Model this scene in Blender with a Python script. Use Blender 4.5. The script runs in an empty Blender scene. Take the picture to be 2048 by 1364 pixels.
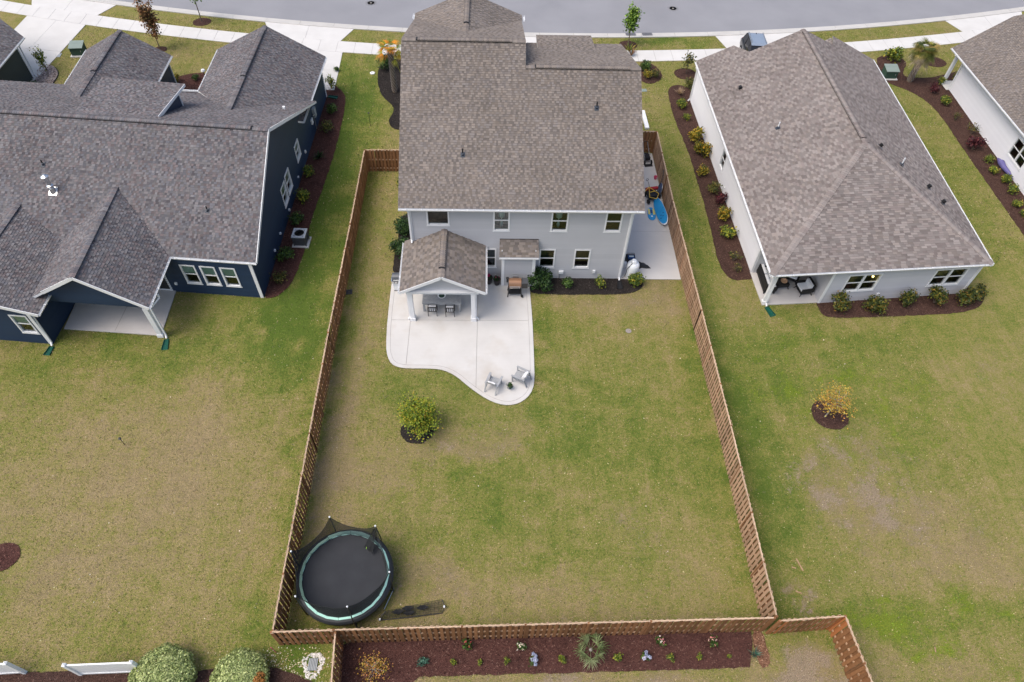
import bpy, bmesh, math, random
import numpy as np
from mathutils import Vector, Matrix, Quaternion
from math import pi, sin, cos, radians
random.seed(7)
SC = bpy.context.scene
COL = SC.collection

# ------------------------------------------------------------------ camera, sky, sun, exposure
cam_data = bpy.data.cameras.new('camera')
cam = bpy.data.objects.new('camera', cam_data)
COL.objects.link(cam)
cam.location = (-7.961, -29.521, 30.848)
cam.rotation_euler = (radians(38.466), radians(-1.522), radians(-0.812))
cam_data.sensor_width = 36.0
cam_data.lens = 36.0 * 1374.05 / 2048.0
cam_data.clip_start = 0.1
cam_data.clip_end = 2000.0
SC.camera = cam

SUN_ELEV, SUN_AZ = radians(60), radians(-112)      # azimuth from +y towards +x
world = bpy.data.worlds.new('World')
SC.world = world
world.use_nodes = True
wn = world.node_tree
wn.nodes.clear()
sky = wn.nodes.new('ShaderNodeTexSky')
sky.sky_type = 'NISHITA'
sky.sun_disc = False
sky.sun_elevation = SUN_ELEV
sky.sun_rotation = SUN_AZ
sky.air_density = 1.0
sky.dust_density = 4.0
sky.ozone_density = 0.6
bg = wn.nodes.new('ShaderNodeBackground')
bg.inputs['Strength'].default_value = 0.135
wo = wn.nodes.new('ShaderNodeOutputWorld')
wn.links.new(sky.outputs[0], bg.inputs[0])
wn.links.new(bg.outputs[0], wo.inputs[0])

sun_data = bpy.data.lights.new('sun', 'SUN')
sun_data.energy = 1.25
sun_data.angle = radians(42)
sun_data.color = (1.0, 0.95, 0.88)
sun = bpy.data.objects.new('sun', sun_data)
COL.objects.link(sun)
sd = Vector((sin(SUN_AZ) * cos(SUN_ELEV), cos(SUN_AZ) * cos(SUN_ELEV), sin(SUN_ELEV)))
sun.rotation_euler = sd.to_track_quat('Z', 'Y').to_euler()
sun.location = (0, 0, 60)

SC.view_settings.view_transform = 'Standard'
SC.view_settings.look = 'None'
SC.view_settings.exposure = 0.62
SC.view_settings.gamma = 1.0
SC.view_settings.use_curve_mapping = False
SC.render.engine = 'CYCLES'
SC.cycles.max_bounces = 6
SC.cycles.transparent_max_bounces = 12

# ------------------------------------------------------------------ materials
def nodes_of(name):
    m = bpy.data.materials.new(name)
    m.use_nodes = True
    nt = m.node_tree
    b = nt.nodes['Principled BSDF']
    return m, nt, b

def nd(nt, kind, **inp):
    n = nt.nodes.new(kind)
    for k, v in inp.items():
        if k in ('operation', 'blend_type', 'data_type', 'attribute_name', 'feature', 'noise_dimensions', 'distance', 'wave_type', 'bands_direction'):
            setattr(n, k, v)
        else:
            n.inputs[k.replace('_', ' ')].default_value = v
    return n

def ramp(nt, fac, stops):
    r = nt.nodes.new('ShaderNodeValToRGB')
    e = r.color_ramp.elements
    while len(e) < len(stops):
        e.new(0.5)
    for i, (p, c) in enumerate(stops):
        e[i].position = p
        e[i].color = (c[0], c[1], c[2], 1)
    nt.links.new(fac, r.inputs[0])
    return r.outputs[0]

def coords(nt):
    return nt.nodes.new('ShaderNodeTexCoord').outputs['Object']

def noise(nt, vec, scale, detail=3.0, rough=0.55):
    n = nt.nodes.new('ShaderNodeTexNoise')
    n.inputs['Scale'].default_value = scale
    n.inputs['Detail'].default_value = detail
    n.inputs['Roughness'].default_value = rough
    nt.links.new(vec, n.inputs['Vector'])
    return n.outputs['Fac']

def mixc(nt, fac, a, b, mode='MIX'):
    m = nt.nodes.new('ShaderNodeMix')
    m.data_type = 'RGBA'
    m.blend_type = mode
    for sock, v in ((m.inputs[0], fac), (m.inputs[6], a), (m.inputs[7], b)):
        if isinstance(v, (int, float)):
            sock.default_value = v
        elif isinstance(v, tuple):
            sock.default_value = (v[0], v[1], v[2], 1)
        else:
            nt.links.new(v, sock)
    return m.outputs[2]

def mth(nt, op, a, b=None, clamp=False):
    m = nt.nodes.new('ShaderNodeMath')
    m.operation = op
    m.use_clamp = clamp
    for i, v in enumerate((a, b)):
        if v is None:
            continue
        if isinstance(v, (int, float)):
            m.inputs[i].default_value = v
        else:
            nt.links.new(v, m.inputs[i])
    return m.outputs[0]

def bump(nt, b, h, strength=0.3, dist=0.02):
    n = nt.nodes.new('ShaderNodeBump')
    n.inputs['Strength'].default_value = strength
    n.inputs['Distance'].default_value = dist
    nt.links.new(h, n.inputs['Height'])
    nt.links.new(n.outputs[0], b.inputs['Normal'])

def mottled(name, c1, c2, scale=4.0, rough=0.7, bmp=0.0, fine=60.0, spec=0.3, metallic=0.0, objvar=0.0, attr=False):
    """two tones of the same stuff mixed by a coarse and a fine noise; optional per-object and per-piece tone"""
    m, nt, b = nodes_of(name)
    v = coords(nt)
    f = mth(nt, 'ADD', mth(nt, 'MULTIPLY', noise(nt, v, scale), 0.62), mth(nt, 'MULTIPLY', noise(nt, v, fine, 2.0), 0.38))
    c = ramp(nt, f, [(0.3, c1), (0.7, c2)])
    if attr:
        a = nt.nodes.new('ShaderNodeAttribute')
        a.attribute_name = 'tone'
        c = mixc(nt, 1.0, c, a.outputs['Color'], 'MULTIPLY')
        oi = nt.nodes.new('ShaderNodeObjectInfo')
        c = mixc(nt, 1.0, c, oi.outputs['Color'], 'MULTIPLY')
    if objvar:
        oi = nt.nodes.new('ShaderNodeObjectInfo')
        k = mth(nt, 'ADD', mth(nt, 'MULTIPLY', oi.outputs['Random'], 2 * objvar), 1 - objvar)
        hv = nt.nodes.new('ShaderNodeHueSaturation')
        nt.links.new(k, hv.inputs['Value'])
        nt.links.new(c, hv.inputs['Color'])
        c = hv.outputs[0]
    nt.links.new(c, b.inputs['Base Color'])
    b.inputs['Roughness'].default_value = rough
    b.inputs['Specular IOR Level'].default_value = spec
    b.inputs['Metallic'].default_value = metallic
    if bmp:
        bump(nt, b, f, bmp, 0.02)
    return m

MAT = {}
def M(name, *a, **k):
    MAT[name] = mottled(name, *a, **k)
    return MAT[name]

M('shingle_brown', (0.172, 0.150, 0.133), (0.222, 0.195, 0.176), 0.45, 0.95, 0.25, 90, 0.1, attr=True)
M('shingle_taupe', (0.194, 0.171, 0.160), (0.256, 0.228, 0.215), 0.45, 0.95, 0.25, 90, 0.1, attr=True)
M('shingle_slate', (0.124, 0.118, 0.120), (0.174, 0.168, 0.171), 0.45, 0.95, 0.25, 90, 0.1, attr=True)
M('roof_felt', (0.05, 0.045, 0.042), (0.07, 0.062, 0.06), 3, 0.95)
M('white_trim', (0.74, 0.75, 0.76), (0.80, 0.81, 0.82), 1.5, 0.45, 0.0, 30, 0.35)
M('siding_grey', (0.44, 0.445, 0.465), (0.48, 0.485, 0.505), 0.6, 0.55, 0.02, 40, 0.3, objvar=0.03)
M('siding_pale', (0.50, 0.50, 0.53), (0.545, 0.545, 0.575), 0.6, 0.55, 0.02, 40, 0.3, objvar=0.03)
M('siding_white', (0.74, 0.74, 0.77), (0.79, 0.79, 0.81), 0.6, 0.5, 0.02, 40, 0.3, objvar=0.02)
M('siding_navy', (0.014, 0.031, 0.066), (0.019, 0.040, 0.080), 0.6, 0.5, 0.02, 40, 0.35, objvar=0.06)
M('siding_forest', (0.032, 0.042, 0.040), (0.040, 0.052, 0.050), 0.6, 0.55, 0.02, 40, 0.3, objvar=0.05)
M('soffit', (0.6, 0.61, 0.63), (0.66, 0.67, 0.68), 2, 0.6)
M('picket_wood', (0.170, 0.074, 0.030), (0.305, 0.156, 0.074), 3.5, 0.8, 0.25, 45, 0.2, objvar=0.28)
M('cut_wood', (0.46, 0.32, 0.21), (0.60, 0.45, 0.32), 4, 0.8, 0.2, 45, 0.2, objvar=0.12)
M('rail_wood', (0.33, 0.20, 0.115), (0.46, 0.31, 0.20), 4, 0.8, 0.2, 45, 0.2, objvar=0.15)
M('orange_wood', (0.36, 0.13, 0.045), (0.46, 0.19, 0.075), 4, 0.8, 0.2, 45, 0.2, objvar=0.12)
M('black_plastic', (0.012, 0.012, 0.013), (0.022, 0.022, 0.024), 5, 0.5)
M('black_metal', (0.016, 0.016, 0.018), (0.03, 0.03, 0.032), 8, 0.38, 0, 60, 0.5)
M('grey_metal', (0.30, 0.31, 0.33), (0.38, 0.39, 0.41), 3, 0.35, 0, 60, 0.5, metallic=0.6)
M('dark_grey_metal', (0.09, 0.095, 0.105), (0.14, 0.145, 0.155), 3, 0.4, 0.0, 60, 0.5, metallic=0.4)
M('bright_metal', (0.55, 0.57, 0.58), (0.75, 0.77, 0.78), 4, 0.22, 0, 60, 0.5, metallic=0.9)
M('bronze_paint', (0.25, 0.135, 0.075), (0.33, 0.185, 0.11), 3, 0.35, 0, 60, 0.5, metallic=0.35)
M('white_paint', (0.76, 0.78, 0.79), (0.82, 0.84, 0.85), 2, 0.35, 0, 50, 0.4)
M('blue_board', (0.012, 0.23, 0.52), (0.02, 0.29, 0.60), 2, 0.3, 0, 60, 0.5)
M('yellow_board', (0.62, 0.52, 0.12), (0.70, 0.60, 0.18), 3, 0.35)
M('yellow_paint', (0.68, 0.43, 0.06), (0.74, 0.50, 0.09), 3, 0.4)
M('red_paint', (0.32, 0.012, 0.018), (0.40, 0.02, 0.028), 3, 0.45)
M('pink_plastic', (0.70, 0.10, 0.20), (0.76, 0.14, 0.25), 3, 0.4)
M('deep_blue', (0.015, 0.05, 0.16), (0.025, 0.075, 0.22), 3, 0.35)
M('green_plastic', (0.006, 0.070, 0.052), (0.010, 0.092, 0.066), 3, 0.4)
M('box_green', (0.20, 0.25, 0.225), (0.25, 0.305, 0.275), 2, 0.55)
M('box_green_dark', (0.028, 0.06, 0.045), (0.04, 0.08, 0.06), 2, 0.6)
M('light_grey_paint', (0.40, 0.43, 0.46), (0.46, 0.49, 0.52), 3, 0.4)
M('grey_box', (0.30, 0.33, 0.35), (0.38, 0.41, 0.43), 2, 0.5)
M('grey_wood', (0.27, 0.28, 0.29), (0.40, 0.41, 0.42), 7, 0.7, 0.2, 60, 0.25, objvar=0.08)
M('cushion_white', (0.70, 0.71, 0.73), (0.78, 0.79, 0.80), 4, 0.85, 0.1)
M('black_wicker', (0.010, 0.010, 0.011), (0.024, 0.023, 0.023), 40, 0.6, 0.4, 90)
M('net_black', (0.012, 0.013, 0.014), (0.02, 0.021, 0.023), 6, 0.8)
M('mat_black', (0.026, 0.028, 0.033), (0.038, 0.041, 0.047), 1.5, 0.8, 0.1, 120)
M('pad_black', (0.022, 0.025, 0.030), (0.035, 0.039, 0.045), 2, 0.45, 0.05)
M('pad_mint', (0.46, 0.84, 0.72), (0.54, 0.88, 0.78), 2, 0.45, 0.03)
M('lime_strap', (0.30, 0.66, 0.06), (0.36, 0.72, 0.10), 2, 0.5)
M('bark', (0.10, 0.075, 0.055), (0.19, 0.15, 0.115), 9, 0.9, 0.4)
M('bark_grey', (0.24, 0.22, 0.20), (0.36, 0.335, 0.31), 9, 0.9, 0.4)
M('palm_bark', (0.20, 0.175, 0.155), (0.44, 0.41, 0.39), 14, 0.95, 0.5, objvar=0.15)
M('stone_white', (0.60, 0.58, 0.55), (0.76, 0.74, 0.71), 9, 0.8, 0.2, objvar=0.12)
M('rock_pink', (0.30, 0.235, 0.215), (0.50, 0.425, 0.40), 9, 0.85, 0.2, 60, 0.3, attr=True)
M('asphalt', (0.225, 0.228, 0.246), (0.285, 0.288, 0.308), 0.22, 0.93, 0.3, 55, 0.15)
M('grate_iron', (0.18, 0.18, 0.19), (0.24, 0.24, 0.255), 6, 0.7)
M('vinyl_white', (0.84, 0.85, 0.85), (0.88, 0.89, 0.89), 2, 0.4)
M('car_roof_sky_sheen', (0.20, 0.25, 0.32), (0.24, 0.29, 0.37), 2, 0.15, 0, 50, 0.8)  # blue grey stands for the sky's reflection, painted into the roof colour
M('car_paint', (0.030, 0.034, 0.042), (0.036, 0.041, 0.050), 2, 0.12, 0, 50, 1.0, metallic=0.35)
M('rubber', (0.012, 0.012, 0.012), (0.02, 0.02, 0.02), 8, 0.8)
M('terracotta_dark', (0.035, 0.028, 0.03), (0.055, 0.045, 0.046), 4, 0.5)
M('soil', (0.03, 0.022, 0.017), (0.055, 0.042, 0.033), 12, 0.95, 0.3)
M('purple_cloth', (0.10, 0.09, 0.24), (0.16, 0.145, 0.34), 3, 0.6)
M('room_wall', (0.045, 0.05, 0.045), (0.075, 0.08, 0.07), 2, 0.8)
M('blind_white', (0.62, 0.68, 0.62), (0.70, 0.75, 0.69), 2, 0.7)
M('pebble_border', (0.24, 0.21, 0.19), (0.32, 0.28, 0.26), 9, 0.8)
M('tarp_black', (0.014, 0.015, 0.018), (0.028, 0.03, 0.034), 3, 0.45, 0.3)

def concrete(name, c1, c2, stain, amount):
    m, nt, b = nodes_of(name)
    v = coords(nt)
    f = mth(nt, 'ADD', mth(nt, 'MULTIPLY', noise(nt, v, 0.7, 5), 0.7), mth(nt, 'MULTIPLY', noise(nt, v, 45, 2), 0.3))
    c = ramp(nt, f, [(0.32, c1), (0.68, c2)])
    s = mth(nt, 'MULTIPLY', mth(nt, 'SUBTRACT', noise(nt, v, 0.33, 4, 0.62), 0.52, True), amount, True)
    c = mixc(nt, s, c, stain)
    sx = nt.nodes.new('ShaderNodeMapping')
    sx.inputs['Scale'].default_value = (0.25, 14.0, 1.0)
    nt.links.new(v, sx.inputs['Vector'])
    st = noise(nt, sx.outputs[0], 1.0, 3)
    c = mixc(nt, mth(nt, 'MULTIPLY', mth(nt, 'SUBTRACT', st, 0.45, True), 0.45, True), c, tuple(x * 0.86 for x in c1))
    nt.links.new(c, b.inputs['Base Color'])
    b.inputs['Roughness'].default_value = 0.85
    b.inputs['Specular IOR Level'].default_value = 0.2
    bump(nt, b, f, 0.12, 0.01)
    MAT[name] = m

concrete('concrete_patio', (0.52, 0.508, 0.488), (0.60, 0.588, 0.568), (0.43, 0.375, 0.31), 2.6)
concrete('concrete_side', (0.50, 0.49, 0.475), (0.57, 0.56, 0.545), (0.44, 0.425, 0.405), 1.4)
concrete('concrete_walk', (0.56, 0.55, 0.53), (0.64, 0.63, 0.61), (0.50, 0.48, 0.45), 1.2)
concrete('concrete_porch', (0.50, 0.475, 0.455), (0.57, 0.545, 0.525), (0.36, 0.335, 0.315), 1.5)
concrete('concrete_kerb', (0.47, 0.455, 0.43), (0.55, 0.535, 0.51), (0.40, 0.38, 0.35), 1.4)
concrete('concrete_joint', (0.30, 0.285, 0.27), (0.36, 0.345, 0.33), (0.26, 0.25, 0.235), 1.0)

def mulch(name, c1, c2, c3):
    m, nt, b = nodes_of(name)
    v = coords(nt)
    vo = nt.nodes.new('ShaderNodeTexVoronoi')
    vo.inputs['Scale'].default_value = 22.0
    nt.links.new(v, vo.inputs['Vector'])
    sep = nt.nodes.new('ShaderNodeSeparateColor')
    nt.links.new(vo.outputs['Color'], sep.inputs[0])
    c = ramp(nt, sep.outputs[0], [(0.0, c1), (0.55, c2), (0.93, c2), (1.0, c3)])
    big = mth(nt, 'ADD', mth(nt, 'MULTIPLY', noise(nt, v, 1.1, 4), 0.7), 0.65)
    c = mixc(nt, 1.0, c, ramp(nt, big, [(0.75, (0.72, 0.72, 0.72)), (1.25, (1.25, 1.2, 1.15))]), 'MULTIPLY')
    a = nt.nodes.new('ShaderNodeAttribute')
    a.attribute_name = 'tone'
    c = mixc(nt, 1.0, c, a.outputs['Color'], 'MULTIPLY')
    nt.links.new(c, b.inputs['Base Color'])
    b.inputs['Roughness'].default_value = 0.95
    b.inputs['Specular IOR Level'].default_value = 0.1
    bump(nt, b, mth(nt, 'ADD', vo.outputs['Distance'], noise(nt, v, 30, 3)), 0.8, 0.03)
    MAT[name] = m

mulch('mulch_red', (0.043, 0.020, 0.018), (0.074, 0.036, 0.031), (0.15, 0.09, 0.075))
mulch('mulch_brown', (0.036, 0.021, 0.017), (0.064, 0.037, 0.031), (0.13, 0.085, 0.07))
mulch('mulch_black', (0.014, 0.012, 0.012), (0.027, 0.024, 0.023), (0.08, 0.07, 0.065))
mulch('wood_chips', (0.085, 0.040, 0.026), (0.18, 0.10, 0.066), (0.40, 0.27, 0.19))

def lawn_material():
    """turf: green and straw blades mixed at several scales; vertex attribute 'turf' gives how lush (R), how bare (G), how weedy (B)"""
    m, nt, b = nodes_of('lawn_turf')
    v = coords(nt)
    a = nt.nodes.new('ShaderNodeAttribute')
    a.attribute_name = 'turf'
    sp = nt.nodes.new('ShaderNodeSeparateColor')
    nt.links.new(a.outputs['Color'], sp.inputs[0])
    def cn(scale, detail, rough, amp):
        return mth(nt, 'MULTIPLY', mth(nt, 'SUBTRACT', noise(nt, v, scale, detail, rough), 0.5), amp)
    n3 = noise(nt, v, 7.5, 6, 0.72)
    n4 = noise(nt, v, 19.0, 3, 0.75)
    f = mth(nt, 'ADD', cn(0.30, 4, 0.6, 0.40), cn(1.6, 6, 0.7, 1.0))
    f = mth(nt, 'ADD', f, cn(7.5, 6, 0.72, 1.7))
    f = mth(nt, 'ADD', f, cn(19.0, 3, 0.75, 1.6))
    for sc_, am in (((2.3, 0.10, 1.0), 0.42), ((0.12, 1.9, 1.0), 0.26)):      # mowing passes and sod seams
        mp = nt.nodes.new('ShaderNodeMapping')
        mp.inputs['Scale'].default_value = sc_
        mp.inputs['Rotation'].default_value = (0, 0, 0.05)
        nt.links.new(v, mp.inputs['Vector'])
        f = mth(nt, 'ADD', f, mth(nt, 'MULTIPLY', mth(nt, 'SUBTRACT', noise(nt, mp.outputs[0], 1.0, 3, 0.6), 0.5), am))
    f = mth(nt, 'ADD', f, sp.outputs[0])
    c = ramp(nt, f, [(0.0, (0.310, 0.240, 0.135)), (0.32, (0.258, 0.215, 0.086)), (0.58, (0.182, 0.190, 0.046)), (1.0, (0.086, 0.132, 0.022))])
    # dead reddish thatch in broken patches
    th = mth(nt, 'ADD', cn(0.55, 5, 0.68, 1.2), mth(nt, 'ADD', cn(3.1, 5, 0.72, 2.0), cn(12.0, 3, 0.75, 2.2)))
    th = mth(nt, 'SUBTRACT', mth(nt, 'ADD', th, mth(nt, 'MULTIPLY', sp.outputs[1], 1.1)), mth(nt, 'MULTIPLY', mth(nt, 'SUBTRACT', sp.outputs[0], 0.43), 0.9))
    c = mixc(nt, mth(nt, 'MULTIPLY', mth(nt, 'MULTIPLY', mth(nt, 'SUBTRACT', th, 0.10), 2.2, True), 0.66), c, ramp(nt, n4, [(0.3, (0.160, 0.122, 0.062)), (0.7, (0.300, 0.238, 0.136))]))
    yl = mth(nt, 'MULTIPLY', mth(nt, 'SUBTRACT', mth(nt, 'ADD', sp.outputs[2], mth(nt, 'ADD', cn(2.2, 5, 0.7, 1.6), cn(9.0, 3, 0.7, 1.0))), 0.34), 3.5, True)
    c = mixc(nt, mth(nt, 'MULTIPLY', yl, 0.8), c, ramp(nt, n4, [(0.35, (0.085, 0.165, 0.014)), (0.65, (0.225, 0.240, 0.030))]))
    br = mth(nt, 'ADD', cn(1.3, 6, 0.72, 2.2), cn(8.0, 4, 0.75, 1.9))
    br = mth(nt, 'MULTIPLY', mth(nt, 'SUBTRACT', mth(nt, 'ADD', br, sp.outputs[1]), 0.42), 3.0, True)
    c = mixc(nt, mth(nt, 'MULTIPLY', br, 0.72), c, ramp(nt, n4, [(0.3, (0.190, 0.142, 0.105)), (0.55, (0.300, 0.236, 0.180)), (0.75, (0.440, 0.370, 0.310))]))
    fl = ramp(nt, noise(nt, v, 27.0, 3, 0.8), [(0.32, (0.50, 0.52, 0.50)), (0.5, (0.97, 0.97, 0.96)), (0.70, (1.58, 1.52, 1.40))])
    c = mixc(nt, 1.0, c, fl, 'MULTIPLY')
    nt.links.new(c, b.inputs['Base Color'])
    b.inputs['Roughness'].default_value = 0.9
    b.inputs['Specular IOR Level'].default_value = 0.1
    bump(nt, b, mth(nt, 'ADD', n3, mth(nt, 'MULTIPLY', n4, 1.2)), 0.8, 0.04)
    MAT['lawn_turf'] = m
lawn_material()

def leaf_mat(name, rough=0.5, trans=0.25):
    m, nt, b = nodes_of(name)
    a = nt.nodes.new('ShaderNodeAttribute')
    a.attribute_name = 'tone'
    n = noise(nt, coords(nt), 30, 2)
    c = mixc(nt, 1.0, a.outputs['Color'], ramp(nt, n, [(0.3, (0.8, 0.8, 0.8)), (0.7, (1.2, 1.2, 1.2))]), 'MULTIPLY')
    nt.links.new(c, b.inputs['Base Color'])
    b.inputs['Roughness'].default_value = rough
    b.inputs['Specular IOR Level'].default_value = 0.3
    tr = nt.nodes.new('ShaderNodeBsdfTranslucent')
    nt.links.new(c, tr.inputs['Color'])
    mx = nt.nodes.new('ShaderNodeMixShader')
    mx.inputs[0].default_value = trans
    nt.links.new(b.outputs[0], mx.inputs[1])
    nt.links.new(tr.outputs[0], mx.inputs[2])
    nt.links.new(mx.outputs[0], nt.nodes['Material Output'].inputs['Surface'])
    MAT[name] = m
leaf_mat('leaf')

def glass_mat():
    m, nt, b = nodes_of('window_glass')
    fr = nt.nodes.new('ShaderNodeFresnel')
    fr.inputs['IOR'].default_value = 1.55
    gl = nt.nodes.new('ShaderNodeBsdfGlossy')
    gl.inputs['Roughness'].default_value = 0.03
    gl.inputs['Color'].default_value = (0.9, 0.95, 0.95, 1)
    tr = nt.nodes.new('ShaderNodeBsdfTransparent')
    tr.inputs['Color'].default_value = (0.66, 0.82, 0.76, 1)
    mx = nt.nodes.new('ShaderNodeMixShader')
    k = mth(nt, 'MULTIPLY', fr.outputs[0], 1.8, True)
    nt.links.new(k, mx.inputs[0])
    nt.links.new(tr.outputs[0], mx.inputs[1])
    nt.links.new(gl.outputs[0], mx.inputs[2])
    nt.links.new(mx.outputs[0], nt.nodes['Material Output'].inputs['Surface'])
    MAT['window_glass'] = m
glass_mat()

def net_mat(name='net_weave', cover=0.78):
    """fine safety netting: a woven grid of holes between black threads"""
    m, nt, b = nodes_of(name)
    b.inputs['Base Color'].default_value = (0.014, 0.016, 0.017, 1)
    b.inputs['Roughness'].default_value = 0.8
    tr = nt.nodes.new('ShaderNodeBsdfTransparent')
    mx = nt.nodes.new('ShaderNodeMixShader')
    mx.inputs[0].default_value = cover
    nt.links.new(tr.outputs[0], mx.inputs[1])
    nt.links.new(b.outputs[0], mx.inputs[2])
    nt.links.new(mx.outputs[0], nt.nodes['Material Output'].inputs['Surface'])
    MAT[name] = m
net_mat()
net_mat('net_open', 0.30)

def lamp_mat():
    m, nt, b = nodes_of('lit_bulb')
    b.inputs['Base Color'].default_value = (0.9, 0.7, 0.4, 1)
    b.inputs['Emission Color'].default_value = (1.0, 0.62, 0.22, 1)
    b.inputs['Emission Strength'].default_value = 6.0
    MAT['lit_bulb'] = m
lamp_mat()

# ------------------------------------------------------------------ mesh builder
class MB:
    def __init__(s):
        s.v, s.f, s.m, s.c = [], [], [], []
        s.tone = (1, 1, 1)
        s.mi = 0
    def add(s, vs, fs):
        o = len(s.v)
        s.v.extend([tuple(p) for p in vs])
        s.c.extend([s.tone] * len(vs))
        for f in fs:
            s.f.append(tuple(i + o for i in f))
            s.m.append(s.mi)
        return s
    def box(s, lo, hi, mat=None):
        x0, y0, z0 = lo; x1, y1, z1 = hi
        p = [(x0, y0, z0), (x1, y0, z0), (x1, y1, z0), (x0, y1, z0), (x0, y0, z1), (x1, y0, z1), (x1, y1, z1), (x0, y1, z1)]
        if mat is not None:
            p = [mat @ Vector(q) for q in p]
        return s.add(p, [(3, 2, 1, 0), (4, 5, 6, 7), (0, 1, 5, 4), (1, 2, 6, 5), (2, 3, 7, 6), (3, 0, 4, 7)])
    def bar(s, a, b, w, h=None, up=(0, 0, 1)):
        """rectangular bar from a to b, w wide, h tall"""
        a, b = Vector(a), Vector(b)
        h = h or w
        d = (b - a).normalized()
        side = d.cross(Vector(up))
        if side.length < 1e-4:
            side = d.cross(Vector((1, 0, 0)))
        side.normalize()
        u = side.cross(d)
        p = []
        for e in (a, b):
            for sx, sy in ((-1, -1), (1, -1), (1, 1), (-1, 1)):
                p.append(e + side * sx * w / 2 + u * sy * h / 2)
        return s.add(p, [(3, 2, 1, 0), (4, 5, 6, 7), (0, 1, 5, 4), (1, 2, 6, 5), (2, 3, 7, 6), (3, 0, 4, 7)])
    def tube(s, pts, r, n=8, cap=True):
        pts = [Vector(p) for p in pts]
        rs = r if isinstance(r, (list, tuple)) else [r] * len(pts)
        o = []
        ref = None
        for i, p in enumerate(pts):
            d = (pts[min(i + 1, len(pts) - 1)] - pts[max(i - 1, 0)]).normalized()
            if ref is None:
                ref = d.orthogonal().normalized()
            ref = (ref - d * ref.dot(d))
            if ref.length < 1e-4:
                ref = d.orthogonal()
            ref.normalize()
            w = d.cross(ref)
            for k in range(n):
                t = 2 * pi * k / n
                o.append(p + (ref * cos(t) + w * sin(t)) * rs[i])
        fs = []
        for i in range(len(pts) - 1):
            for k in range(n):
                a = i * n + k; b = i * n + (k + 1) % n
                fs.append((a, b, b + n, a + n))
        if cap:
            fs.append(tuple(range(n - 1, -1, -1)))
            fs.append(tuple(range((len(pts) - 1) * n, len(pts) * n)))
        return s.add(o, fs)
    def lathe(s, prof, n=16, c=(0, 0, 0), mat=None, closed=False):
        o = []
        for r, z in prof:
            for k in range(n):
                t = 2 * pi * k / n
                q = Vector((r * cos(t), r * sin(t), z))
                q = (mat @ q) if mat is not None else q
                o.append(q + Vector(c))
        fs = []
        L = len(prof)
        for i in range(L if closed else L - 1):
            for k in range(n):
                a = i * n + k; b = i * n + (k + 1) % n
                j = ((i + 1) % L) * n
                fs.append((a, b, j + (k + 1) % n, j + k))
        if not closed:
            if prof[0][0] > 1e-4: fs.append(tuple(range(n - 1, -1, -1)))
            if prof[-1][0] > 1e-4: fs.append(tuple(range((L - 1) * n, L * n)))
        return s.add(o, fs)
    def prism(s, poly, z0, z1, mat=None):
        n = len(poly)
        if sum(poly[i][0] * poly[(i + 1) % n][1] - poly[(i + 1) % n][0] * poly[i][1] for i in range(n)) < 0:
            poly = poly[::-1]
        p = [(x, y, z0) for x, y in poly] + [(x, y, z1) for x, y in poly]
        if mat is not None:
            p = [mat @ Vector(q) for q in p]
        fs = [tuple(range(n - 1, -1, -1)), tuple(range(n, 2 * n))]
        for i in range(n):
            j = (i + 1) % n
            fs.append((i, j, j + n, i + n))
        return s.add(p, fs)
    def mesh(s, name, mats):
        me = bpy.data.meshes.new(name)
        me.from_pydata(s.v, [], s.f)
        for x in (mats if isinstance(mats, (list, tuple)) else [mats]):
            me.materials.append(MAT[x])
        if max(s.m, default=0) > 0:
            me.polygons.foreach_set('material_index', s.m)
        at = me.attributes.new('tone', 'FLOAT_COLOR', 'POINT')
        flat = []
        for c in s.c:
            flat.extend((c[0], c[1], c[2], 1.0))
        at.data.foreach_set('color', flat)
        me.update()
        return me
    def build(s, name, mats, parent=None, smooth=False, kind=None):
        o = bpy.data.objects.new(name, s.mesh(name, mats))
        COL.objects.link(o)
        if parent is not None:
            o.parent = parent
        if smooth:
            o.data.polygons.foreach_set('use_smooth', [True] * len(o.data.polygons))
            try:
                o.data.set_sharp_from_angle(angle=radians(40))
            except Exception:
                pass
        if kind:
            o['kind'] = kind
        return o

def tag(o, label, cat, group=None):
    o['label'] = label
    o['category'] = cat
    if group:
        o['group'] = group
    return o

def thing(name, label, cat, loc=(0, 0, 0), rz=0.0, group=None):
    o = bpy.data.objects.new(name, None)
    COL.objects.link(o)
    o.empty_display_size = 0.2
    o.location = (loc[0], loc[1], loc[2] if len(loc) > 2 else 0.0)
    o.rotation_euler = (0, 0, rz)
    return tag(o, label, cat, group)

def put(name, me, parent, loc=(0, 0, 0), rot=None, scale=None, color=None):
    o = bpy.data.objects.new(name, me)
    COL.objects.link(o)
    o.parent = parent
    o.location = loc
    if rot is not None:
        o.rotation_euler = rot
    if scale is not None:
        o.scale = scale
    if color is not None:
        o.color = (color[0], color[1], color[2], 1)
    return o

def dup(root, loc, rz=0.0, label=None, scale=1.0):
    r = root.copy()
    COL.objects.link(r)
    r.location = (loc[0], loc[1], loc[2] if len(loc) > 2 else 0.0)
    r.rotation_euler = (0, 0, rz)
    r.scale = (scale, scale, scale) if isinstance(scale, (int, float)) else scale
    if label:
        r['label'] = label
    for ch in list(root.children):
        c = ch.copy()
        COL.objects.link(c)
        c.parent = r
        for g in ch.children:
            d = g.copy()
            COL.objects.link(d)
            d.parent = c
    return r

def struct(mb, name, mats, **k):
    return mb.build(name, mats, kind='structure', **k)

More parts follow.
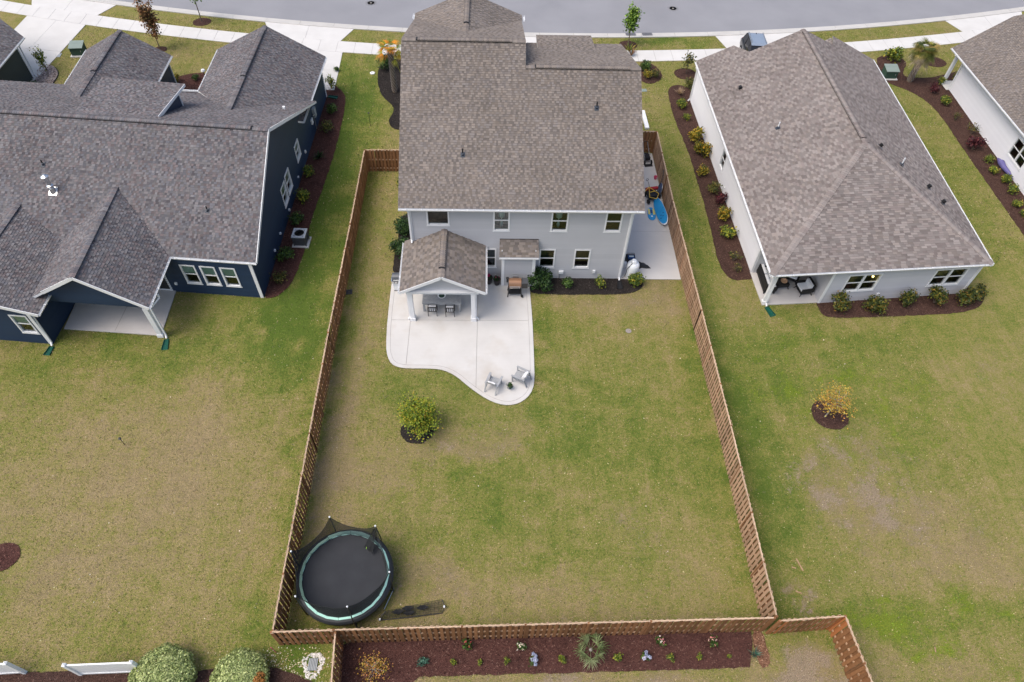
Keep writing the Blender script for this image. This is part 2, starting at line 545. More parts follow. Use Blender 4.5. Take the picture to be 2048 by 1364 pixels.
def span(poly, t):
    """where the horizontal line at height t crosses the polygon: leftmost and rightmost"""
    xs = []
    n = len(poly)
    for i in range(n):
        (x0, y0), (x1, y1) = poly[i], poly[(i + 1) % n]
        if (y0 <= t < y1) or (y1 <= t < y0):
            xs.append(x0 + (x1 - x0) * (t - y0) / (y1 - y0))
    return (min(xs), max(xs)) if len(xs) >= 2 else None

def inside(poly, x, y):
    c = False
    n = len(poly)
    for i in range(n):
        (x0, y0), (x1, y1) = poly[i], poly[(i + 1) % n]
        if (y0 > y) != (y1 > y) and x < x0 + (x1 - x0) * (y - y0) / (y1 - y0):
            c = not c
    return c

# ------------------------------------------------------------------ roofs of shingles
TINT = {
    'shingle_brown': [(1, 1, 1), (0.93, 0.93, 0.94), (1.08, 1.07, 1.06), (1.02, 0.99, 0.96), (0.86, 0.86, 0.88), (1.12, 1.1, 1.08), (0.96, 0.98, 1.03)],
    'shingle_taupe': [(1, 1, 1), (0.87, 0.85, 0.85), (1.06, 1.06, 1.06), (1.05, 1.02, 0.99), (0.92, 0.88, 0.88), (1.09, 1.08, 1.07)],
    'shingle_slate': [(1, 1, 1), (1.08, 0.98, 0.97), (0.88, 0.91, 0.98), (1.15, 1.12, 1.12), (0.72, 0.7, 0.74), (1.0, 0.88, 0.88), (1.2, 1.2, 1.22), (0.92, 0.94, 1.0)],
}
def roof_plane(roof, pts, mat, pieces=0, exp=0.142, wid=(0.09, 0.21), thick=0.15, fascia=True, seed=1, run=0.0):
    """one slope of a roof: pts[0]->pts[1] is the eave; builds the deck, the courses of shingle tabs and, on the lowest courses, single shingles"""
    rng = random.Random(seed)
    P = [Vector(p) for p in pts]
    e = (P[1] - P[0]).normalized()
    k = max(range(2, len(P)), key=lambda i: (P[i] - P[0] - e * (P[i] - P[0]).dot(e)).length)
    up = P[k] - P[0]
    up = (up - e * up.dot(e)).normalized()
    n = e.cross(up)
    if n.z < 0:
        n = -n
    o = P[0]
    poly = [((p - o).dot(e), (p - o).dot(up)) for p in P]
    P = [o + e * a + up * b for a, b in poly]
    deck = MB()
    m = len(P)
    top = [p - n * 0.004 for p in P]
    bot = [p - Vector((0, 0, thick)) for p in P]
    ordr = list(range(m))
    fsu, fdn = tuple(ordr), tuple(i + m for i in reversed(ordr))
    a0 = sum(poly[i][0] * poly[(i + 1) % m][1] - poly[(i + 1) % m][0] * poly[i][1] for i in range(m))
    if (a0 < 0) != (e.cross(up).z < 0):
        fsu, fdn = fsu[::-1], fdn[::-1]
    deck.mi = 1
    deck.add(top + bot, [fsu])
    deck.mi = 0
    deck.f.append(fdn); deck.m.append(0)
    for i in range(m):
        j = (i + 1) % m
        deck.f.append((i, j, j + m, i + m)); deck.m.append(0)
    deck.build('roof_deck', ['white_trim', 'roof_felt'], roof)
    tl = TINT[mat]
    mb = MB()
    tmax = max(b for a, b in poly)
    t = -0.012
    row = 0
    singles = 0
    basis = Matrix((e, up, n)).transposed().to_4x4()
    while t < tmax - 0.01:
        t1 = min(t + exp, tmax)
        lo = span(poly, max(t, 0.0005)); hi = span(poly, max(min(t1, tmax) - 0.0005, 0.001))
        if lo is None:
            t = t1; row += 1; continue
        if hi is None:
            hi = lo
        if abs(lo[0] - hi[0]) > 1.2 or abs(lo[1] - hi[1]) > 1.2:
            mid = span(poly, (t + t1) / 2) or lo
            lo = hi = mid
        x = min(lo[0], hi[0]) - rng.uniform(0, wid[1])
        xe = max(lo[1], hi[1])
        high = row % 2 == 0
        while x < xe:
            w = rng.uniform(*wid)
            x1 = x + w
            if xe - x1 < 0.05:
                x1 = xe
            b0, b1 = min(max(x, lo[0]), lo[1]), min(max(x1, lo[0]), lo[1])
            u0, u1 = min(max(x, hi[0]), hi[1]), min(max(x1, hi[0]), hi[1])
            if b1 - b0 > 0.004 or u1 - u0 > 0.004:
                th = 0.022 if high else 0.011
                high = not high if rng.random() < 0.85 else high
                tint = rng.choice(tl)
                g = rng.uniform(0.93, 1.07) * (1.08 if th > 0.012 else 0.80)
                tint = (tint[0] * g, tint[1] * g, tint[2] * g)
                whole = abs(b0 - u0) < 1e-4 and abs(b1 - u1) < 1e-4 and b1 - b0 > 0.08
                if whole and singles < pieces and t1 - t > exp * 0.9:
                    q = put('shingle', SHINGLE[mat], roof, color=tint)
                    q.matrix_local = Matrix.Translation(o + e * b0 + up * t) @ basis @ Matrix.Diagonal((b1 - b0, t1 - t, th, 1))
                    singles += 1
                else:
                    mb.tone = tint
                    def w3(a, b, c):
                        return o + e * a + up * b + n * c
                    vs = [w3(b0, t, 0), w3(b1, t, 0), w3(b1, t, th), w3(b0, t, th), w3(u1, t1, 0.003), w3(u0, t1, 0.003)]
                    mb.add(vs, [(0, 1, 2, 3), (3, 2, 4, 5), (1, 4, 2), (0, 3, 5)])
            x = x1
        t = t1
        row += 1
    if mb.f:
        mb.build('shingle_course', mat, roof, kind='stuff')
    return singles

SHINGLE = {}
for _m in ('shingle_brown', 'shingle_taupe', 'shingle_slate'):
    _b = MB()
    _b.add([(0, 0, 0), (1, 0, 0), (1, 0, 1), (0, 0, 1), (1, 1, 0.2), (0, 1, 0.2)], [(0, 1, 2, 3), (3, 2, 4, 5), (1, 4, 2), (0, 3, 5)])
    SHINGLE[_m] = _b.mesh('shingle', _m)

def ridge_caps(roof, a, b, mat, width=0.28, vent=None, seed=3, drop=0.05):
    """folded cap shingles along a ridge or hip; vent=(s0,s1) raises a ridge vent box between those fractions"""
    rng = random.Random(seed)
    a, b = Vector(a), Vector(b)
    d = (b - a)
    L = d.length
    d.normalize()
    side = d.cross(Vector((0, 0, 1))).normalized()
    up = side.cross(d)
    mb = MB()
    s = 0.0
    tl = TINT[mat]
    while s < L - 0.02:
        s1 = min(s + 0.145, L)
        lift = 0.032
        if vent and vent[0] * L <= s < vent[1] * L:
            lift = 0.085
        t = rng.choice(tl)
        g = rng.uniform(0.95, 1.1)
        g *= 1.10
        mb.tone = (t[0] * g, t[1] * g, t[2] * g)
        w = width / 2
        q = []
        for ss, l in ((s, lift + 0.012), (s1, lift)):
            c = a + d * ss
            q += [c - side * w + up * (l - drop), c + up * l, c + side * w + up * (l - drop)]
        vs = q + [p - up * 0.045 for p in q]
        mb.add(vs, [(0, 3, 4, 1), (1, 4, 5, 2), (0, 1, 7, 6), (1, 2, 8, 7), (0, 6, 9, 3), (2, 5, 11, 8), (3, 9, 10, 4), (4, 10, 11, 5)])
        s = s1
    o = mb.build('ridge_cap', mat, roof, kind='stuff')
    if vent:
        v = MB()
        p, q = a + d * vent[0] * L, a + d * vent[1] * L
        v.bar(p + up * 0.0, q + up * 0.0, width * 0.92, 0.10)
        v.build('ridge_vent', 'black_plastic', roof)
    return o

# ------------------------------------------------------------------ walls of lap siding with windows
def wall_frame(a, b):
    a, b = Vector((a[0], a[1], 0)), Vector((b[0], b[1], 0))
    t = (b - a).normalized()
    n = Vector((t.y, -t.x, 0))
    return Matrix(((t.x, n.x, 0, a.x), (t.y, n.y, 0, a.y), (0, 0, 1, 0), (0, 0, 0, 1)))      # local x along, y outward, z up

def siding_wall(house, a, b, poly, holes, mat, exp=0.19, name='wall', z0=0.0):
    """wall from a to b (outside on the right hand); poly in (along, height); holes = window rectangles"""
    F = wall_frame(a, b)
    w = MB()
    n = len(poly)
    ar = sum(poly[i][0] * poly[(i + 1) % n][1] - poly[(i + 1) % n][0] * poly[i][1] for i in range(n))
    pp = poly if ar > 0 else poly[::-1]
    hs = sorted(set(round(h[2], 3) for h in holes) | set(round(h[3], 3) for h in holes))
    zs = [min(p[1] for p in pp)] + hs + [max(p[1] for p in pp)]
    vs_z = sorted(set(zs) | set(p[1] for p in pp))
    for z, z1 in zip(vs_z[:-1], vs_z[1:]):
        if z1 - z < 1e-3: continue
        lo, hi = span(pp, z + 1e-4), span(pp, z1 - 1e-4)
        if lo is None or hi is None: continue
        cuts = sorted((h[0], h[1]) for h in holes if h[2] < (z + z1) / 2 < h[3])
        x0l, x0h = lo[0], hi[0]
        segs = []
        for c0, c1 in cuts:
            segs.append(((x0l, x0h), (c0, c0)))
            x0l = x0h = c1
        segs.append(((x0l, x0h), (lo[1], hi[1])))
        for (l0, h0), (l1, h1) in segs:
            w.add([F @ Vector(q) for q in ((l0, 0, z), (l1, 0, z), (h1, 0, z1), (h0, 0, z1), (l0, -0.12, z), (l1, -0.12, z), (h1, -0.12, z1), (h0, -0.12, z1))],
                  [(0, 1, 2, 3), (7, 6, 5, 4), (4, 5, 1, 0), (3, 2, 6, 7), (0, 3, 7, 4), (1, 5, 6, 2)])
    wall = w.build(name, mat, house)
    z = min(p[1] for p in pp) + z0
    top = max(p[1] for p in pp)
    while z < top - 0.02:
        z1 = min(z + exp, top)
        lo, hi = span(pp, z + 1e-4), span(pp, z1 - 1e-4)
        if lo and hi:
            x0l, x0h = lo[0], hi[0]
            cuts = sorted((h[0], h[1]) for h in holes if h[2] < z1 - 0.03 and h[3] > z + 0.03)
            segs = []
            for c0, c1 in cuts:
                segs.append((x0l, x0h, c0, c0))
                x0l = x0h = c1
            segs.append((x0l, x0h, lo[1], hi[1]))
            for l0, h0, l1, h1 in segs:
                if l1 - l0 < 0.01 and h1 - h0 < 0.01: continue
                mb = MB()
                mb.add([F @ Vector(q) for q in ((l0, 0.002, z), (l1, 0.002, z), (l1, 0.036, z), (l0, 0.036, z), (h1, 0.003, z1), (h0, 0.003, z1))],
                       [(0, 1, 2, 3)[::-1], (3, 2, 4, 5), (1, 4, 2), (0, 3, 5)])
                mb.build('siding_plank', mat, wall)
        z = z1
    return wall, F

def window(house, F, s0, s1, z0, z1, style='hung', blind=None, room='room_wall'):
    """window in a wall: frame proud of the siding, sashes and panes set back, a dim room box behind"""
    fw = 0.085
    fr = MB()
    for x0, x1, za, zb in ((s0, s1, z1 - fw, z1), (s0, s1, z0, z0 + fw), (s0, s0 + fw, z0 + fw, z1 - fw), (s1 - fw, s1, z0 + fw, z1 - fw)):
        fr.box((x0, -0.09, za), (x1, 0.055, zb), F)
    fr.box((s0 - 0.03, 0.0, z0 - 0.035), (s1 + 0.03, 0.06, z0), F)
    a0, a1, b0, b1 = s0 + fw, s1 - fw, z0 + fw, z1 - fw
    w = fr.build('window', 'white_trim', house)
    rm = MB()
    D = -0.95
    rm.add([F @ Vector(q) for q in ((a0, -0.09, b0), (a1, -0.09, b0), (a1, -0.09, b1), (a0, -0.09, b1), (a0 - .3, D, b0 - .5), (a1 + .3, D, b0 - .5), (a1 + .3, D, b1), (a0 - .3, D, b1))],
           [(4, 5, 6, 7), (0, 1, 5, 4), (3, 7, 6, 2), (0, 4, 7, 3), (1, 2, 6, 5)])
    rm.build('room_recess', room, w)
    cols = [(a0, a1)]
    if style == 'double':
        c = (a0 + a1) / 2
        cols = [(a0, c - 0.06), (c + 0.06, a1)]
        MB().box((c - 0.06, -0.085, b0), (c + 0.06, 0.035, b1), F).build('mullion', 'white_trim', w)
    for c0, c1 in cols:
        if style == 'single':
            parts = [(b0, b1, -0.05)]
        else:
            mid = (b0 + b1) / 2
            parts = [(b0, mid, -0.045), (mid, b1, -0.02)]
            MB().box((c0, -0.055, mid - 0.028), (c1, 0.005, mid + 0.028), F).build('meeting_rail', 'white_trim', w)
        for p0, p1, yy in parts:
            MB().add([F @ Vector(q) for q in ((c0, yy, p0), (c1, yy, p0), (c1, yy, p1), (c0, yy, p1))], [(0, 1, 2, 3)]).build('pane', 'window_glass', w)
        if blind:
            h = (b1 - b0) * blind
            bl = MB()
            k = 0
            zz = b1
            while zz > b1 - h:
                bl.add([F @ Vector(q) for q in ((c0 + .01, -0.10, zz), (c1 - .01, -0.10, zz), (c1 - .01, -0.075, zz - 0.05), (c0 + .01, -0.075, zz - 0.05))], [(0, 3, 2, 1)])
                zz -= 0.052
            bl.build('blind', 'blind_white', w)
    return w

def trim(house, F, x0, x1, z0, z1, out=0.05, back=0.0, name='corner_trim'):
    return MB().box((x0, back, z0), (x1, out, z1), F).build(name, 'white_trim', house)

def gutter(house, a, b, out, w=0.12, h=0.11):
    """eave gutter from a to b (at the roof edge), out = outward unit vector; open trough with hangers"""
    a, b, out = Vector(a), Vector(b), Vector(out).normalized()
    mb = MB()
    up = Vector((0, 0, 1))
    prof = [(0.0, 0.0), (0.0, -h), (w * 0.7, -h), (w, -0.02), (w, 0.0), (w - 0.015, 0.0), (w - 0.015, -0.02), (w * 0.68, -h + 0.012), (0.012, -h + 0.012), (0.012, 0.0)]
    n = len(prof)
    vs = []
    for p in (a, b):
        vs += [p + out * (x + 0.004) + up * (z - 0.02) for x, z in prof]
    fs = [tuple(range(n)), tuple(range(2 * n - 1, n - 1, -1))]
    for i in range(n):
        j = (i + 1) % n
        fs.append((i, i + n, j + n, j))
    mb.add(vs, fs)
    L = (b - a).length
    k = int(L / 0.8)
    for i in range(k):
        c = a + (b - a) * ((i + 0.5) / k) + up * (-0.018)
        mb.bar(c + out * 0.0, c + out * (w + 0.012), 0.03, 0.014)
    return mb.build('gutter', 'white_trim', house)

def downspout(house, pts, w=0.085, name='downspout'):
    mb = MB()
    for p, q in zip(pts[:-1], pts[1:]):
        mb.bar(p, q, w, w * 0.8, up=(0.3, 0.2, 1) if abs(Vector(q).z - Vector(p).z) < 0.01 else (0, 1, 0))
    return mb.build(name, 'white_trim', house)

def splash_block(loc, rz, label, mat='green_plastic', L=0.75):
    t = thing('splash_block', label, 'splash block', loc, rz, 'downspout splash blocks')
    mb = MB()
    w0, w1 = 0.11, 0.17
    mb.add([(-w0, 0, 0.0), (w0, 0, 0.0), (w1, -L, 0.0), (-w1, -L, 0.0), (-w0, 0, 0.03), (w0, 0, 0.03), (w1, -L, 0.02), (-w1, -L, 0.02)],
           [(3, 2, 1, 0), (4, 5, 6, 7), (0, 1, 5, 4), (1, 2, 6, 5), (2, 3, 7, 6), (3, 0, 4, 7)])
    mb.build('tray', mat, t)
    for s in (-1, 1):
        MB().bar((s * w0, 0, 0.05), (s * w1, -L, 0.04), 0.022, 0.09).build('side_rim', mat, t)
    return t

# ================================================================== THE GROUND
def fbm(x, y):
    return (sin(x * 0.31 + 1.3 * sin(y * 0.23)) + sin(y * 0.37 + 1.1 * sin(x * 0.29 + 2)) + 0.6 * sin(x * 0.9 + y * 0.7) + 0.5 * sin(y * 1.3 - x * 0.8 + 1)) / 3.1

# how lush / bare / yellow the turf is, place by place: (x, y, radius x, radius y, lush, bare, yellow)
TURF = [
    (-19.3, 8, 2.2, 14, 0.62, -0.25, 0), (-19.0, -3, 2.2, 5, 0.20, 0, 0),              # lush strip beside the navy house, its shade painted in as deeper green
    (-25.5, -15, 8, 6, -0.25, 0.03, 0), (-22, -10.5, 4, 5, -0.12, 0, 0), (-33.5, -12, 2.5, 4, 0.10, 0, 0), (-30, -9, 3.5, 2, -0.06, 0, 0), (-27, -18, 2, 1.2, -.08, .1, 0), (-23, -13, 1.6, 2.2, -.06, .08, 0),
    (-28, -6.6, 7, 1.6, 0.30, -0.2, 0), (-22, -4, 3, 2, 0.22, 0, 0), (-17.6, -14, .5, 10, 0.28, 0, 0), (-28, -21, 7, 1.4, 0.05, 0.02, 0),
    (-31, -18, 1.5, 1.0, 0.35, 0, 0), (-19, -21.6, 3, .8, 0.1, 0.12, 0), (-15.6, -22.0, 1.6, 0.9, 0.5, -0.1, 0),
    (-15.4, -3, 1.1, 6, -0.20, 0.17, 0), (-15.4, 5, 1.2, 4.5, 0.04, 0.05, 0), (-15.6, -11.5, 1.3, 4.5, -0.24, 0.22, 0), (-15.9, -15.5, .8, 1.5, -.15, .2, 0), (-14.9, -2, .6, 1.0, .3, -.1, 0), (-14.8, -6.5, .7, 1.2, .25, -.1, 0),
    (-13.2, -13.4, 2.2, 1.3, -0.16, 0.16, 0), (-9.6, -11.8, 1.5, .8, -.1, .20, 0), (-6, -12, 9, 7, 0.10, 0, 0.05), (-1, -10.5, 4, 5, 0.14, 0, 0.04), (-9, -14.5, 2, 2, 0.14, 0, .08), (-7.5, -17, 2, 1.5, .1, 0, .1),
    (-10.7, -18.4, 1.5, 1.6, -0.26, 0.36, 0), (-12, -20.8, 5, .6, -.1, .1, 0), (-5, -19.6, 5, 1.2, -0.18, 0.12, 0), (1.5, -18, 2, 3, -0.1, 0.06, 0), (-4, -18, 1.0, 1.0, .25, 0, 0),
    (1.5, -1.5, 2.2, 1.8, -0.22, 0.22, 0), (-2, -2.0, 4, 1, -.15, .1, 0), (-7, -11.2, 2.5, 1.2, -.12, .2, 0), (-10.6, -12, 1.6, 1, -0.1, 0.18, 0), (-1, -16.5, 1.2, .9, 0, .22, 0),
    (3.2, -8, .7, 8, 0.1, .05, 0), (-5.0, -5, .6, 5, 0.28, 0, 0), (-13, -8.4, 4, .6, .15, 0, 0),
    (8.5, -8, 5, 6, 0.18, -0.05, 0.18), (14, -9, 7, 5, 0.10, 0, 0.22), (5.2, -12, 1.2, 9, 0.34, 0, 0), (10.2, -13.2, 3.4, 2.8, -0.20, 0.42, 0), (9.4, -14.8, 1.6, .8, -0.1, 0.40, 0), (12.2, -16.2, 3.4, 1.5, -.12, .34, 0), (8.2, -12.4, .8, .5, -.1, .3, 0),
    (14, -18.2, 3, 1.2, -.2, .22, 0), (12, -20.4, 6, .75, 0.26, -0.2, 0.40), (9.0, -21.2, 1.6, .6, .1, -.1, .5), (11.8, -21.8, 1.2, .5, .1, 0, .5), (14.5, -23, 1.5, .5, .1, 0, .4), (10, -22.6, 4, 1.0, -.1, .05, 0), (6.05, -19.75, .5, .3, -.2, .75, 0), (13, -13, 4, 2, .18, 0, .1), (7, -15, 2, 2, .25, 0, 0),
    (6.8, -2.2, 2, 1.6, -0.12, 0.12, 0), (15, -4.6, 6, 1.6, 0.16, 0, 0), (5.3, 8, 1.0, 9, 0.22, 0.02, 0), (25, 10, 2.2, 14, 0.22, 0.02, 0), (23, -5, 4, 5, 0.02, .1, 0.06),
    (20, -7, 3, 3, -.05, .1, .1), (-5, -23.5, 9, .9, -.3, .75, 0), (5.4, -22.8, 1.5, 1.5, -0.25, 1.1, 0), (3, -23.2, 2, .6, -.2, .6, 0), (4.6, -21.6, 1.0, .5, .1, -.1, 0),
    (-34, 27, 8, 3, -0.02, .04, 0), (-19, 20, 2.5, 5, 0.30, -.05, 0), (-14.6, 12, 1.0, 4, -0.08, .02, 0.04), (8, 29, 4, 1.0, 0.55, -.3, 0), (0, 28.6, 3.5, 1, 0.05, .1, 0), (25, 32, 9, 1.5, .02, .12, .1),
    (-0.3, 20, 1.5, 6, -.1, .3, 0), (4, 22, 2.5, 3, .1, .15, 0),
]
def turf_array(X, Y):
    """lush, bare and weedy at many places; the patches are warped and broken up by fractal noise"""
    from mathutils import noise as mn
    n = len(X)
    w = np.empty((n, 5))
    for k in range(n):
        x, y = float(X[k]), float(Y[k])
        a = mn.noise((x * .55, y * .55, 3.1)); c = mn.noise((x * .55, y * .55, 9.7))
        d = mn.fractal((x * .45, y * .45, 5.3), .75, 2.1, 6)
        e = mn.fractal((x * .8, y * .8, 15.3), .6, 2.1, 6)
        g = mn.fractal((x * 1.1, y * 1.1, 25.3), .6, 2.1, 5)
        w[k] = (a, c, d, e, g)
    x = X + 1.5 * w[:, 0] + .7 * w[:, 3]
    y = Y + 1.2 * w[:, 1] + .6 * w[:, 4]
    l = np.full(n, .475) + .13 * w[:, 2] + .05 * w[:, 3]
    b = .05 * w[:, 3]
    yl = np.zeros(n)
    for cx, cy, rx, ry, dl, db, dy in TURF:
        k = np.exp(-np.minimum(((x - cx) / rx) ** 2 + ((y - cy) / ry) ** 2, 12))
        l += dl * k * (1 + .7 * w[:, 3]); b += db * k * (1 + 1.1 * w[:, 4]); yl += dy * k * (1 + 1.0 * w[:, 3])
    return np.maximum(0, l), np.maximum(0, b), np.maximum(0, yl)

def lawn_sheet():
    """coarse turf all round, fine where the back lawns lie"""
    xs = np.concatenate([np.arange(-62, -38, .8), np.arange(-38, 18, .22), np.arange(18, 57, .8)])
    ys = np.concatenate([np.arange(-27, 2, .22), np.arange(2, 44, .6)])
    nx, ny = len(xs), len(ys)
    X, Y = np.meshgrid(xs, ys)
    X, Y = X.ravel(), Y.ravel()
    l, b, yl = turf_array(X, Y)
    idx = np.arange(nx * ny).reshape(ny, nx)
    F = np.stack([idx[:-1, :-1], idx[:-1, 1:], idx[1:, 1:], idx[1:, :-1]], -1).reshape(-1, 4)
    me = bpy.data.meshes.new('lawn')
    me.vertices.add(len(X)); me.loops.add(4 * len(F)); me.polygons.add(len(F))
    me.vertices.foreach_set('co', np.stack([X, Y, np.zeros(len(X))], 1).ravel().astype('f'))
    me.loops.foreach_set('vertex_index', F.ravel().astype('i'))
    me.polygons.foreach_set('loop_start', np.arange(0, 4 * len(F), 4, dtype='i'))
    me.polygons.foreach_set('loop_total', np.full(len(F), 4, 'i'))
    me.update(calc_edges=True)
    me.materials.append(MAT['lawn_turf'])
    at = me.attributes.new('turf', 'FLOAT_COLOR', 'POINT')
    at.data.foreach_set('color', np.stack([l, b, yl, np.ones(len(X))], 1).ravel().astype('f'))
    o = bpy.data.objects.new('lawn', me)
    COL.objects.link(o)
    o['kind'] = 'structure'
lawn_sheet()
_g = MB()
_g.add([(-900, -900, -0.06), (900, -900, -0.06), (900, 900, -0.06), (-900, 900, -0.06)], [(0, 1, 2, 3)])
_go = struct(_g, 'ground', 'lawn_turf')
_at = _go.data.attributes.new('turf', 'FLOAT_COLOR', 'POINT')
_at.data.foreach_set('color', [0.43, 0, 0.0, 1] * 4)

# street, kerb, pavement: concentric arcs
KX, KR = -4.0, 168.0
def road_y(x, d=0.0):
    return 30.15 + (x - KX) ** 2 / (2 * KR) + d
def strip(name, mat, x0, x1, d0, d1, z0, z1, st=1.5, kind='structure', parent=None, d0f=None):
    mb = MB()
    n = max(1, int(abs(x1 - x0) / st))
    p = []
    for i in range(n + 1):
        x = x0 + (x1 - x0) * i / n
        ya = d0f(x) if d0f else road_y(x, d0)
        p.append(((x, ya), (x, road_y(x, d1))))
    for (a, b), (c, d) in zip(p[:-1], p[1:]):
        mb.add([(a[0], a[1], z1), (c[0], c[1], z1), (d[0], d[1], z1), (b[0], b[1], z1), (a[0], a[1], z0), (c[0], c[1], z0), (d[0], d[1], z0), (b[0], b[1], z0)],
               [(0, 1, 2, 3), (4, 5, 1, 0), (2, 6, 7, 3)])
    o = mb.build(name, mat, parent)
    if kind:
        o['kind'] = kind
    return o
strip('road', 'asphalt', -75, 70, 0.0, 9.5, -0.02, 0.008)
_v = strip('grass_verge', 'lawn_turf', -75, 70, 10.2, 30, -0.02, 0.1)
_v.data.attributes.new('turf', 'FLOAT_COLOR', 'POINT').data.foreach_set('color', [0.43, 0, 0.0, 1] * len(_v.data.vertices))
kerb = MB()
# kerb pieces: rolled kerb and gutter cast in lengths
def kerb_run(name, d_in, d_out):
    root = bpy.data.objects.new(name, None)
    COL.objects.link(root)
    root['kind'] = 'structure'
    x = -74.0
    while x < 69:
        xa, xb = x + 0.008, x + 3.04
        mb = MB()
        prof = [(d_in, -0.02), (d_in, 0.075), (d_in + (d_out - d_in) * .30, 0.07), (d_in + (d_out - d_in) * .55, 0.022), (d_out, 0.014), (d_out, -0.02)]
        vs = [(xx, road_y(xx, d), z) for xx in (xa, xb) for d, z in prof]
        n = len(prof)
        mb.add(vs, [(i, i + n, i + n + 1, i + 1) for i in range(n - 1)] + [tuple(range(n)), tuple(range(2 * n - 1, n - 1, -1))])
        mb.build('kerb_stone', 'concrete_kerb', root)
        x += 3.05
kerb_run('kerb', -0.80, 0.0)
strip('kerb_far', 'concrete_walk', -75, 70, 9.5, 10.2, -0.02, 0.06)

PAVED = []
WD0, WD1 = -4.78, -3.02
def pavement():
    root = bpy.data.objects.new('pavement', None)
    COL.objects.link(root)
    root['kind'] = 'structure'
    x = -70.0
    base = strip('joint_bed', 'concrete_joint', -71, 68, WD0 + .01, WD1 - .01, -0.02, 0.03, parent=root, kind=None)
    while x < 66:
        x1 = x + 1.52
        mb = MB()
        g = 0.012
        vs = []
        for z in (0.042, -0.01):
            for xx, d in ((x + g, WD0), (x1 - g, WD0), (x1 - g, WD1), (x + g, WD1)):
                vs.append((xx, road_y(xx, d), z))
        mb.add(vs, [(0, 1, 2, 3), (4, 5, 1, 0), (5, 6, 2, 1), (6, 7, 3, 2), (7, 4, 0, 3)])
        PAVED.append([(v[0], v[1]) for v in vs[:4]])
        mb.build('paving_slab', 'concrete_walk', root)
        x = x1
pavement()

def slab(name, poly, z1, mat, z0=-0.02, **k):
    return struct(MB().prism(poly, z0, z1), name, mat, **k)

def driveway(name, panels, z=0.036, mat='concrete_walk'):
    root = bpy.data.objects.new(name, None)
    COL.objects.link(root)
    root['kind'] = 'structure'
    for p in panels:
        c = (sum(q[0] for q in p) / len(p), sum(q[1] for q in p) / len(p))
        ins = [(x + (c[0] - x) * 0.006, y + (c[1] - y) * 0.006) for x, y in p]
        MB().prism(ins, -0.02, z).build('driveway_panel', mat, root)
    all_x = [q[0] for p in panels for q in p]
    PAVED.extend(panels)
    for p in panels:
        MB().prism(p, -0.02, z - 0.014).build('joint_bed', 'concrete_joint', root)
    return root
def apron(xa0, xa1, xb0, xb1, n=2):
    """driveway crossing from the kerb (a) to the pavement (b)"""
    out = []
    for i in range(n):
        t0, t1 = i / n, (i + 1) / n
        p, q = xa0 + (xa1 - xa0) * t0, xa0 + (xa1 - xa0) * t1
        r, s = xb0 + (xb1 - xb0) * t0, xb0 + (xb1 - xb0) * t1
        out.append([(p, road_y(p, -0.80)), (q, road_y(q, -0.80)), (s, road_y(s, WD1 + .005)), (r, road_y(r, WD1 + .005))])
    return out
def inner(xa0, xa1, xb0, yb0, xb1, yb1, n=2, m=2):
    out = []
    for i in range(n):
        for j in range(m):
            def pt(u, w):
                x = xa0 + (xa1 - xa0) * u
                a = Vector((x, road_y(x, WD0 - .005)))
                b = Vector((xb0 + (xb1 - xb0) * u, yb0 + (yb1 - yb0) * u))
                c = a.lerp(b, w)
                return (c.x, c.y)
            out.append([pt(i / n, j / m), pt((i + 1) / n, j / m), pt((i + 1) / n, (j + 1) / m), pt(i / n, (j + 1) / m)])
    return out
driveway('driveway', apron(-50.6, -42.2, -49.6, -43.2) + inner(-49.2, -43.6, -49.6, 21.0, -44.3, 21.0))
driveway('driveway', apron(-28.3, -20.3, -27.4, -21.2) + inner(-26.9, -20.75, -27.4, 20.7, -20.6, 20.4))
driveway('driveway', apron(-7.0, 0.6, -6.6, -1.2) + inner(-6.4, -1.6, -6.4, 15.0, -1.6, 15.0))
driveway('driveway', apron(12.0, 20.6, 12.6, 19.4) + inner(12.4, 18.0, 12.4, 20.5, 18.0, 20.5))
driveway('driveway', apron(34.6, 43.0, 35.4, 42.0) + inner(35.6, 41.6, 35.6, 25.5, 41.6, 25.5))

# ------------------------------------------------------------------ beds of mulch
def ragged(poly, amp, seed, step=0.22):
    rng = random.Random(seed)
    out = []
    n = len(poly)
    for i in range(n):
        a, b = Vector(poly[i]), Vector(poly[(i + 1) % n])
        k = max(1, int((b - a).length / step))
        nn = Vector((-(b - a).y, (b - a).x))
        if nn.length > 0: nn.normalize()
        for j in range(k):
            p = a.lerp(b, j / k) + nn * rng.uniform(-amp, amp)
            out.append((p.x, p.y))
    return out

def smooth(poly, it=2):
    for _ in range(it):
        o = []
        n = len(poly)
        for i in range(n):
            a, b = poly[i], poly[(i + 1) % n]
            o += [(a[0] * .75 + b[0] * .25, a[1] * .75 + b[1] * .25), (a[0] * .25 + b[0] * .75, a[1] * .25 + b[1] * .75)]
        poly = o
    return poly

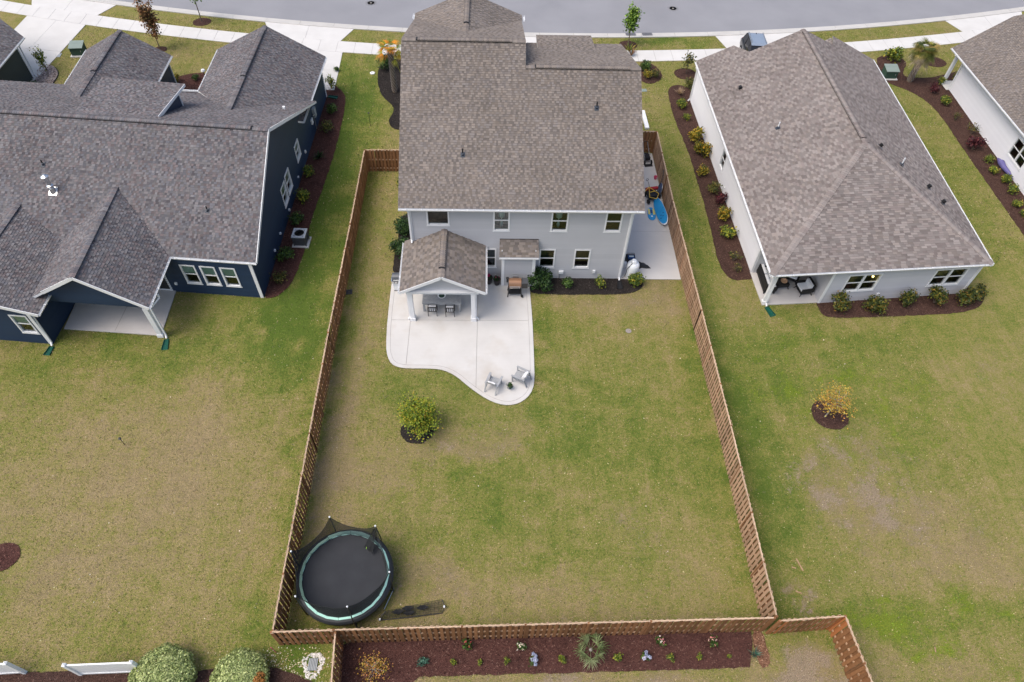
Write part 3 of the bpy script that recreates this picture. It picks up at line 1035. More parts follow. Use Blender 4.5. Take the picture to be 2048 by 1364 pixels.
BLOCKED = []
def mulch_bed(name, poly, mat, seed, h=0.05, chips=55, it=2, sizes=(0.03, 0.085), tones=((.6, 1.5),), hue=(1, 1, 1)):
    rng = random.Random(seed)
    pp = smooth(poly, it) if it else poly
    rp = ragged(pp, 0.03, seed)
    BLOCKED.append(rp)
    mb = MB()
    mb.prism(rp, -0.02, h * 0.55)
    inn = [(x, y) for x, y in rp]
    xs, ys = [p[0] for p in rp], [p[1] for p in rp]
    bx0, bx1, by0, by1 = min(xs), max(xs), min(ys), max(ys)
    area = abs(sum(rp[i][0] * rp[(i + 1) % len(rp)][1] - rp[(i + 1) % len(rp)][0] * rp[i][1] for i in range(len(rp)))) / 2
    n = int(area * chips)
    tries = 0
    k = 0
    while k < n and tries < n * 8:
        tries += 1
        x, y = rng.uniform(bx0 - .05, bx1 + .05), rng.uniform(by0 - .05, by1 + .05)
        if not inside(rp, x, y):
            if rng.random() > 0.02 or not inside(rp, x + rng.uniform(-.12, .12), y + rng.uniform(-.12, .12)):
                continue
        k += 1
        L, W = rng.uniform(*sizes), rng.uniform(0.012, 0.03)
        a = rng.uniform(0, pi)
        z = h * 0.55 + rng.uniform(0.002, 0.028)
        t = rng.uniform(*tones[0])
        if rng.random() < 0.05: t *= 1.8
        mb.tone = (t * hue[0], t * hue[1], t * hue[2])
        ca, sa = cos(a), sin(a)
        tz = rng.uniform(-.018, .018)
        sx = rng.uniform(-.012, .012)
        mb.add([(x + ca * L / 2 - sa * W / 2, y + sa * L / 2 + ca * W / 2, z + tz + sx), (x - ca * L / 2 - sa * W / 2, y - sa * L / 2 + ca * W / 2, z - tz + sx),
                (x - ca * L / 2 + sa * W / 2, y - sa * L / 2 - ca * W / 2, z - tz - sx), (x + ca * L / 2 + sa * W / 2, y + sa * L / 2 - ca * W / 2, z + tz - sx)], [(0, 1, 2, 3)])
    return mb.build(name, mat, kind='structure')

def circle(cx, cy, rx, ry=None, n=20):
    ry = ry or rx
    return [(cx + rx * cos(2 * pi * i / n), cy + ry * sin(2 * pi * i / n)) for i in range(n)]

mulch_bed('mulch_bed', [(-21.57, -1.85), (-21.18, -1.88), (-20.74, -1.68), (-20.25, -0.98), (-19.91, 0.49), (-19.83, 2.71), (-19.91, 5.08), (-19.69, 7.61), (-19.47, 10.9), (-19.39, 13.86), (-19.43, 17.39), (-19.51, 19.09), (-19.81, 20.14), (-20.58, 21.05), (-21.38, 21.91), (-21.32, 20.45), (-21.11, 16.35), (-21.3, 10.86), (-21.53, 5.54), (-21.67, 1.34)], 'mulch_red', 11)
mulch_bed('mulch_bed', [(-33.87, 21.53), (-33.58, 21.91), (-33.06, 22.18), (-32.25, 22.58), (-31.31, 22.65), (-30.72, 21.63), (-30.75, 19.47), (-33.63, 19.39)], 'mulch_red', 12)
mulch_bed('mulch_bed', [(-17.32, 25.19), (-17.48, 23.54), (-17.28, 21.3), (-16.66, 19.52), (-16.12, 18.84), (-15.71, 18.23), (-15.64, 17.42), (-15.93, 16.49), (-15.78, 15.71), (-15.25, 15.21), (-13.81, 15.12), (-14.56, 25.28)], 'mulch_black', 13)
mulch_bed('mulch_bed', [(-14.14, 5.91), (-14.01, 3.72), (-14.13, 1.44), (-14.15, 0.34), (-13.24, -0.28), (-11.46, -0.26), (-11.81, 5.95)], 'mulch_black', 14)
mulch_bed('mulch_bed', [(-5.67, 0.1), (-5.7, -1.16), (-5.19, -1.4), (-2, -1.41), (-0.15, -1.33), (0.72, -1.22), (1.26, -0.84), (1.48, -0.16), (1.5, 0.01), (0.02, 0.16)], 'mulch_black', 15, it=1)
mulch_bed('mulch_bed', circle(-11.78, -10.98, 0.86, 0.80), 'mulch_black', 16, it=0)
mulch_bed('mulch_bed', circle(10.2, -9.95, 0.98, 0.95), 'mulch_brown', 17, it=0, chips=110, tones=((.7, 2.0),))
mulch_bed('mulch_bed', circle(-29.91, -17.59, 0.76, 0.66), 'mulch_red', 18, it=0, chips=130, tones=((.8, 2.4),))
mulch_bed('mulch_bed', [(6.29, 21.26), (6.19, 19.81), (6.2, 16.92), (6.54, 13.48), (6.62, 9.18), (6.62, 4.8), (6.45, 1.78), (6.64, 0.54), (7.08, -0.1), (7.84, -0.05), (8.58, 0.13), (8.85, 1.28), (8.66, 5.03), (8.5, 10.9), (8.15, 15.79), (8.16, 20.23), (8.21, 21.61), (7.06, 22.17)], 'mulch_brown', 19)
mulch_bed('mulch_bed', circle(8.20, 23.73, 0.95, 0.9), 'mulch_brown', 20, it=0)
mulch_bed('mulch_bed', [(11.83, -1.69), (11.79, -2.34), (11.9, -2.89), (12.35, -3.13), (14.13, -3.07), (16.91, -2.93), (19.47, -2.75), (20.78, -2.58), (21.68, -2.29), (22.23, -1.83), (22.56, -1.25), (22.5, -0.66), (21.66, -0.54), (17.27, -1.22), (12.09, -1.77)], 'mulch_brown', 21, it=1, chips=80)
mulch_bed('mulch_bed', [(25.36, 26.53), (26.16, 27.3), (27.37, 27.18), (28.01, 26.62), (27.88, 25.79), (27.2, 24.8), (26.94, 24.01), (27.31, 23.71), (29.23, 23.76), (30.44, 24.27), (32.55, 25.13), (32.18, 22.77), (30.69, 10.2), (30.03, 7.97), (27.52, 2.89), (27.82, 4.33), (27.75, 6.14), (27.77, 8.63), (27.75, 10.6), (27.74, 13.77), (27.8, 17.47), (27.7, 19.13), (27.38, 20.41), (26.63, 21.71), (25.53, 22.5), (25.01, 23.33)], 'mulch_brown', 22)
mulch_bed('mulch_bed', circle(30.59, 26.37, 1.0, 0.85), 'mulch_brown', 23, it=0)
mulch_bed('mulch_bed', [(-14.35, -21.56), (-14.14, -23.08), (-11.32, -23.1), (-10.88, -22.71), (-7.54, -22.65), (-3.38, -22.59), (-0.23, -22.53), (2.96, -22.46), (3.27, -21.57), (3.33, -21.04), (-0.19, -20.97), (-7.54, -21.09), (-13.48, -21.21)], 'mulch_red', 24, it=0, chips=75)
mulch_bed('mulch_bed', [(3.37, -21), (3.82, -21), (3.89, -21.78), (3.83, -22.45), (3.4, -22.49), (3.29, -21.77)], 'wood_chips', 25, it=1, chips=260, tones=((.6, 1.7),))
mulch_bed('mulch_bed', [(-28.28, -22.46), (-26.7, -22.41), (-24.71, -22.39), (-23.08, -22.44), (-21.22, -22.59), (-19.87, -22.37), (-17.05, -22.21), (-15.75, -22.64), (-14.88, -22.98), (-14.73, -23.89), (-27.69, -23.77)], 'mulch_brown', 26, it=1, chips=90, tones=((.8, 2.2),))
mulch_bed('mulch_bed', [(4.66, 25.44), (5.13, 25.7), (5.86, 24.84), (6.24, 23.67), (5.98, 22.75), (5.18, 22.12), (4.49, 22.25), (3.9, 23.45)], 'mulch_brown', 27, it=1)
mulch_bed('mulch_bed', circle(-31.4, 27.6, 0.01 + 0.9, 0.8), 'mulch_brown', 28, it=0) if False else None
for _i, (_u, _c) in enumerate(((0, (-33.81, 30.94)), (1, (3.89, 28.31)))):
    mulch_bed('mulch_bed', circle(_c[0], _c[1], 0.80, 0.72), 'mulch_brown', 30 + _i, it=0)
mulch_bed('mulch_bed', circle(-36.01, 26.17, 0.55, 0.5), 'mulch_brown', 33, it=0)


# river stones by the dark green house
def river_stones(poly):
    rng = random.Random(5)
    mb = MB()
    pp = smooth(poly, 2)
    mb.tone = (0.35, 0.33, 0.33)
    mb.prism(pp, -0.02, 0.03)
    xs, ys = [p[0] for p in pp], [p[1] for p in pp]
    n = 0
    while n < 900:
        x, y = rng.uniform(min(xs), max(xs)), rng.uniform(min(ys), max(ys))
        if not inside(pp, x, y): continue
        n += 1
        r = rng.uniform(0.035, 0.075)
        g = rng.uniform(0.6, 1.25)
        mb.tone = (g * rng.uniform(.95, 1.08), g, g * rng.uniform(.92, 1.02))
        a = rng.uniform(0, pi)
        mat = Matrix.Translation((x, y, 0.03)) @ Matrix.Rotation(a, 4, 'Z') @ Matrix.Diagonal((r * rng.uniform(.9, 1.5), r, r * .7, 1))
        vs = [mat @ Vector(q) for q in ((1, 0, 0), (.3, .95, 0), (-.8, .6, 0), (-.8, -.6, 0), (.3, -.95, 0), (.45, .2, .9), (-.4, .1, 1))]
        mb.add(vs, [(0, 1, 5), (1, 2, 6, 5), (2, 3, 6), (3, 4, 5, 6), (4, 0, 5)])
    o = mb.build('river_stones', 'rock_pink')
    o['kind'] = 'stuff'
    o['label'] = 'bed of pinkish river stones beside the dark green house'
river_stones([(-44.76, 23.59), (-43.99, 23.46), (-43.29, 22.87), (-42.84, 22.14), (-42.73, 21.26), (-42.74, 19.62), (-42.95, 18.71), (-44.19, 18.06), (-44.93, 18.04), (-44.85, 18.73), (-44.59, 20.84), (-44.65, 21.93)])
_e = MB()
_pp = smooth([(-43.99, 23.46), (-43.29, 22.87), (-42.84, 22.14), (-42.73, 21.26), (-42.74, 19.62), (-42.95, 18.71)], 1)[1:-3]
_e.tube([(x, y, 0.04) for x, y in _pp], 0.035, 6)
struct(_e, 'bed_edging', 'rubber')

# ------------------------------------------------------------------ patio
def clip(poly, a, b, c):
    """keep the side a*x + b*y <= c"""
    out = []
    n = len(poly)
    for i in range(n):
        p, q = poly[i], poly[(i + 1) % n]
        dp, dq = a * p[0] + b * p[1] - c, a * q[0] + b * q[1] - c
        if dp <= 0: out.append(p)
        if (dp < 0 < dq) or (dq < 0 < dp):
            t = dp / (dp - dq)
            out.append((p[0] + (q[0] - p[0]) * t, p[1] + (q[1] - p[1]) * t))
    return out

def offset_in(poly, d):
    n = len(poly)
    ar = sum(poly[i][0] * poly[(i + 1) % n][1] - poly[(i + 1) % n][0] * poly[i][1] for i in range(n))
    if ar < 0: poly = poly[::-1]
    out = []
    for i in range(n):
        p0, p1, p2 = Vector(poly[i - 1]), Vector(poly[i]), Vector(poly[(i + 1) % n])
        e0, e1 = (p1 - p0).normalized(), (p2 - p1).normalized()
        n0, n1 = Vector((-e0.y, e0.x)), Vector((-e1.y, e1.x))
        m = (n0 + n1).normalized()
        k = d / max(0.4, m.dot(n0))
        q = p1 + m * k
        out.append((q.x, q.y))
    return out, poly if ar >= 0 else poly

def chaikin_open(p, it=2):
    for _ in range(it):
        o = [p[0]]
        for a, b in zip(p[:-1], p[1:]):
            o += [(a[0] * .75 + b[0] * .25, a[1] * .75 + b[1] * .25), (a[0] * .25 + b[0] * .75, a[1] * .25 + b[1] * .75)]
        o.append(p[-1])
        p = o
    return p

def patio():
    root = bpy.data.objects.new('patio', None)
    COL.objects.link(root)
    root['kind'] = 'structure'
    curve = chaikin_open([(-14.08, 0.22), (-14.06, -3.5), (-13.93, -5.54), (-13.79, -6.18), (-13.54, -6.7), (-13.11, -6.95), (-12.55, -7.02), (-11.54, -7.02), (-10.84, -7.06), (-10.32, -7.25), (-9.8, -7.62), (-9.33, -8.1), (-8.75, -8.62), (-8.18, -9.05), (-7.59, -9.34), (-7.05, -9.43), (-6.51, -9.31), (-6.01, -8.93), (-5.7, -8.38), (-5.59, -7.71), (-5.57, -6.13), (-5.57, -3.43), (-5.67, -0.45)], 1)
    full = curve + [(-5.55, -0.003), (-13.95, -0.003)]
    BLOCKED.append(full)
    MB().prism(full, -0.04, 0.030).build('joint_bed', 'concrete_joint', root)
    n = len(full)
    N = n - 2
    inn2, _ = offset_in(full, 0.235)
    # border band in lengths
    ar = sum(full[i][0] * full[(i + 1) % n][1] - full[(i + 1) % n][0] * full[i][1] for i in range(n))
    outer = full[::-1] if ar < 0 else full
    inb, _ = offset_in(full, 0.218)
    mb = MB()
    for i in range(n):
        j = (i + 1) % n
        mb.add([(outer[i][0], outer[i][1], 0.046), (outer[j][0], outer[j][1], 0.046), (inb[j][0], inb[j][1], 0.046), (inb[i][0], inb[i][1], 0.046),
                (outer[i][0], outer[i][1], -0.04), (outer[j][0], outer[j][1], -0.04), (inb[j][0], inb[j][1], 0.0), (inb[i][0], inb[i][1], 0.0)], [(0, 1, 2, 3), (4, 5, 1, 0), (3, 2, 6, 7)])
    mb.build('patio_border', 'concrete_patio', root)
    g = 0.011
    ys = [(-20, -3.52), (-3.52, 5)]
    xs = [(-20, -12.70), (-12.70, -8.80), (-8.80, 5)]
    for ya, yb in ys:
        for xa, xb in xs:
            p = clip(clip(clip(clip(inn2, -1, 0, -(xa + g)), 1, 0, xb - g), 0, -1, -(ya + g)), 0, 1, yb - g)
            if len(p) > 2:
                MB().prism(p, -0.04, 0.046).build('patio_panel', 'concrete_patio', root)
patio()

def side_slab():
    root = bpy.data.objects.new('side_yard_slab', None)
    COL.objects.link(root)
    root['kind'] = 'structure'
    MB().prism([(0.02, -0.08), (3.80, -0.08), (3.80, 12.7), (0.02, 12.7)], -0.04, 0.028).build('joint_bed', 'concrete_joint', root)
    y = -0.08
    for y1 in (4.25, 8.5, 12.7):
        MB().prism([(0.03, y + .006), (3.79, y + .006), (3.79, y1 - .006), (0.03, y1 - .006)], -0.04, 0.044).build('slab_panel', 'concrete_side', root)
        y = y1
side_slab()

# ================================================================== MAIN TWO-STOREY HOUSE
H = thing('two_storey_house', 'two storey grey house with brown shingle roof and covered patio inside the wooden fence', 'house', (-6.3, 0, 0))
def child_of(h):
    h.matrix_world  # parts are built in world metres; the root carries the offset
def zero(root):
    """parts are given in world coordinates: cancel the root's own place"""
    bpy.context.view_layer.update()
    inv = root.matrix_basis.inverted()
    for c in root.children:
        c.matrix_parent_inverse = inv
LM = 12.67
uw = (3.88, 5.42)
lw = (0.92, 2.48)
win_up = [(1.01, 2.29, 4.25, 5.41), (4.76, 5.70, *uw), (8.04, 9.02, *uw), (11.12, 12.08, *uw)]
win_lo = [(4.02, 4.96, *lw), (7.52, 8.48, *lw), (9.61, 10.59, *lw)]
wl, F = siding_wall(H, (-LM, 0), (0, 0), [(0, 0.0), (LM, 0.0), (LM, 5.66), (0, 5.66)], win_up + win_lo, 'siding_grey', 0.192)
for i, wn_ in enumerate(win_up):
    window(H, F, *wn_, style='single' if i == 0 else 'hung')
for wn_ in win_lo:
    window(H, F, *wn_)
trim(H, F, -0.02, 0.17, 0, 5.64)
trim(H, F, LM - 0.16, LM + 0.02, 0, 5.64)
# other outside walls
F2 = wall_frame((0, 0), (0, 13.4))
b_ = MB()
for p_, q_, zt in (((0, 0.02), (0, 13.4), 5.7), ((-LM, 14.7), (-LM, 0.02), 5.7), ((-6.2, 14.7), (-LM, 14.7), 8.35), ((0, 13.4), (-6.2, 13.4), 7.6), ((-6.2, 13.4), (-6.2, 14.7), 8.2)):
    ff = wall_frame(p_, q_)
    L_ = (Vector(q_) - Vector(p_)).length
    b_.box((0, -0.12, 0), (L_, 0, zt), ff)
b_.build('outer_wall', 'siding_grey', H)
for x_, flip in ((0.0, 1), (-LM, -1)):
    g_ = MB()
    yr, zr, yf, zf = (6.9, 9.83, 13.4, 7.65) if flip > 0 else (8.25, 10.62, 14.7, 8.5)
    pr_ = [(0.0, 5.6), (yr, zr), (yf, zf), (yf, 5.6)]
    vs_ = [(x_, y, z) for y, z in pr_] + [(x_ - flip * 0.1, y, z) for y, z in pr_]
    g_.add(vs_, [(0, 1, 2, 3), (7, 6, 5, 4)])
    g_.build('gable_wall', 'siding_grey', H)
def roof_root(house, name='roof'):
    o = bpy.data.objects.new(name, None)
    COL.objects.link(o)
    o.parent = house
    return o
R = roof_root(H)
SL = 7 / 12
XL, XR, XS = -13.12, 0.47, -6.10
ze = 5.80
def zb(y): return ze + SL * (y + 0.38)
roof_plane(R, [(XL, -.38, ze), (XR, -.38, ze), (XR, 6.9, zb(6.9)), (XS, 6.9, zb(6.9)), (XS, 8.25, zb(8.25)), (XL - .06, 8.25, zb(8.25))], 'shingle_brown', pieces=300, seed=1)
zl, zr_ = zb(8.25), zb(6.9)
roof_plane(R, [(XS, 15.15, zl - .33 * 6.9), (XL, 15.15, zl - .33 * 6.9), (XL - .06, 8.25, zl), (XS, 8.25, zl)], 'shingle_brown', seed=2)
roof_plane(R, [(XR, 13.85, zr_ - .33 * 6.95), (XS + .35, 13.75, zr_ - .33 * 6.85), (XS + .02, 13.4, zr_ - .33 * 6.5), (XS + .02, 6.9, zr_), (XR, 6.9, zr_)], 'shingle_brown', seed=3)
ridge_caps(R, (XL, 8.25, zl), (XS, 8.25, zl), 'shingle_brown', vent=(0.11, 0.87), width=.34, seed=4)
ridge_caps(R, (XS, 6.9, zr_), (XR, 6.9, zr_), 'shingle_brown', vent=(0.08, 0.90), width=.34, seed=5)
MB().add([(XS, 6.9, zr_ - .05), (XS, 8.25, zl - .03), (XS, 13.9, zl - .33 * 5.65 - .05), (XS, 13.4, zr_ - .33 * 6.5 - .1)], [(0, 1, 2, 3)]).build('step_wall', 'siding_grey', R)
# street gable and shed over the porch
gy0, gz, gxm = 10.7, 10.02, -9.62
ge = 8.55
def gfront(x): return 15.75
roof_plane(R, [(XS + .02, 15.75, ge), (XS + .02, 15.1, ge), (gxm, gy0, gz), (gxm, 15.75, gz)][1::-1] + [(gxm, gy0, gz), (gxm, 15.75, gz)][::-1], 'shingle_brown', seed=6) if False else None
roof_plane(R, [(XS + .02, 15.16, ge), (XS + .02, 15.9, ge), (gxm, 15.9, gz), (gxm, gy0, gz)], 'shingle_brown', seed=6)
roof_plane(R, [(XL, 15.9, ge), (XL, 15.16, ge), (gxm, gy0, gz), (gxm, 15.9, gz)], 'shingle_brown', seed=7)
ridge_caps(R, (gxm, gy0, gz), (gxm, 15.9, gz), 'shingle_brown', vent=(0.20, 0.95), width=.34, seed=8)
sz = 8.42
roof_plane(R, [(-1.543, 14.187, 8.12), (-5.165, 14.132, 8.12), (-5.15, 11.45, 8.47), (-1.47, 11.75, 8.38)], 'shingle_brown', seed=9)
for xg in (XL - .02, XS + .1):
    gutter(R, (xg, 15.2, ge + .06), (xg, 15.8, ge + .06), (-1 if xg < -9 else 1, 0, 0))
gutter(H, (XL, -.38, ze - .02), (XR, -.38, ze - .02), (0, -1, 0))
MB().box((XL + .02, -.36, ze - .19), (XR - .02, 0.0, ze - .155)).build('soffit', 'soffit', H)
downspout(H, [(-12.62, -.42, 5.62), (-12.62, -.10, 5.35), (-12.62, -.09, 3.15)])
MB().bar((-12.62, -.09, 3.17), (-12.62, -.24, 3.06), .085).build('downspout', 'white_trim', H)
downspout(H, [(-0.10, -.44, 5.64), (-0.10, -.09, 5.35), (-0.10, -.09, 0.22), (-0.10, -.26, 0.10)])
def plumbing_vent(roof, p, nrm, h=0.34, mat='black_plastic', r=0.04):
    """pipe through the roof with its flashing plate and boot"""
    n = Vector(nrm).normalized()
    q = n.to_track_quat('Z', 'Y').to_matrix().to_4x4()
    mb = MB()
    T = Matrix.Translation(Vector(p)) @ q
    mb.box((-.12, -.15, .012), (.12, .15, .026), T)
    mb.lathe([(.08, .03), (.06, .10), (.05, .14)], 10, p, q)
    v = mb.build('vent_flashing', 'deep_slate', roof)
    MB().tube([Vector(p) + n * .02, Vector(p) + Vector((0, 0, h + .06))], r, 10).build('vent_pipe', mat, v)
MAT['deep_slate'] = mottled('deep_slate', (0.035, 0.045, 0.062), (0.055, 0.068, 0.09), 4, 0.5)
nb = (0, -SL, 1)
for u_, y_ in ((0, 0), (1, 0)):
    pass
plumbing_vent(R, (-9.62, 2.30, zb(2.30)), nb)
plumbing_vent(R, (-2.12, 4.78, zb(4.78)), nb)
# bump-out with its own little roof
BO = (-7.38, -5.42)
wl2, F3 = siding_wall(H, (BO[0], -.68), (BO[1], -.68), [(0, 0.05), (1.96, 0.05), (1.96, 2.62), (0, 2.62)], [], 'siding_grey', 0.192, name='bay_wall')
trim(H, F3, -.02, .15, .05, 2.6)
trim(H, F3, 1.80, 1.98, .05, 2.6)
for x_ in BO:
    MB().box((x_ - .03, -.66, .05), (x_ + .03, 0, 2.9)).build('bay_wall', 'siding_grey', H)
BR = roof_root(H, 'bay_roof')
roof_plane(BR, [(-7.55, -.93, 2.66), (-5.22, -.93, 2.66), (-5.26, -.03, 3.25), (-7.52, -.03, 3.25)], 'shingle_brown', exp=.15, wid=(.2, .38), pieces=60, seed=10)
gutter(H, (-7.55, -.93, 2.64), (-5.22, -.93, 2.64), (0, -1, 0), .08, .09)
MB().box((-7.52, -.05, 3.24), (-5.26, 0.03, 3.29)).build('roof_flashing', 'black_metal', H)
# covered patio roof on two posts
PR = roof_root(H, 'patio_roof')
pe, pz, px_, pf = 2.72, 3.95, -10.70, -3.80
roof_plane(PR, [(-13.12, 0.0, pe), (-13.05, pf, pe), (px_, pf, pz), (px_, 0.0, pz)], 'shingle_brown', exp=.15, wid=(.16, .36), pieces=140, seed=11)
roof_plane(PR, [(-8.33, pf, pe), (-8.36, 0.0, pe), (px_, 0.0, pz), (px_, pf, pz)], 'shingle_brown', exp=.15, wid=(.16, .36), pieces=140, seed=12)
MB().add([(-13.10, .28, pe), (-12.63, .28, pe + .22), (-12.63, 0.0, pe + .25), (-13.12, 0.0, pe)], [(0, 1, 2, 3)]).build('roof_return', 'shingle_brown', PR)
ridge_caps(PR, (px_, pf, pz), (px_, 0, pz), 'shingle_brown', vent=(0.17, 0.86), width=.36, seed=13)
wl4, F4 = siding_wall(H, (-12.72, -3.52), (-8.72, -3.52), [(0, 2.52), (4.0, 2.52), (4.0, 2.66), (2.02, 3.72), (0, 2.66)], [], 'siding_grey', 0.19, name='gable_wall')
for a_, b_2 in (((-13.07, pf - .012, pe - .07), (px_, pf - .012, pz - .07)), ((px_, pf - .012, pz - .07), (-8.32, pf - .012, pe - .07))):
    MB().bar(a_, b_2, .03, .19).build('rake_board', 'white_trim', H)
MB().add([(-12.9, -3.78, pe - .02), (-8.5, -3.78, pe - .02), (-8.5, -3.53, pe - .02), (-12.9, -3.53, pe - .02)], [(3, 2, 1, 0)]).build('soffit', 'soffit', H)
for xp in (-12.55, -9.02):
    MB().box((xp - .12, -3.58, .28), (xp + .12, -3.34, 2.50)).build('porch_post', 'white_trim', H)
    MB().box((xp - .165, -3.62, .046), (xp + .165, -3.30, .28)).build('post_base', 'white_trim', H)
    MB().box((xp - .155, -3.61, 2.40), (xp + .155, -3.31, 2.518)).build('post_cap', 'white_trim', H)
for a_, b_2 in (((-12.75, -3.46, 2.42), (-8.70, -3.46, 2.42)), ((-12.75, -3.40, 2.42), (-12.75, 0, 2.42)), ((-8.70, -3.40, 2.42), (-8.70, 0, 2.42))):
    MB().bar(a_, b_2, .2, .19).build('porch_beam', 'white_trim', H)
MB().box((-12.7, -3.4, 2.52), (-8.75, -.02, 2.55)).build('porch_ceiling', 'white_trim', H)
gutter(H, (-13.10, 0.2, pe - .01), (-13.05, pf, pe - .01), (-1, 0, 0), .11, .10)
gutter(H, (-8.33, pf, pe - .01), (-8.36, -.02, pe - .01), (1, 0, 0), .11, .10)
downspout(H, [(-8.26, -3.5, 2.60), (-8.86, -3.42, 2.40), (-8.86, -3.42, .25), (-8.72, -3.5, .09)], .075)
downspout(H, [(-13.1, -3.5, 2.60), (-12.72, -3.42, 2.40), (-12.72, -3.42, .25), (-12.82, -3.5, .09)], .075)
# boxes on the wall
def wall_box(house, F, x, z, w, h, d, mat, name):
    return MB().box((x - w / 2, .02, z - h / 2), (x + w / 2, .02 + d, z + h / 2), F).build(name, mat, house)
wall_box(H, F, 8.93, .62, .28, .18, .14, 'white_paint', 'utility_box')
MB().tube([F @ Vector((8.86, .05, .55)), F @ Vector((8.86, .05, 0.05))], .02, 6).build('conduit', 'grey_metal', H)
wall_box(H, F, 10.95, .66, .16, .20, .10, 'white_paint', 'outlet_box')
MB().bar((3.783, 18.025, 0.12), (3.847, 15.73, 0.1), .30, .16).build('bulkhead_curb', 'white_trim', H)
zero(H)

# ================================================================== NAVY HOUSE (west neighbour)
N = thing('navy_house', 'navy blue house with dark slate shingle roof and white trim', 'house', (-27, 5, 0))
BS0, BS1, BN = (-32.52, -.84), (-21.56, -1.80), (-21.10, 19.54)
LB = 11.002
bw = [(6.70, 7.60, .82, 2.38), (7.86, 8.76, .82, 2.38), (9.03, 9.93, .82, 2.38)]
w_, F = siding_wall(N, BS0, BS1, [(0, 0.0), (LB, 0.0), (LB, 2.86), (0, 2.86)], bw, 'siding_navy', 0.17)
for q in bw: window(N, F, *q, blind=.52)
trim(N, F, LB - .17, LB + .02, 0, 2.84)
wall_box(N, F, 5.98, .75, .14, .18, .09, 'white_paint', 'outlet_box')
MB().box((4.55, -.02, .03), (5.55, .03, 2.15), F).build('door', 'white_trim', N)
MB().box((4.68, .03, .2), (5.42, .036, 2.0), F).build('door_glass', 'black_metal', N)
LE = 21.345
ew = [(11.28, 12.36, 1.22, 2.45), (8.20, 9.26, .94, 2.42), (6.97, 8.02, .90, 2.38)]
w_, F = siding_wall(N, BS1, BN, [(0, 0.0), (LE, 0.0), (LE, 2.86), (15.85, 2.86), (6.85, 6.80), (0, 2.86)], ew, 'siding_navy', 0.17)
for q in ew: window(N, F, *q, blind=.5)
for x_, z_, s_ in ((13.2, .75, .16), (10.55, .62, .10), (7.4, .4, .12), (4.9, .62, .11), (3.35, .62, .12), (16.2, 1.2, .34)):
    wall_box(N, F, x_, z_, s_, s_ * 1.15, .10, 'white_paint', 'outlet_box')
wall_box(N, F, 17.0, 1.45, .38, .70, .20, 'grey_box', 'meter_box')
MB().lathe([(.10, 0), (.10, .08), (.07, .10)], 14, F @ Vector((16.6, .12, 1.45)), Matrix.Rotation(pi / 2, 4, 'Y')).build('electric_meter', 'bright_metal', N)
MB().tube([F @ Vector((16.9, .06, 1.2)), F @ Vector((16.9, .06, .1))], .035, 8).build('conduit', 'grey_metal', N)
trim(N, F, LE - .16, LE + .02, 0, 2.84)
NR = roof_root(N)
RE, RW = Vector((-20.94, 4.98, 7.0)), Vector((-44.0, 7.01, 7.0))
eS = [Vector((-21.23, -1.86, 3.0)), Vector((-44.2, .15, 3.0))]
def on_back(x, y):
    """height of the navy house's rear slope"""
    t = (Vector((x, y, 0)) - Vector((eS[0].x, eS[0].y, 0)))
    e = Vector((eS[1].x - eS[0].x, eS[1].y - eS[0].y, 0)).normalized()
    n_ = Vector((-e.y, e.x, 0))
    if n_.y < 0: n_ = -n_
    k = (Vector((RE.x, RE.y, 0)) - Vector((eS[0].x, eS[0].y, 0))).dot(n_)
    return 3.0 + 4.0 * t.dot(n_) / k
roof_plane(NR, [eS[1], eS[0], RE, RW], 'shingle_slate', pieces=300, seed=21)
fS = [Vector((-20.46, 14.15, 3.0)), Vector((-43.6, 16.2, 3.0))]
roof_plane(NR, [fS[0], fS[1], RW, RE], 'shingle_slate', seed=22)
ridge_caps(NR, RE, RW, 'shingle_slate', vent=(0.04, 0.97), width=.36, seed=23)
# street wings
def gable_wing(root, xr, xl, yf, yr, ze_, zr, yb, mat, seed, vent=None, yb_e=None):
    xm_f, xm_b = (xr[0] + xl[0]) / 2, (xr[1] + xl[1]) / 2
    a = Vector((xm_f, (yf + yr) / 2, zr)); b = Vector((xm_b, yb, zr))
    roof_plane(root, [(xr[1], yb_e[0], ze_), (xr[0], yr, ze_), a, b], mat, seed=seed)
    roof_plane(root, [(xl[0], yf, ze_), (xl[1], yb_e[1], ze_), b, a], mat, seed=seed + 1)
    ridge_caps(root, b, a, mat, vent=vent, width=.34, seed=seed + 2)
    for x_, y0_, x2_, y1_, o in ((xr[0], yr, xr[1], yb_e[0], 1), (xl[0], yf, xl[1], yb_e[1], -1)):
        gutter(root, (x_, y0_, ze_ - .01), (x2_, y1_, ze_ - .01), (o, 0, 0))
gable_wing(NR, (-20.72, -20.95), (-28.97, -28.93), 21.0, 20.16, 3.0, 5.12, 9.4, 'shingle_slate', 24, vent=(.38, .93), yb_e=(11.7, 15.2))
gable_wing(NR, (-32.25, -32.16), (-38.71, -38.47), 20.6, 19.95, 3.0, 4.72, 11.4, 'shingle_slate', 28, vent=(.36, .95), yb_e=(15.4, 14.9))
gutter(NR, (-28.93, 15.25, 2.99), (-32.16, 15.42, 2.99), (0, 1, 0))
wb = MB()
for p_, q_ in (((-21.1, 19.54), (-28.6, 20.2)), ((-28.6, 20.2), (-28.7, 15.0)), ((-28.7, 15.0), (-32.45, 15.2)), ((-32.45, 15.2), (-32.5, 19.5)), ((-32.5, 19.5), (-38.3, 20.0)), ((-38.3, 20.0), (-38.5, 14)), ((-38.5, 14), (-44, 14.5)), ((-44, 14.5), (-44, 1))):
    ff = wall_frame(p_, q_)
    wb.box((0, -.12, 0), ((Vector(q_) - Vector(p_)).length, 0, 2.88), ff)
wb.build('outer_wall', 'siding_navy', N)
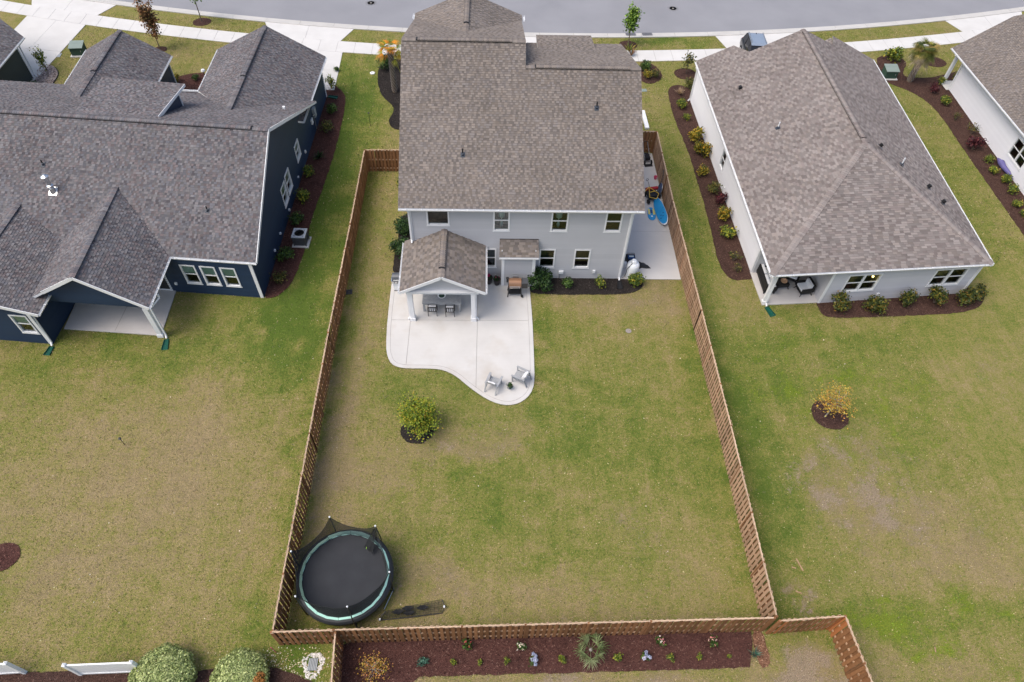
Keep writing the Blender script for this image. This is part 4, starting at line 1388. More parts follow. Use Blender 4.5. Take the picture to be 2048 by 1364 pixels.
downspout(N, [(-32.3, 19.9, 2.9), (-32.46, 19.52, 2.6), (-32.46, 19.56, 0.1)], .08)
# shed dormer
dA, dB, dC = Vector((-27.72, 11.0, 6.10)), Vector((-33.1, 11.62, 6.10)), Vector((-33.0, 7.1, 6.50))
roof_plane(NR, [dA, dB, dC, (-27.88, 6.66, 6.50)], 'shingle_slate', seed=32)
MB().add([(-28.0, 10.33, 4.80), (-28.0, 6.86, 6.42), (-28.0, 10.33, 6.02), (-28.1, 10.33, 4.80), (-28.1, 6.86, 6.42), (-28.1, 10.33, 6.02)], [(0, 2, 1), (3, 4, 5), (0, 3, 5, 2)]).build('dormer_wall', 'siding_navy', NR)
MB().add([(-28.0, 10.33, 4.8), (-32.9, 10.8, 4.8), (-32.9, 10.8, 6.02), (-28.0, 10.33, 6.02)], [(0, 1, 2, 3)]).build('dormer_wall', 'siding_navy', NR)
MB().bar((-27.70, 11.0, 6.02), (-27.86, 6.66, 6.54), .03, .17).build('rake_board', 'white_trim', NR)
MB().bar((-28.0, 10.3, 4.85), (-28.0, 10.3, 6.0), .09).build('corner_trim', 'white_trim', NR)
# rakes of the main gable
for a_, b_2 in (((-21.2, -1.86, 2.92), RE - Vector((-.02, 0, .09))), (RE - Vector((-.02, 0, .09)), (-20.62, 11.8, 3.92))):
    MB().bar(a_, b_2, .035, .20).build('rake_board', 'white_trim', N)
gutter(N, (-21.23, -1.86, 2.98), (-27.05, -1.35, 2.98), (-.087, -.996, 0))
# rear porch gable
pR, pRb = Vector((-26.11, -5.30, 3.0)), Vector((-26.14, -1.43, 3.0))
pA, pB = Vector((-29.32, -5.0, 4.98)), Vector((-29.52, 2.15, 4.98))
pL, pLb = Vector((-32.6, -4.75, 3.0)), Vector((-32.7, -.9, 3.0))
roof_plane(NR, [pR, pRb, pB, pA], 'shingle_slate', seed=33)
roof_plane(NR, [pLb, pL, pA, pB], 'shingle_slate', seed=34)
ridge_caps(NR, pA, pB, 'shingle_slate', width=.34, seed=35)
for a_, b_2 in ((pR - Vector((0, .012, .08)), pA - Vector((0, .012, .08))), (pA - Vector((0, .012, .08)), Vector((-31.55, -4.8, 3.56)))):
    MB().bar(a_, b_2, .035, .20).build('rake_board', 'white_trim', N)
gutter(N, pR, pRb, (1, 0, 0))
w_, F = siding_wall(N, (-32.4, -4.30), (-26.55, -4.80), [(0, 2.55), (5.87, 2.55), (5.87, 2.82), (2.95, 4.72), (0, 2.9)], [], 'siding_navy', 0.17, name='gable_wall')
MB().box((0.0, -.14, 2.44), (5.87, .02, 2.56), F).build('porch_beam', 'siding_navy', N)
MB().add([(-32.3, -4.3, 2.56), (-26.5, -4.8, 2.56), (-26.5, -1.4, 2.56), (-32.3, -.9, 2.56)], [(3, 2, 1, 0)]).build('porch_ceiling', 'white_trim', N)
MB().box((-26.78, -4.92, .06), (-26.52, -4.66, 2.46)).build('porch_post', 'white_trim', N)
MB().box((-26.82, -4.96, .05), (-26.48, -4.62, .26)).build('post_base', 'white_trim', N)
downspout(N, [(-26.02, -4.2, 2.86), (-25.98, -4.25, 2.66), (-26.35, -4.86, 2.45), (-26.35, -4.86, .18), (-26.30, -5.02, .08)], .085)
# west rear wing
lA, lB = Vector((-35.25, -5.68, 4.25)), Vector((-35.05, 1.6, 4.25))
lR, lRb = Vector((-31.65, -5.82, 3.0)), Vector((-31.64, -4.40, 3.0))
roof_plane(NR, [lR, (-31.66, -.9, 3.0), lB, lA], 'shingle_slate', seed=36)
roof_plane(NR, [(-38.7, -1.0, 3.0), (-38.8, -5.5, 3.0), lA, lB], 'shingle_slate', seed=37)
ridge_caps(NR, lA, lB, 'shingle_slate', width=.34, seed=38)
for a_, b_2 in ((lR - Vector((0, .012, .08)), lA - Vector((0, .012, .08))), (lA - Vector((0, .012, .08)), Vector((-38.8, -5.5, 2.92)))):
    MB().bar(a_, b_2, .035, .20).build('rake_board', 'white_trim', N)
gutter(N, lR, lRb, (1, 0, 0))
q = (2.29, 3.26, .87, 2.39)
w_, F = siding_wall(N, (-36.0, -5.05), (-32.49, -5.38), [(0, 0.0), (3.525, 0.0), (3.525, 2.86), (.8, 3.9), (0, 3.85)], [q], 'siding_navy', 0.17)
window(N, F, *q, blind=.5)
trim(N, F, 3.36, 3.545, 0, 2.84)
w_, F = siding_wall(N, (-32.49, -5.38), (-32.35, -.9), [(0, 0.0), (4.48, 0.0), (4.48, 2.55), (0, 2.85)], [], 'siding_navy', 0.17)
downspout(N, [(-31.6, -4.9, 2.86), (-31.85, -5.1, 2.66), (-32.46, -5.30, 2.5), (-32.46, -5.43, .2), (-32.42, -5.6, .08)], .085)
MB().prism([(-26.692, -4.794), (-32.251, -4.342), (-32.4, -.88), (-26.837, -1.297)], -.03, .06).build('porch_slab', 'concrete_porch', N)
jx0, jx1 = (-29.35, -4.48), (-29.25, -1.1)
MB().bar((jx0[0], jx0[1], .0605), (jx1[0], jx1[1], .0605), .03, .006).build('slab_joint', 'concrete_joint', N)
# stacks and vents on the rear slope
nbk = (-.05, -.588, 1)
for x_, y_ in ((-24.15, .82), (-33.85, 3.45)):
    plumbing_vent(NR, (x_, y_, on_back(x_, y_)), nbk, .26)
fx, fy = -33.1, 2.05
fz = on_back(fx, fy)
T = Matrix.Translation((fx, fy, fz)) @ Vector(nbk).normalized().to_track_quat('Z', 'Y').to_matrix().to_4x4()
fl = MB().box((-.24, -.26, .012), (.24, .26, .03), T)
fl.lathe([(.20, -.05), (.15, .22), (.14, .26)], 14, (fx, fy, fz))
fl = fl.build('flue_base', 'bright_metal', NR)
MB().lathe([(.115, .2), (.115, .95), (.10, .96)], 14, (fx, fy, fz)).build('flue_pipe', 'bright_metal', fl)
MB().lathe([(.17, .42), (.19, .44), (.13, .48)], 14, (fx, fy, fz)).build('storm_collar', 'bright_metal', fl)
MB().lathe([(.15, .88), (.18, .90), (.18, 1.05), (.22, 1.06), (.05, 1.16), (.0, 1.165)], 16, (fx, fy, fz)).build('flue_cap', 'bright_metal', fl)
MB().box((-21.6, 10.2, 4.9), (-21.45, 10.35, 5.05)).build('roof_vent', 'white_paint', NR)
zero(N)

# ================================================================== PALE GREY HIP-ROOFED HOUSE (east neighbour)
E = thing('hip_roofed_house', 'pale grey single storey house with taupe hip roof east of the fence', 'house', (14.5, 8, 0))
ER = roof_root(E)
eSW, eSE, eNW = Vector((7.98, -2.50, 3.0)), Vector((21.27, -1.43, 3.0)), Vector((7.78, 20.46, 3.0))
eNE = Vector((21.95, 21.2, 3.0))
AP, RN = Vector((14.66, 5.50, 6.30)), Vector((14.68, 19.22, 6.30))
gW, gWb = Vector((10.38, 20.55, 4.28)), Vector((10.38, 19.0, 4.28))
gE, gEb = Vector((18.05, 21.3, 4.66)), Vector((18.05, 19.4, 4.66))
roof_plane(ER, [eSW, eSE, AP], 'shingle_taupe', pieces=300, seed=41, exp=.145, wid=(.22, .42))
roof_plane(ER, [eNW, eSW, AP, RN, gWb + Vector((.75, -.0, .36)), gW], 'shingle_taupe', seed=42, thick=.03, exp=.145, wid=(.2, .40))
roof_plane(ER, [eSE, eNE, gE, gEb + Vector((-.6, 0, .3)), RN, AP], 'shingle_taupe', seed=43, thick=.03, exp=.145, wid=(.2, .40))
roof_plane(ER, [(12.9, 20.7, 3.1), (12.9, 17.0, 2.95), (10.38, 17.0, 4.06), (10.38, 20.55, 4.27)], 'shingle_taupe', seed=44)
roof_plane(ER, [(15.2, 17.0, 3.0), (15.2, 20.9, 3.3), (18.05, 21.3, 4.62), (18.05, 17.0, 4.3)], 'shingle_taupe', seed=45)
ridge_caps(ER, eSW, AP, 'shingle_taupe', width=.38, seed=46)
ridge_caps(ER, eSE, AP, 'shingle_taupe', width=.38, seed=47)
ridge_caps(ER, AP, RN, 'shingle_taupe', width=.36, vent=(0.03, 0.97), seed=48)
for a_, b_2, o_ in ((eSW, eSE, (.08, -1, 0)), (eNW, eSW, (-1, 0, 0)), (eSE, eNE, (1, 0, 0))):
    gutter(E, a_, b_2, o_)
MB().prism([(7.98, -2.5), (21.27, -1.43), (21.9, 21.0), (7.78, 20.4)], 2.80, 2.842).build('soffit', 'soffit', E)
ws0, ws1 = (11.88, -1.93), (21.20, -1.02)
LS = 9.364
ewn = [(1.05, 3.14, .90, 2.36), (6.52, 8.60, .90, 2.36)]
w_, F = siding_wall(E, ws0, ws1, [(0, 0.0), (LS, 0.0), (LS, 2.82), (0, 2.82)], ewn, 'siding_pale', 0.19)
for q in ewn: window(E, F, *q, style='double')
trim(E, F, -.02, .13, 0, 2.82)
trim(E, F, LS - .14, LS + .02, 0, 2.82)
wall_box(E, F, 3.62, .52, .14, .16, .08, 'white_paint', 'outlet_box')
q = (9.44, 10.38, .88, 2.28)
w_, F = siding_wall(E, (7.90, 19.86), (8.37, .56), [(0, 0.0), (19.306, 0.0), (19.306, 2.82), (0, 2.82)], [q], 'siding_white', 0.19)  # west wall takes the lighter siding: its sunlit brightness is put into the colour
window(E, F, *q)
trim(E, F, 19.18, 19.326, 0, 2.82)
wall_box(E, F, 11.6, .5, .10, .16, .08, 'white_paint', 'outlet_box')
downspout(E, [(7.70, 19.8, 2.86), (7.80, 19.7, 2.6), (7.82, 19.7, .22), (7.66, 19.6, .1)], .085)
w_, F = siding_wall(E, (8.45, .56), (11.9, .66), [(0, 0.0), (3.45, 0.0), (3.45, 2.8), (0, 2.8)], [], 'siding_grey', 0.19)
MB().box((1.4, 0, .06), (3.1, .05, 2.1), F).build('door', 'white_trim', E)
MB().box((1.5, .05, .16), (2.2, .055, 2.0), F).build('door_glass', 'black_metal', E)
MB().box((2.3, .05, .16), (3.0, .055, 2.0), F).build('door_glass', 'black_metal', E)
w_, F = siding_wall(E, (11.9, .66), (11.88, -1.93), [(0, 0.0), (2.59, 0.0), (2.59, 2.8), (0, 2.8)], [], 'siding_pale', 0.19)
wb = MB()
for p_, q_ in (((21.2, -1.02), (21.7, 20.4)), ((21.7, 20.4), (14.7, 20.3)), ((14.7, 20.3), (14.6, 18.6)), ((14.6, 18.6), (12.6, 18.6)), ((12.6, 18.6), (12.6, 20.0)), ((12.6, 20.0), (7.9, 19.86))):
    ff = wall_frame(p_, q_)
    wb.box((0, -.12, 0), ((Vector(q_) - Vector(p_)).length, 0, 2.8), ff)
wb.build('outer_wall', 'siding_pale', E)
MB().prism([(8.389, -2.166), (11.883, -1.931), (11.9, .64), (8.3, .54)], -.03, .07).build('porch_slab', 'concrete_porch', E)
MB().box((8.42, -2.06, .07), (8.60, -1.88, 2.8)).build('porch_post', 'white_trim', E)
MB().box((8.38, -2.10, .07), (8.64, -1.84, .25)).build('post_base', 'white_trim', E)
for a_, b_2 in (((8.35, -2.05, 2.72), (11.95, -1.87, 2.72)), ((8.45, -2.0, 2.72), (8.45, .6, 2.72))):
    MB().bar(a_, b_2, .16, .18).build('porch_beam', 'white_trim', E)
downspout(E, [(8.2, -2.55, 2.86), (8.56, -2.14, 2.62), (8.60, -2.14, .2), (8.62, -2.3, .08)], .085)
downspout(E, [(21.2, -1.5, 2.86), (21.12, -1.12, 2.6), (21.14, -1.1, .2)], .085)
def w_slope(x): return 3.0 + (x - 7.9) * .490
def e_slope(x): return 3.0 + (21.5 - x) * .4825
def slope_hit(c): return c
def box_vent(roof, p, n_, mat='black_plastic', s=.15):
    s *= .72
    T = Matrix.Translation(Vector(p)) @ Vector(n_).normalized().to_track_quat('Z', 'Y').to_matrix().to_4x4()
    v = MB().box((-s * 1.3, -s * 1.3, .012), (s * 1.3, s * 1.3, .028), T).build('vent_flashing', mat, roof)
    MB().box((-s, -s * .8, .03), (s, s * .8, .16), T).box((-s * 1.08, -s * .95, .15), (s * 1.08, s * .95, .185), T).build('vent_hood', mat, v)
for x_, y_ in ((9.82, 15.15),):
    box_vent(ER, (x_, y_, w_slope(x_)), (-.49, 0, 1))
plumbing_vent(ER, (10.9, 9.55, w_slope(10.9)), (-.49, 0, 1), .40, 'white_paint')
box_vent(ER, (16.05, 6.10, e_slope(16.05)), (.48, 0, 1), s=.12)
plumbing_vent(ER, (17.35, 5.15, e_slope(17.35)), (.48, 0, 1), .40, 'white_paint')
for x_, y_ in ((18.95, 3.95), (19.55, 2.85)):
    box_vent(ER, (x_, y_, e_slope(x_)), (.48, 0, 1), s=.13)
zero(E)

# ================================================================== WHITE HOUSE (far east) and DARK GREEN HOUSE (far west)
W = thing('white_house', 'white sided house with brown shingle roof, porch column and red shrubs', 'house', (34, 15, 0))
WR = roof_root(W)
a0, a1 = Vector((29.22, 23.2, 3.0)), Vector((29.70, -2.0, 3.0))
roof_plane(WR, [a0, a1, (33.9, 3.0, 4.93), (38.0, 6.0, 6.85), (38.0, 23.6, 6.85), (35.3, 24.1, 5.6), (33.75, 24.55, 4.93)], 'shingle_brown', seed=51)
roof_plane(WR, [(36.2, 24.6, 3.8), (36.2, 21, 3.8), (33.75, 21, 4.92), (33.75, 24.55, 4.92)], 'shingle_brown', seed=52)
roof_plane(WR, [(46.5, -2, 3.0), (46.5, 23.6, 3.0), (38, 23.6, 6.85), (38, 6.0, 6.85)], 'shingle_brown', seed=53)
gutter(W, a0, a1, (-1, 0, 0))
q = (12.86, 13.92, .84, 2.32)
WF = siding_wall(W, (30.12, 21.3), (29.60, 8.12), [(0, 0.0), (25, 0.0), (25, 2.82), (0, 2.82)], [], 'siding_white', 0.19) if False else None
w_, F = siding_wall(W, (30.05, 21.9), (29.65, -1.5), [(0, 0.0), (23.4, 0.0), (23.4, 2.82), (0, 2.82)], [(9.70, 11.75, .84, 2.32)], 'siding_white', 0.19)
window(W, F, 9.70, 11.75, .84, 2.32, style='double')
trim(W, F, -.05, .12, 0, 2.82)
downspout(W, [(29.15, 22.3, 2.86), (29.9, 21.95, 2.6), (29.96, 21.95, .2)], .085)
MB().prism([(29.75, 21.9), (36, 22.2), (36, 23.6), (29.70, 23.2)], -.03, .08).build('porch_slab', 'concrete_walk', W)
MB().box((29.78, 22.85, .08), (30.0, 23.07, 2.80)).build('porch_post', 'white_trim', W)
MB().box((29.70, 22.77, .08), (30.08, 23.15, .36)).build('post_base', 'white_trim', W)
wb = MB()
for p_, q_ in (((36, 22.0), (30.05, 21.9)), ((46, 23), (36, 23.2)), ((29.65, -1.5), (46, -1)), ((46, -1), (46, 23))):
    ff = wall_frame(p_, q_)
    wb.box((0, -.12, 0), ((Vector(q_) - Vector(p_)).length, 0, 2.8), ff)
wb.build('outer_wall', 'siding_white', W)
box_vent(WR, (32.2, 15.4, 3.0 + (32.2 - 29.35) * .45), (-.45, 0, 1), s=.15)
zero(W)

D = thing('dark_green_house', 'dark green sided house corner at the stone bed beside the long driveway', 'house', (-50, 12, 0))
DR = roof_root(D)
roof_plane(DR, [(-44.25, 10.0, 2.9), (-44.28, 22.45, 2.9), (-49.6, 25.9, 5.2), (-49.6, 10.0, 5.2)], 'shingle_slate', seed=61)
roof_plane(DR, [(-55, 23, 2.9), (-55, 10, 2.9), (-49.6, 10, 5.2), (-49.6, 25.9, 5.2)], 'shingle_slate', seed=62)
gutter(D, (-44.25, 10.0, 2.89), (-44.28, 22.45, 2.89), (1, 0, 0))
w_, F = siding_wall(D, (-44.75, 10.0), (-44.6, 21.6), [(0, 0.0), (11.6, 0.0), (11.6, 2.78), (0, 2.78)], [], 'siding_forest', 0.19)
trim(D, F, 11.46, 11.62, 0, 2.78)
downspout(D, [(-44.2, 22.2, 2.8), (-44.5, 21.75, 2.55), (-44.52, 21.72, .2), (-44.3, 21.6, .1)], .085)
wall_box(D, F, 7.6, 1.25, .34, .85, .2, 'grey_box', 'meter_box')
MB().lathe([(.11, 0), (.11, .08), (.08, .1)], 14, F @ Vector((7.6, .22, 1.4)), Matrix.Rotation(pi / 2, 4, 'Y')).build('electric_meter', 'bright_metal', D)
wb = MB()
for p_, q_ in (((-44.6, 21.6), (-54.6, 22.4)), ((-54.6, 22.4), (-54.6, 10)), ((-54.6, 10), (-44.75, 10.0))):
    ff = wall_frame(p_, q_)
    wb.box((0, -.12, 0), ((Vector(q_) - Vector(p_)).length, 0, 2.78), ff)
wb.build('outer_wall', 'siding_forest', D)
zero(D)

# ================================================================== FENCES
def picket_mesh():
    mb = MB()
    w, t, h = 0.138, 0.018, 1.83
    p = [(-w / 2, -t / 2, .03), (w / 2, -t / 2, .03), (w / 2, t / 2, .03), (-w / 2, t / 2, .03)]
    q = [(-w / 2, h - .035), (-w / 2 + .03, h), (w / 2 - .03, h), (w / 2, h - .035)]
    f = [(-w / 2, -t / 2, .03), (w / 2, -t / 2, .03)] + [(x, -t / 2, z) for x, z in q[::-1]]
    b = [(x, t / 2, z) for x, _, z in f]
    n = len(f)
    mb.add(f + b, [tuple(range(n)), tuple(range(2 * n - 1, n - 1, -1))])
    for i in range(n):
        j = (i + 1) % n
        mb.mi = 1 if i in (2, 3, 4) else 0
        mb.f.append((j, i, i + n, j + n)); mb.m.append(mb.mi)
    return mb.mesh('picket', ['picket_wood', 'cut_wood'])
PICKET = picket_mesh()
PICKET_ORANGE = PICKET.copy()
PICKET_ORANGE.materials[0] = MAT['orange_wood']
PICKET_PALE = PICKET.copy()
MAT['picket_sunlit'] = mottled('picket_sunlit', (0.31, 0.185, 0.11), (0.50, 0.335, 0.22), 3.5, 0.85, 0.25, 45, 0.2, objvar=0.22)  # lit copy of the picket wood: sunlight put into a paler tone
PICKET_PALE.materials[0] = MAT['picket_sunlit']

def fence(pts, label, seed, pm=PICKET, side0=1, orange_ends=(), group='brown picket fences round the yards', pale_side=0):
    rng = random.Random(seed)
    root = thing('wooden_fence', label, 'fence', (pts[0][0], pts[0][1], 0), 0, group)
    O = Vector((pts[0][0], pts[0][1], 0))
    count = 0
    acc = 0.0
    for a, b in zip(pts[:-1], pts[1:]):
        a, b = Vector((a[0], a[1], 0)) - O, Vector((b[0], b[1], 0)) - O
        d = (b - a); L = d.length; d.normalize()
        nrm = Vector((d.y, -d.x, 0))
        ang = math.atan2(d.y, d.x)
        npost = max(1, round(L / 2.44))
        for i in range(npost + 1):
            if i == npost and b is not Vector(pts[-1]) and False: continue
            c = a + d * (L * i / npost)
            top = 1.80 + rng.uniform(-.02, .05)
            MB().box((c.x - .045, c.y - .045, 0), (c.x + .045, c.y + .045, top)).build('post', 'picket_wood', root)
            if i < npost:
                e = a + d * (L * (i + 1) / npost)
                for z in (.30, 1.02, 1.775):
                    MB().bar(c + d * .046 + Vector((0, 0, z + rng.uniform(-.015, .015))), e - d * .046 + Vector((0, 0, z + rng.uniform(-.015, .015))), .05, .09).build('rail', 'cut_wood' if z > 1.7 else 'rail_wood', root)
        s = 0.07
        k = 0
        while s < L - 0.05:
            sd = 1 if (k % 2 == 0) else -1
            p = a + d * (s + rng.uniform(-.008, .008)) + nrm * (sd * .036)
            m = pm
            if pale_side and sd == pale_side: m = PICKET_PALE
            if s < .35 and 0 in orange_ends or s > L - .35 and 1 in orange_ends: m = PICKET_ORANGE
            put('picket', m, root, (p.x, p.y, rng.uniform(-.015, .02)), (rng.uniform(-.012, .012), rng.uniform(-.010, .010), ang + rng.uniform(-.02, .02)))
            count += 1
            k += 1
            s += 0.1175
    return root
fence([(-16.68, -21.34), (-16.75, -12.22), (-16.80, -5.95), (-16.76, 2.7), (-16.77, 10.22)], 'long brown fence between the navy house lawn and the yard with the trampoline', 1)
fence([(3.89, -20.93), (3.95, -11.75), (3.91, -4.16), (3.80, 5.32), (3.86, 12.84)], 'long sunlit tan fence between the fenced yard and the pale hip roofed house', 2, pale_side=-1)
fence([(-16.74, -21.40), (-14.25, -21.34), (3.80, -20.98)], 'brown back fence behind the trampoline with the red mulch flower bed along it', 3)
fence([(-16.72, 10.24), (-13.15, 10.30)], 'short fence return joining the long west fence to the two storey house', 4)
fence([(0.10, 12.86), (3.80, 12.88)], 'short dark fence return across the side yard slab by the hand truck', 5)
fence([(-14.17, -21.45), (-13.98, -24.6)], 'short fence running south from the back fence beside the stone ringed drain', 6, orange_ends=(0,))
fence([(4.0, -21.10), (6.78, -20.93), (7.14, -24.6)], 'fence with orange new boards turning the corner round bare ground south east', 7, orange_ends=(0, 1))

# ================================================================== PLANTS
def leaf_quad(mb, p, s, rng, out=None, asp=1.7):
    n = Vector((rng.gauss(0, 1), rng.gauss(0, 1), rng.gauss(0.55, 1)))
    if out is not None:
        n += out * 1.2
    if n.length < 1e-3: n = Vector((0, 0, 1))
    n.normalize()
    t = n.orthogonal().normalized()
    t = Quaternion(n, rng.uniform(0, 2 * pi)) @ t
    b = n.cross(t)
    L = s * asp / 2
    W = s / 2
    mb.add([p - t * L, p + b * W, p + t * L, p - b * W], [(0, 1, 2, 3)])

PAL = {
    'lime': [((.035, .065, .012), 3), ((.085, .125, .018), 4), ((.19, .215, .025), 3), ((.30, .25, .03), 1)],
    'green': [((.022, .045, .012), 4), ((.045, .085, .018), 4), ((.085, .14, .025), 2)],
    'dark': [((.012, .030, .010), 4), ((.024, .055, .014), 4), ((.050, .095, .022), 1.5)],
    'golden': [((.050, .065, .010), 3), ((.14, .135, .016), 4), ((.30, .215, .022), 3), ((.36, .19, .02), 1.5)],
    'olive': [((.040, .050, .014), 4), ((.085, .090, .020), 3), ((.17, .13, .03), 1.5)],
    'maroon': [((.035, .008, .012), 4), ((.075, .014, .020), 3), ((.12, .03, .03), 1)],
    'yellowtree': [((.06, .10, .014), 3), ((.14, .195, .020), 4), ((.26, .28, .025), 3), ((.34, .25, .03), 1.2)],
    'orange': [((.26, .20, .035), 3), ((.40, .25, .04), 4), ((.44, .20, .05), 2), ((.34, .29, .06), 2)],
    'rust': [((.12, .055, .025), 3), ((.19, .095, .040), 3), ((.08, .07, .025), 1.5), ((.24, .14, .06), 1)],
    'holly': [((.022, .036, .010), 4), ((.055, .068, .014), 4), ((.125, .115, .018), 3), ((.19, .11, .02), 1)],
    'sage': [((.15, .19, .065), 3), ((.27, .32, .115), 4), ((.42, .46, .20), 3)],
    'fresh': [((.05, .10, .015), 3), ((.11, .19, .025), 4), ((.19, .27, .04), 2)],
    'conifer': [((.34, .20, .035), 4), ((.24, .19, .03), 3), ((.36, .16, .06), 3)],
    'straw': [((.28, .20, .12), 3), ((.40, .30, .19), 3), ((.20, .14, .08), 2)],
    'blue': [((.03, .075, .055), 3), ((.055, .13, .09), 3), ((.10, .19, .14), 1)],
}
def pick(pal, rng):
    tot = sum(w for _, w in pal)
    r = rng.uniform(0, tot)
    for c, w in pal:
        r -= w
        if r <= 0:
            break
    g = rng.uniform(.8, 1.22) * 1.45
    return (c[0] * g, c[1] * g, c[2] * g)

def foliage(seed, n, rx, ry, h, pal, size=.06, z0=.05, lobes=7, shell=.5, asp=1.7):
    """leaf-sized faces spread through several overlapping lobes"""
    rng = random.Random(seed)
    mb = MB()
    L = []
    for _ in range(lobes):
        a, q = rng.uniform(0, 2 * pi), rng.uniform(.0, .55) ** .7
        L.append((Vector((cos(a) * q * rx, sin(a) * q * ry, z0 + h * rng.uniform(.32, .66))), rng.uniform(.42, .68), rng.uniform(.85, 1.15)))
    for i in range(n):
        c, k, br = L[i % lobes]
        d = Vector((rng.gauss(0, 1), rng.gauss(0, 1), rng.gauss(0.15, 1))).normalized()
        r = rng.random() ** (1 - shell * .8) if rng.random() < .8 else rng.uniform(.9, 1.25)
        p = c + Vector((d.x * rx * k * r, d.y * ry * k * r, d.z * h * .5 * k * 1.25 * r))
        if p.z < .02: p.z = rng.uniform(.02, .1)
        t = pick(pal, rng)
        mb.tone = (t[0] * br, t[1] * br, t[2] * br)
        leaf_quad(mb, p, size * rng.uniform(.7, 1.35), rng, d, asp)
    return mb

def stems(seed, n, h, spread, r=.012, mat='bark', z0=0.0):
    rng = random.Random(seed)
    mb = MB()
    for i in range(n):
        a = 2 * pi * i / n + rng.uniform(-.5, .5)
        q = spread * rng.uniform(.35, 1)
        k = h * rng.uniform(.7, 1)
        pts = [(0.02 * cos(a), 0.02 * sin(a), z0), (q * .45 * cos(a), q * .45 * sin(a), z0 + k * .5), (q * cos(a + .2), q * sin(a + .2), z0 + k)]
        mb.tube(pts, [r, r * .7, r * .3], 5, cap=False)
    return mb

SHRUBS = {}
def shrub_proto(kind, var):
    key = (kind, var)
    if key in SHRUBS: return SHRUBS[key]
    sd = sum(map(ord, kind)) * 7 + var * 101
    spec = {   # n, rx, ry, h, pal, leaf size, lobes, shell
        'lime': (620, .42, .40, .62, 'lime', .062, 6, .4), 'green': (620, .44, .42, .62, 'green', .062, 6, .4), 'dark': (1500, .62, .58, 1.0, 'dark', .065, 8, .55),
        'holly': (900, .44, .42, .85, 'holly', .06, 8, .4), 'golden': (820, .48, .45, .80, 'golden', .065, 8, .3), 'olive': (430, .42, .40, .55, 'olive', .055, 6, .3), 'maroon': (620, .45, .42, .7, 'maroon', .060, 7, .3),
        'sparse': (120, .40, .36, .60, 'olive', .05, 7, .2), 'upright': (420, .34, .32, .85, 'lime', .055, 7, .25), 'small': (170, .22, .20, .28, 'lime', .045, 4, .4),
        'blue': (150, .22, .2, .2, 'blue', .05, 4, .3), 'conifer': (800, .5, .45, 1.1, 'golden', .04, 9, .1),
    }[kind]
    n, rx, ry, h, pal, sz, lb, sh = spec
    f = foliage(sd, n, rx, ry, h, PAL[pal], sz, .05, lb, sh).mesh('foliage', 'leaf')
    s = stems(sd + 1, 7 if kind != 'sparse' else 12, h * (.85 if kind != 'sparse' else 1.05), rx * .8).mesh('stem', 'bark')
    SHRUBS[key] = (f, s)
    return SHRUBS[key]

_pv = [0]
def plant(kind, xy, label, s=1.0, cat='shrub', group=None, name='shrub', sz=None):
    _pv[0] += 1
    v = _pv[0] % 3
    f, st = shrub_proto(kind, v)
    t = thing(name, label, cat, (xy[0], xy[1], 0.02), _pv[0] * 2.4, group)
    s *= 1.2
    t.scale = (s, s, s * (sz or 1.0))
    put('foliage', f, t)
    put('stem', st, t)
    return t

NB = 'shrubs in the red mulch bed beside the navy house'
for kind, xy, lab, s in (
    ('upright', (-20.829, 20.613), 'yellow green bush at the street end of the navy house bed', 1.15),
    ('green', (-20.32, 17.166), 'green bush below the electric meter of the navy house', 1.0),
    ('olive', (-20.328, 14.711), 'olive bush between the meter bush and the strappy lily along the navy house', 1.25),
    ('lime', (-20.66, 9.586), 'yellow green bush below the pair of navy house windows, nearer the street', 1.05),
    ('lime', (-20.729, 6.973), 'yellow green bush two places street side of the air conditioner', 1.15),
    ('green', (-20.639, 4.581), 'green bush tight behind the grey air conditioner by the navy wall', 1.1),
    ('green', (-20.765, 1.44), 'dark green bush just south of the grey air conditioner', 1.1),
    ('olive', (-20.803, -0.45), 'last bush of the navy house bed, at its rounded back end', 1.05)):
    plant(kind, xy, lab, s, group=NB)

def blades(seed, n, L, pal, spread=.6, w=.03, droop=.5, name='blade'):
    rng = random.Random(seed)
    mb = MB()
    for i in range(n):
        a = rng.uniform(0, 2 * pi)
        d = Vector((cos(a), sin(a), 0))
        k = L * rng.uniform(.6, 1.05)
        o = spread * rng.uniform(.25, 1)
        mb.tone = pick(pal, rng)
        pts = []
        for j in range(4):
            t = j / 3
            pts.append(d * (k * o * t) + Vector((0, 0, k * (t * 1.0 - droop * o * t * t * 1.1))))
        side = Vector((-d.y, d.x, 0))
        vs = []
        for j, p in enumerate(pts):
            ww = w * (1, .9, .65, .08)[j] / 2
            vs += [p - side * ww, p + side * ww]
        mb.add(vs, [(2 * j, 2 * j + 1, 2 * j + 3, 2 * j + 2) for j in range(3)])
    return mb
def tuft(xy, label, n, L, pal, spread=.8, w=.03, droop=.5, cat='plant', name='grass_clump', group=None, seed=1, z=.03):
    t = thing(name, label, cat, (xy[0], xy[1], z), 0, group)
    blades(seed, n, L, PAL[pal], spread, w, droop).build('leaves', 'leaf', t)
    MB().lathe([(.05, -.02), (.04, .08), (.0, .1)], 7).build('root_clump', 'bark', t)
    return t
tuft((-20.421, 11.571), 'dark strap leaved lily in the middle of the navy house bed', 70, .75, 'dark', .95, .05, .6, seed=3)
tuft((-19.785, 3.174), 'small straggly grass clump on the lawn edge beside the air conditioner', 40, .35, 'lime', .9, .025, .5, seed=4)
plant('golden', (-33.176, 21.186), 'golden bush at the west end of the navy house front bed', .7, group='bushes in the navy house front bed')
plant('green', (-31.786, 21.594), 'small green bush beside the white globe in the navy house front bed', .6, group='bushes in the navy house front bed')
plant('green', (-20.774, 23.285), 'low green weed clump in the grass beside the front path', .55)

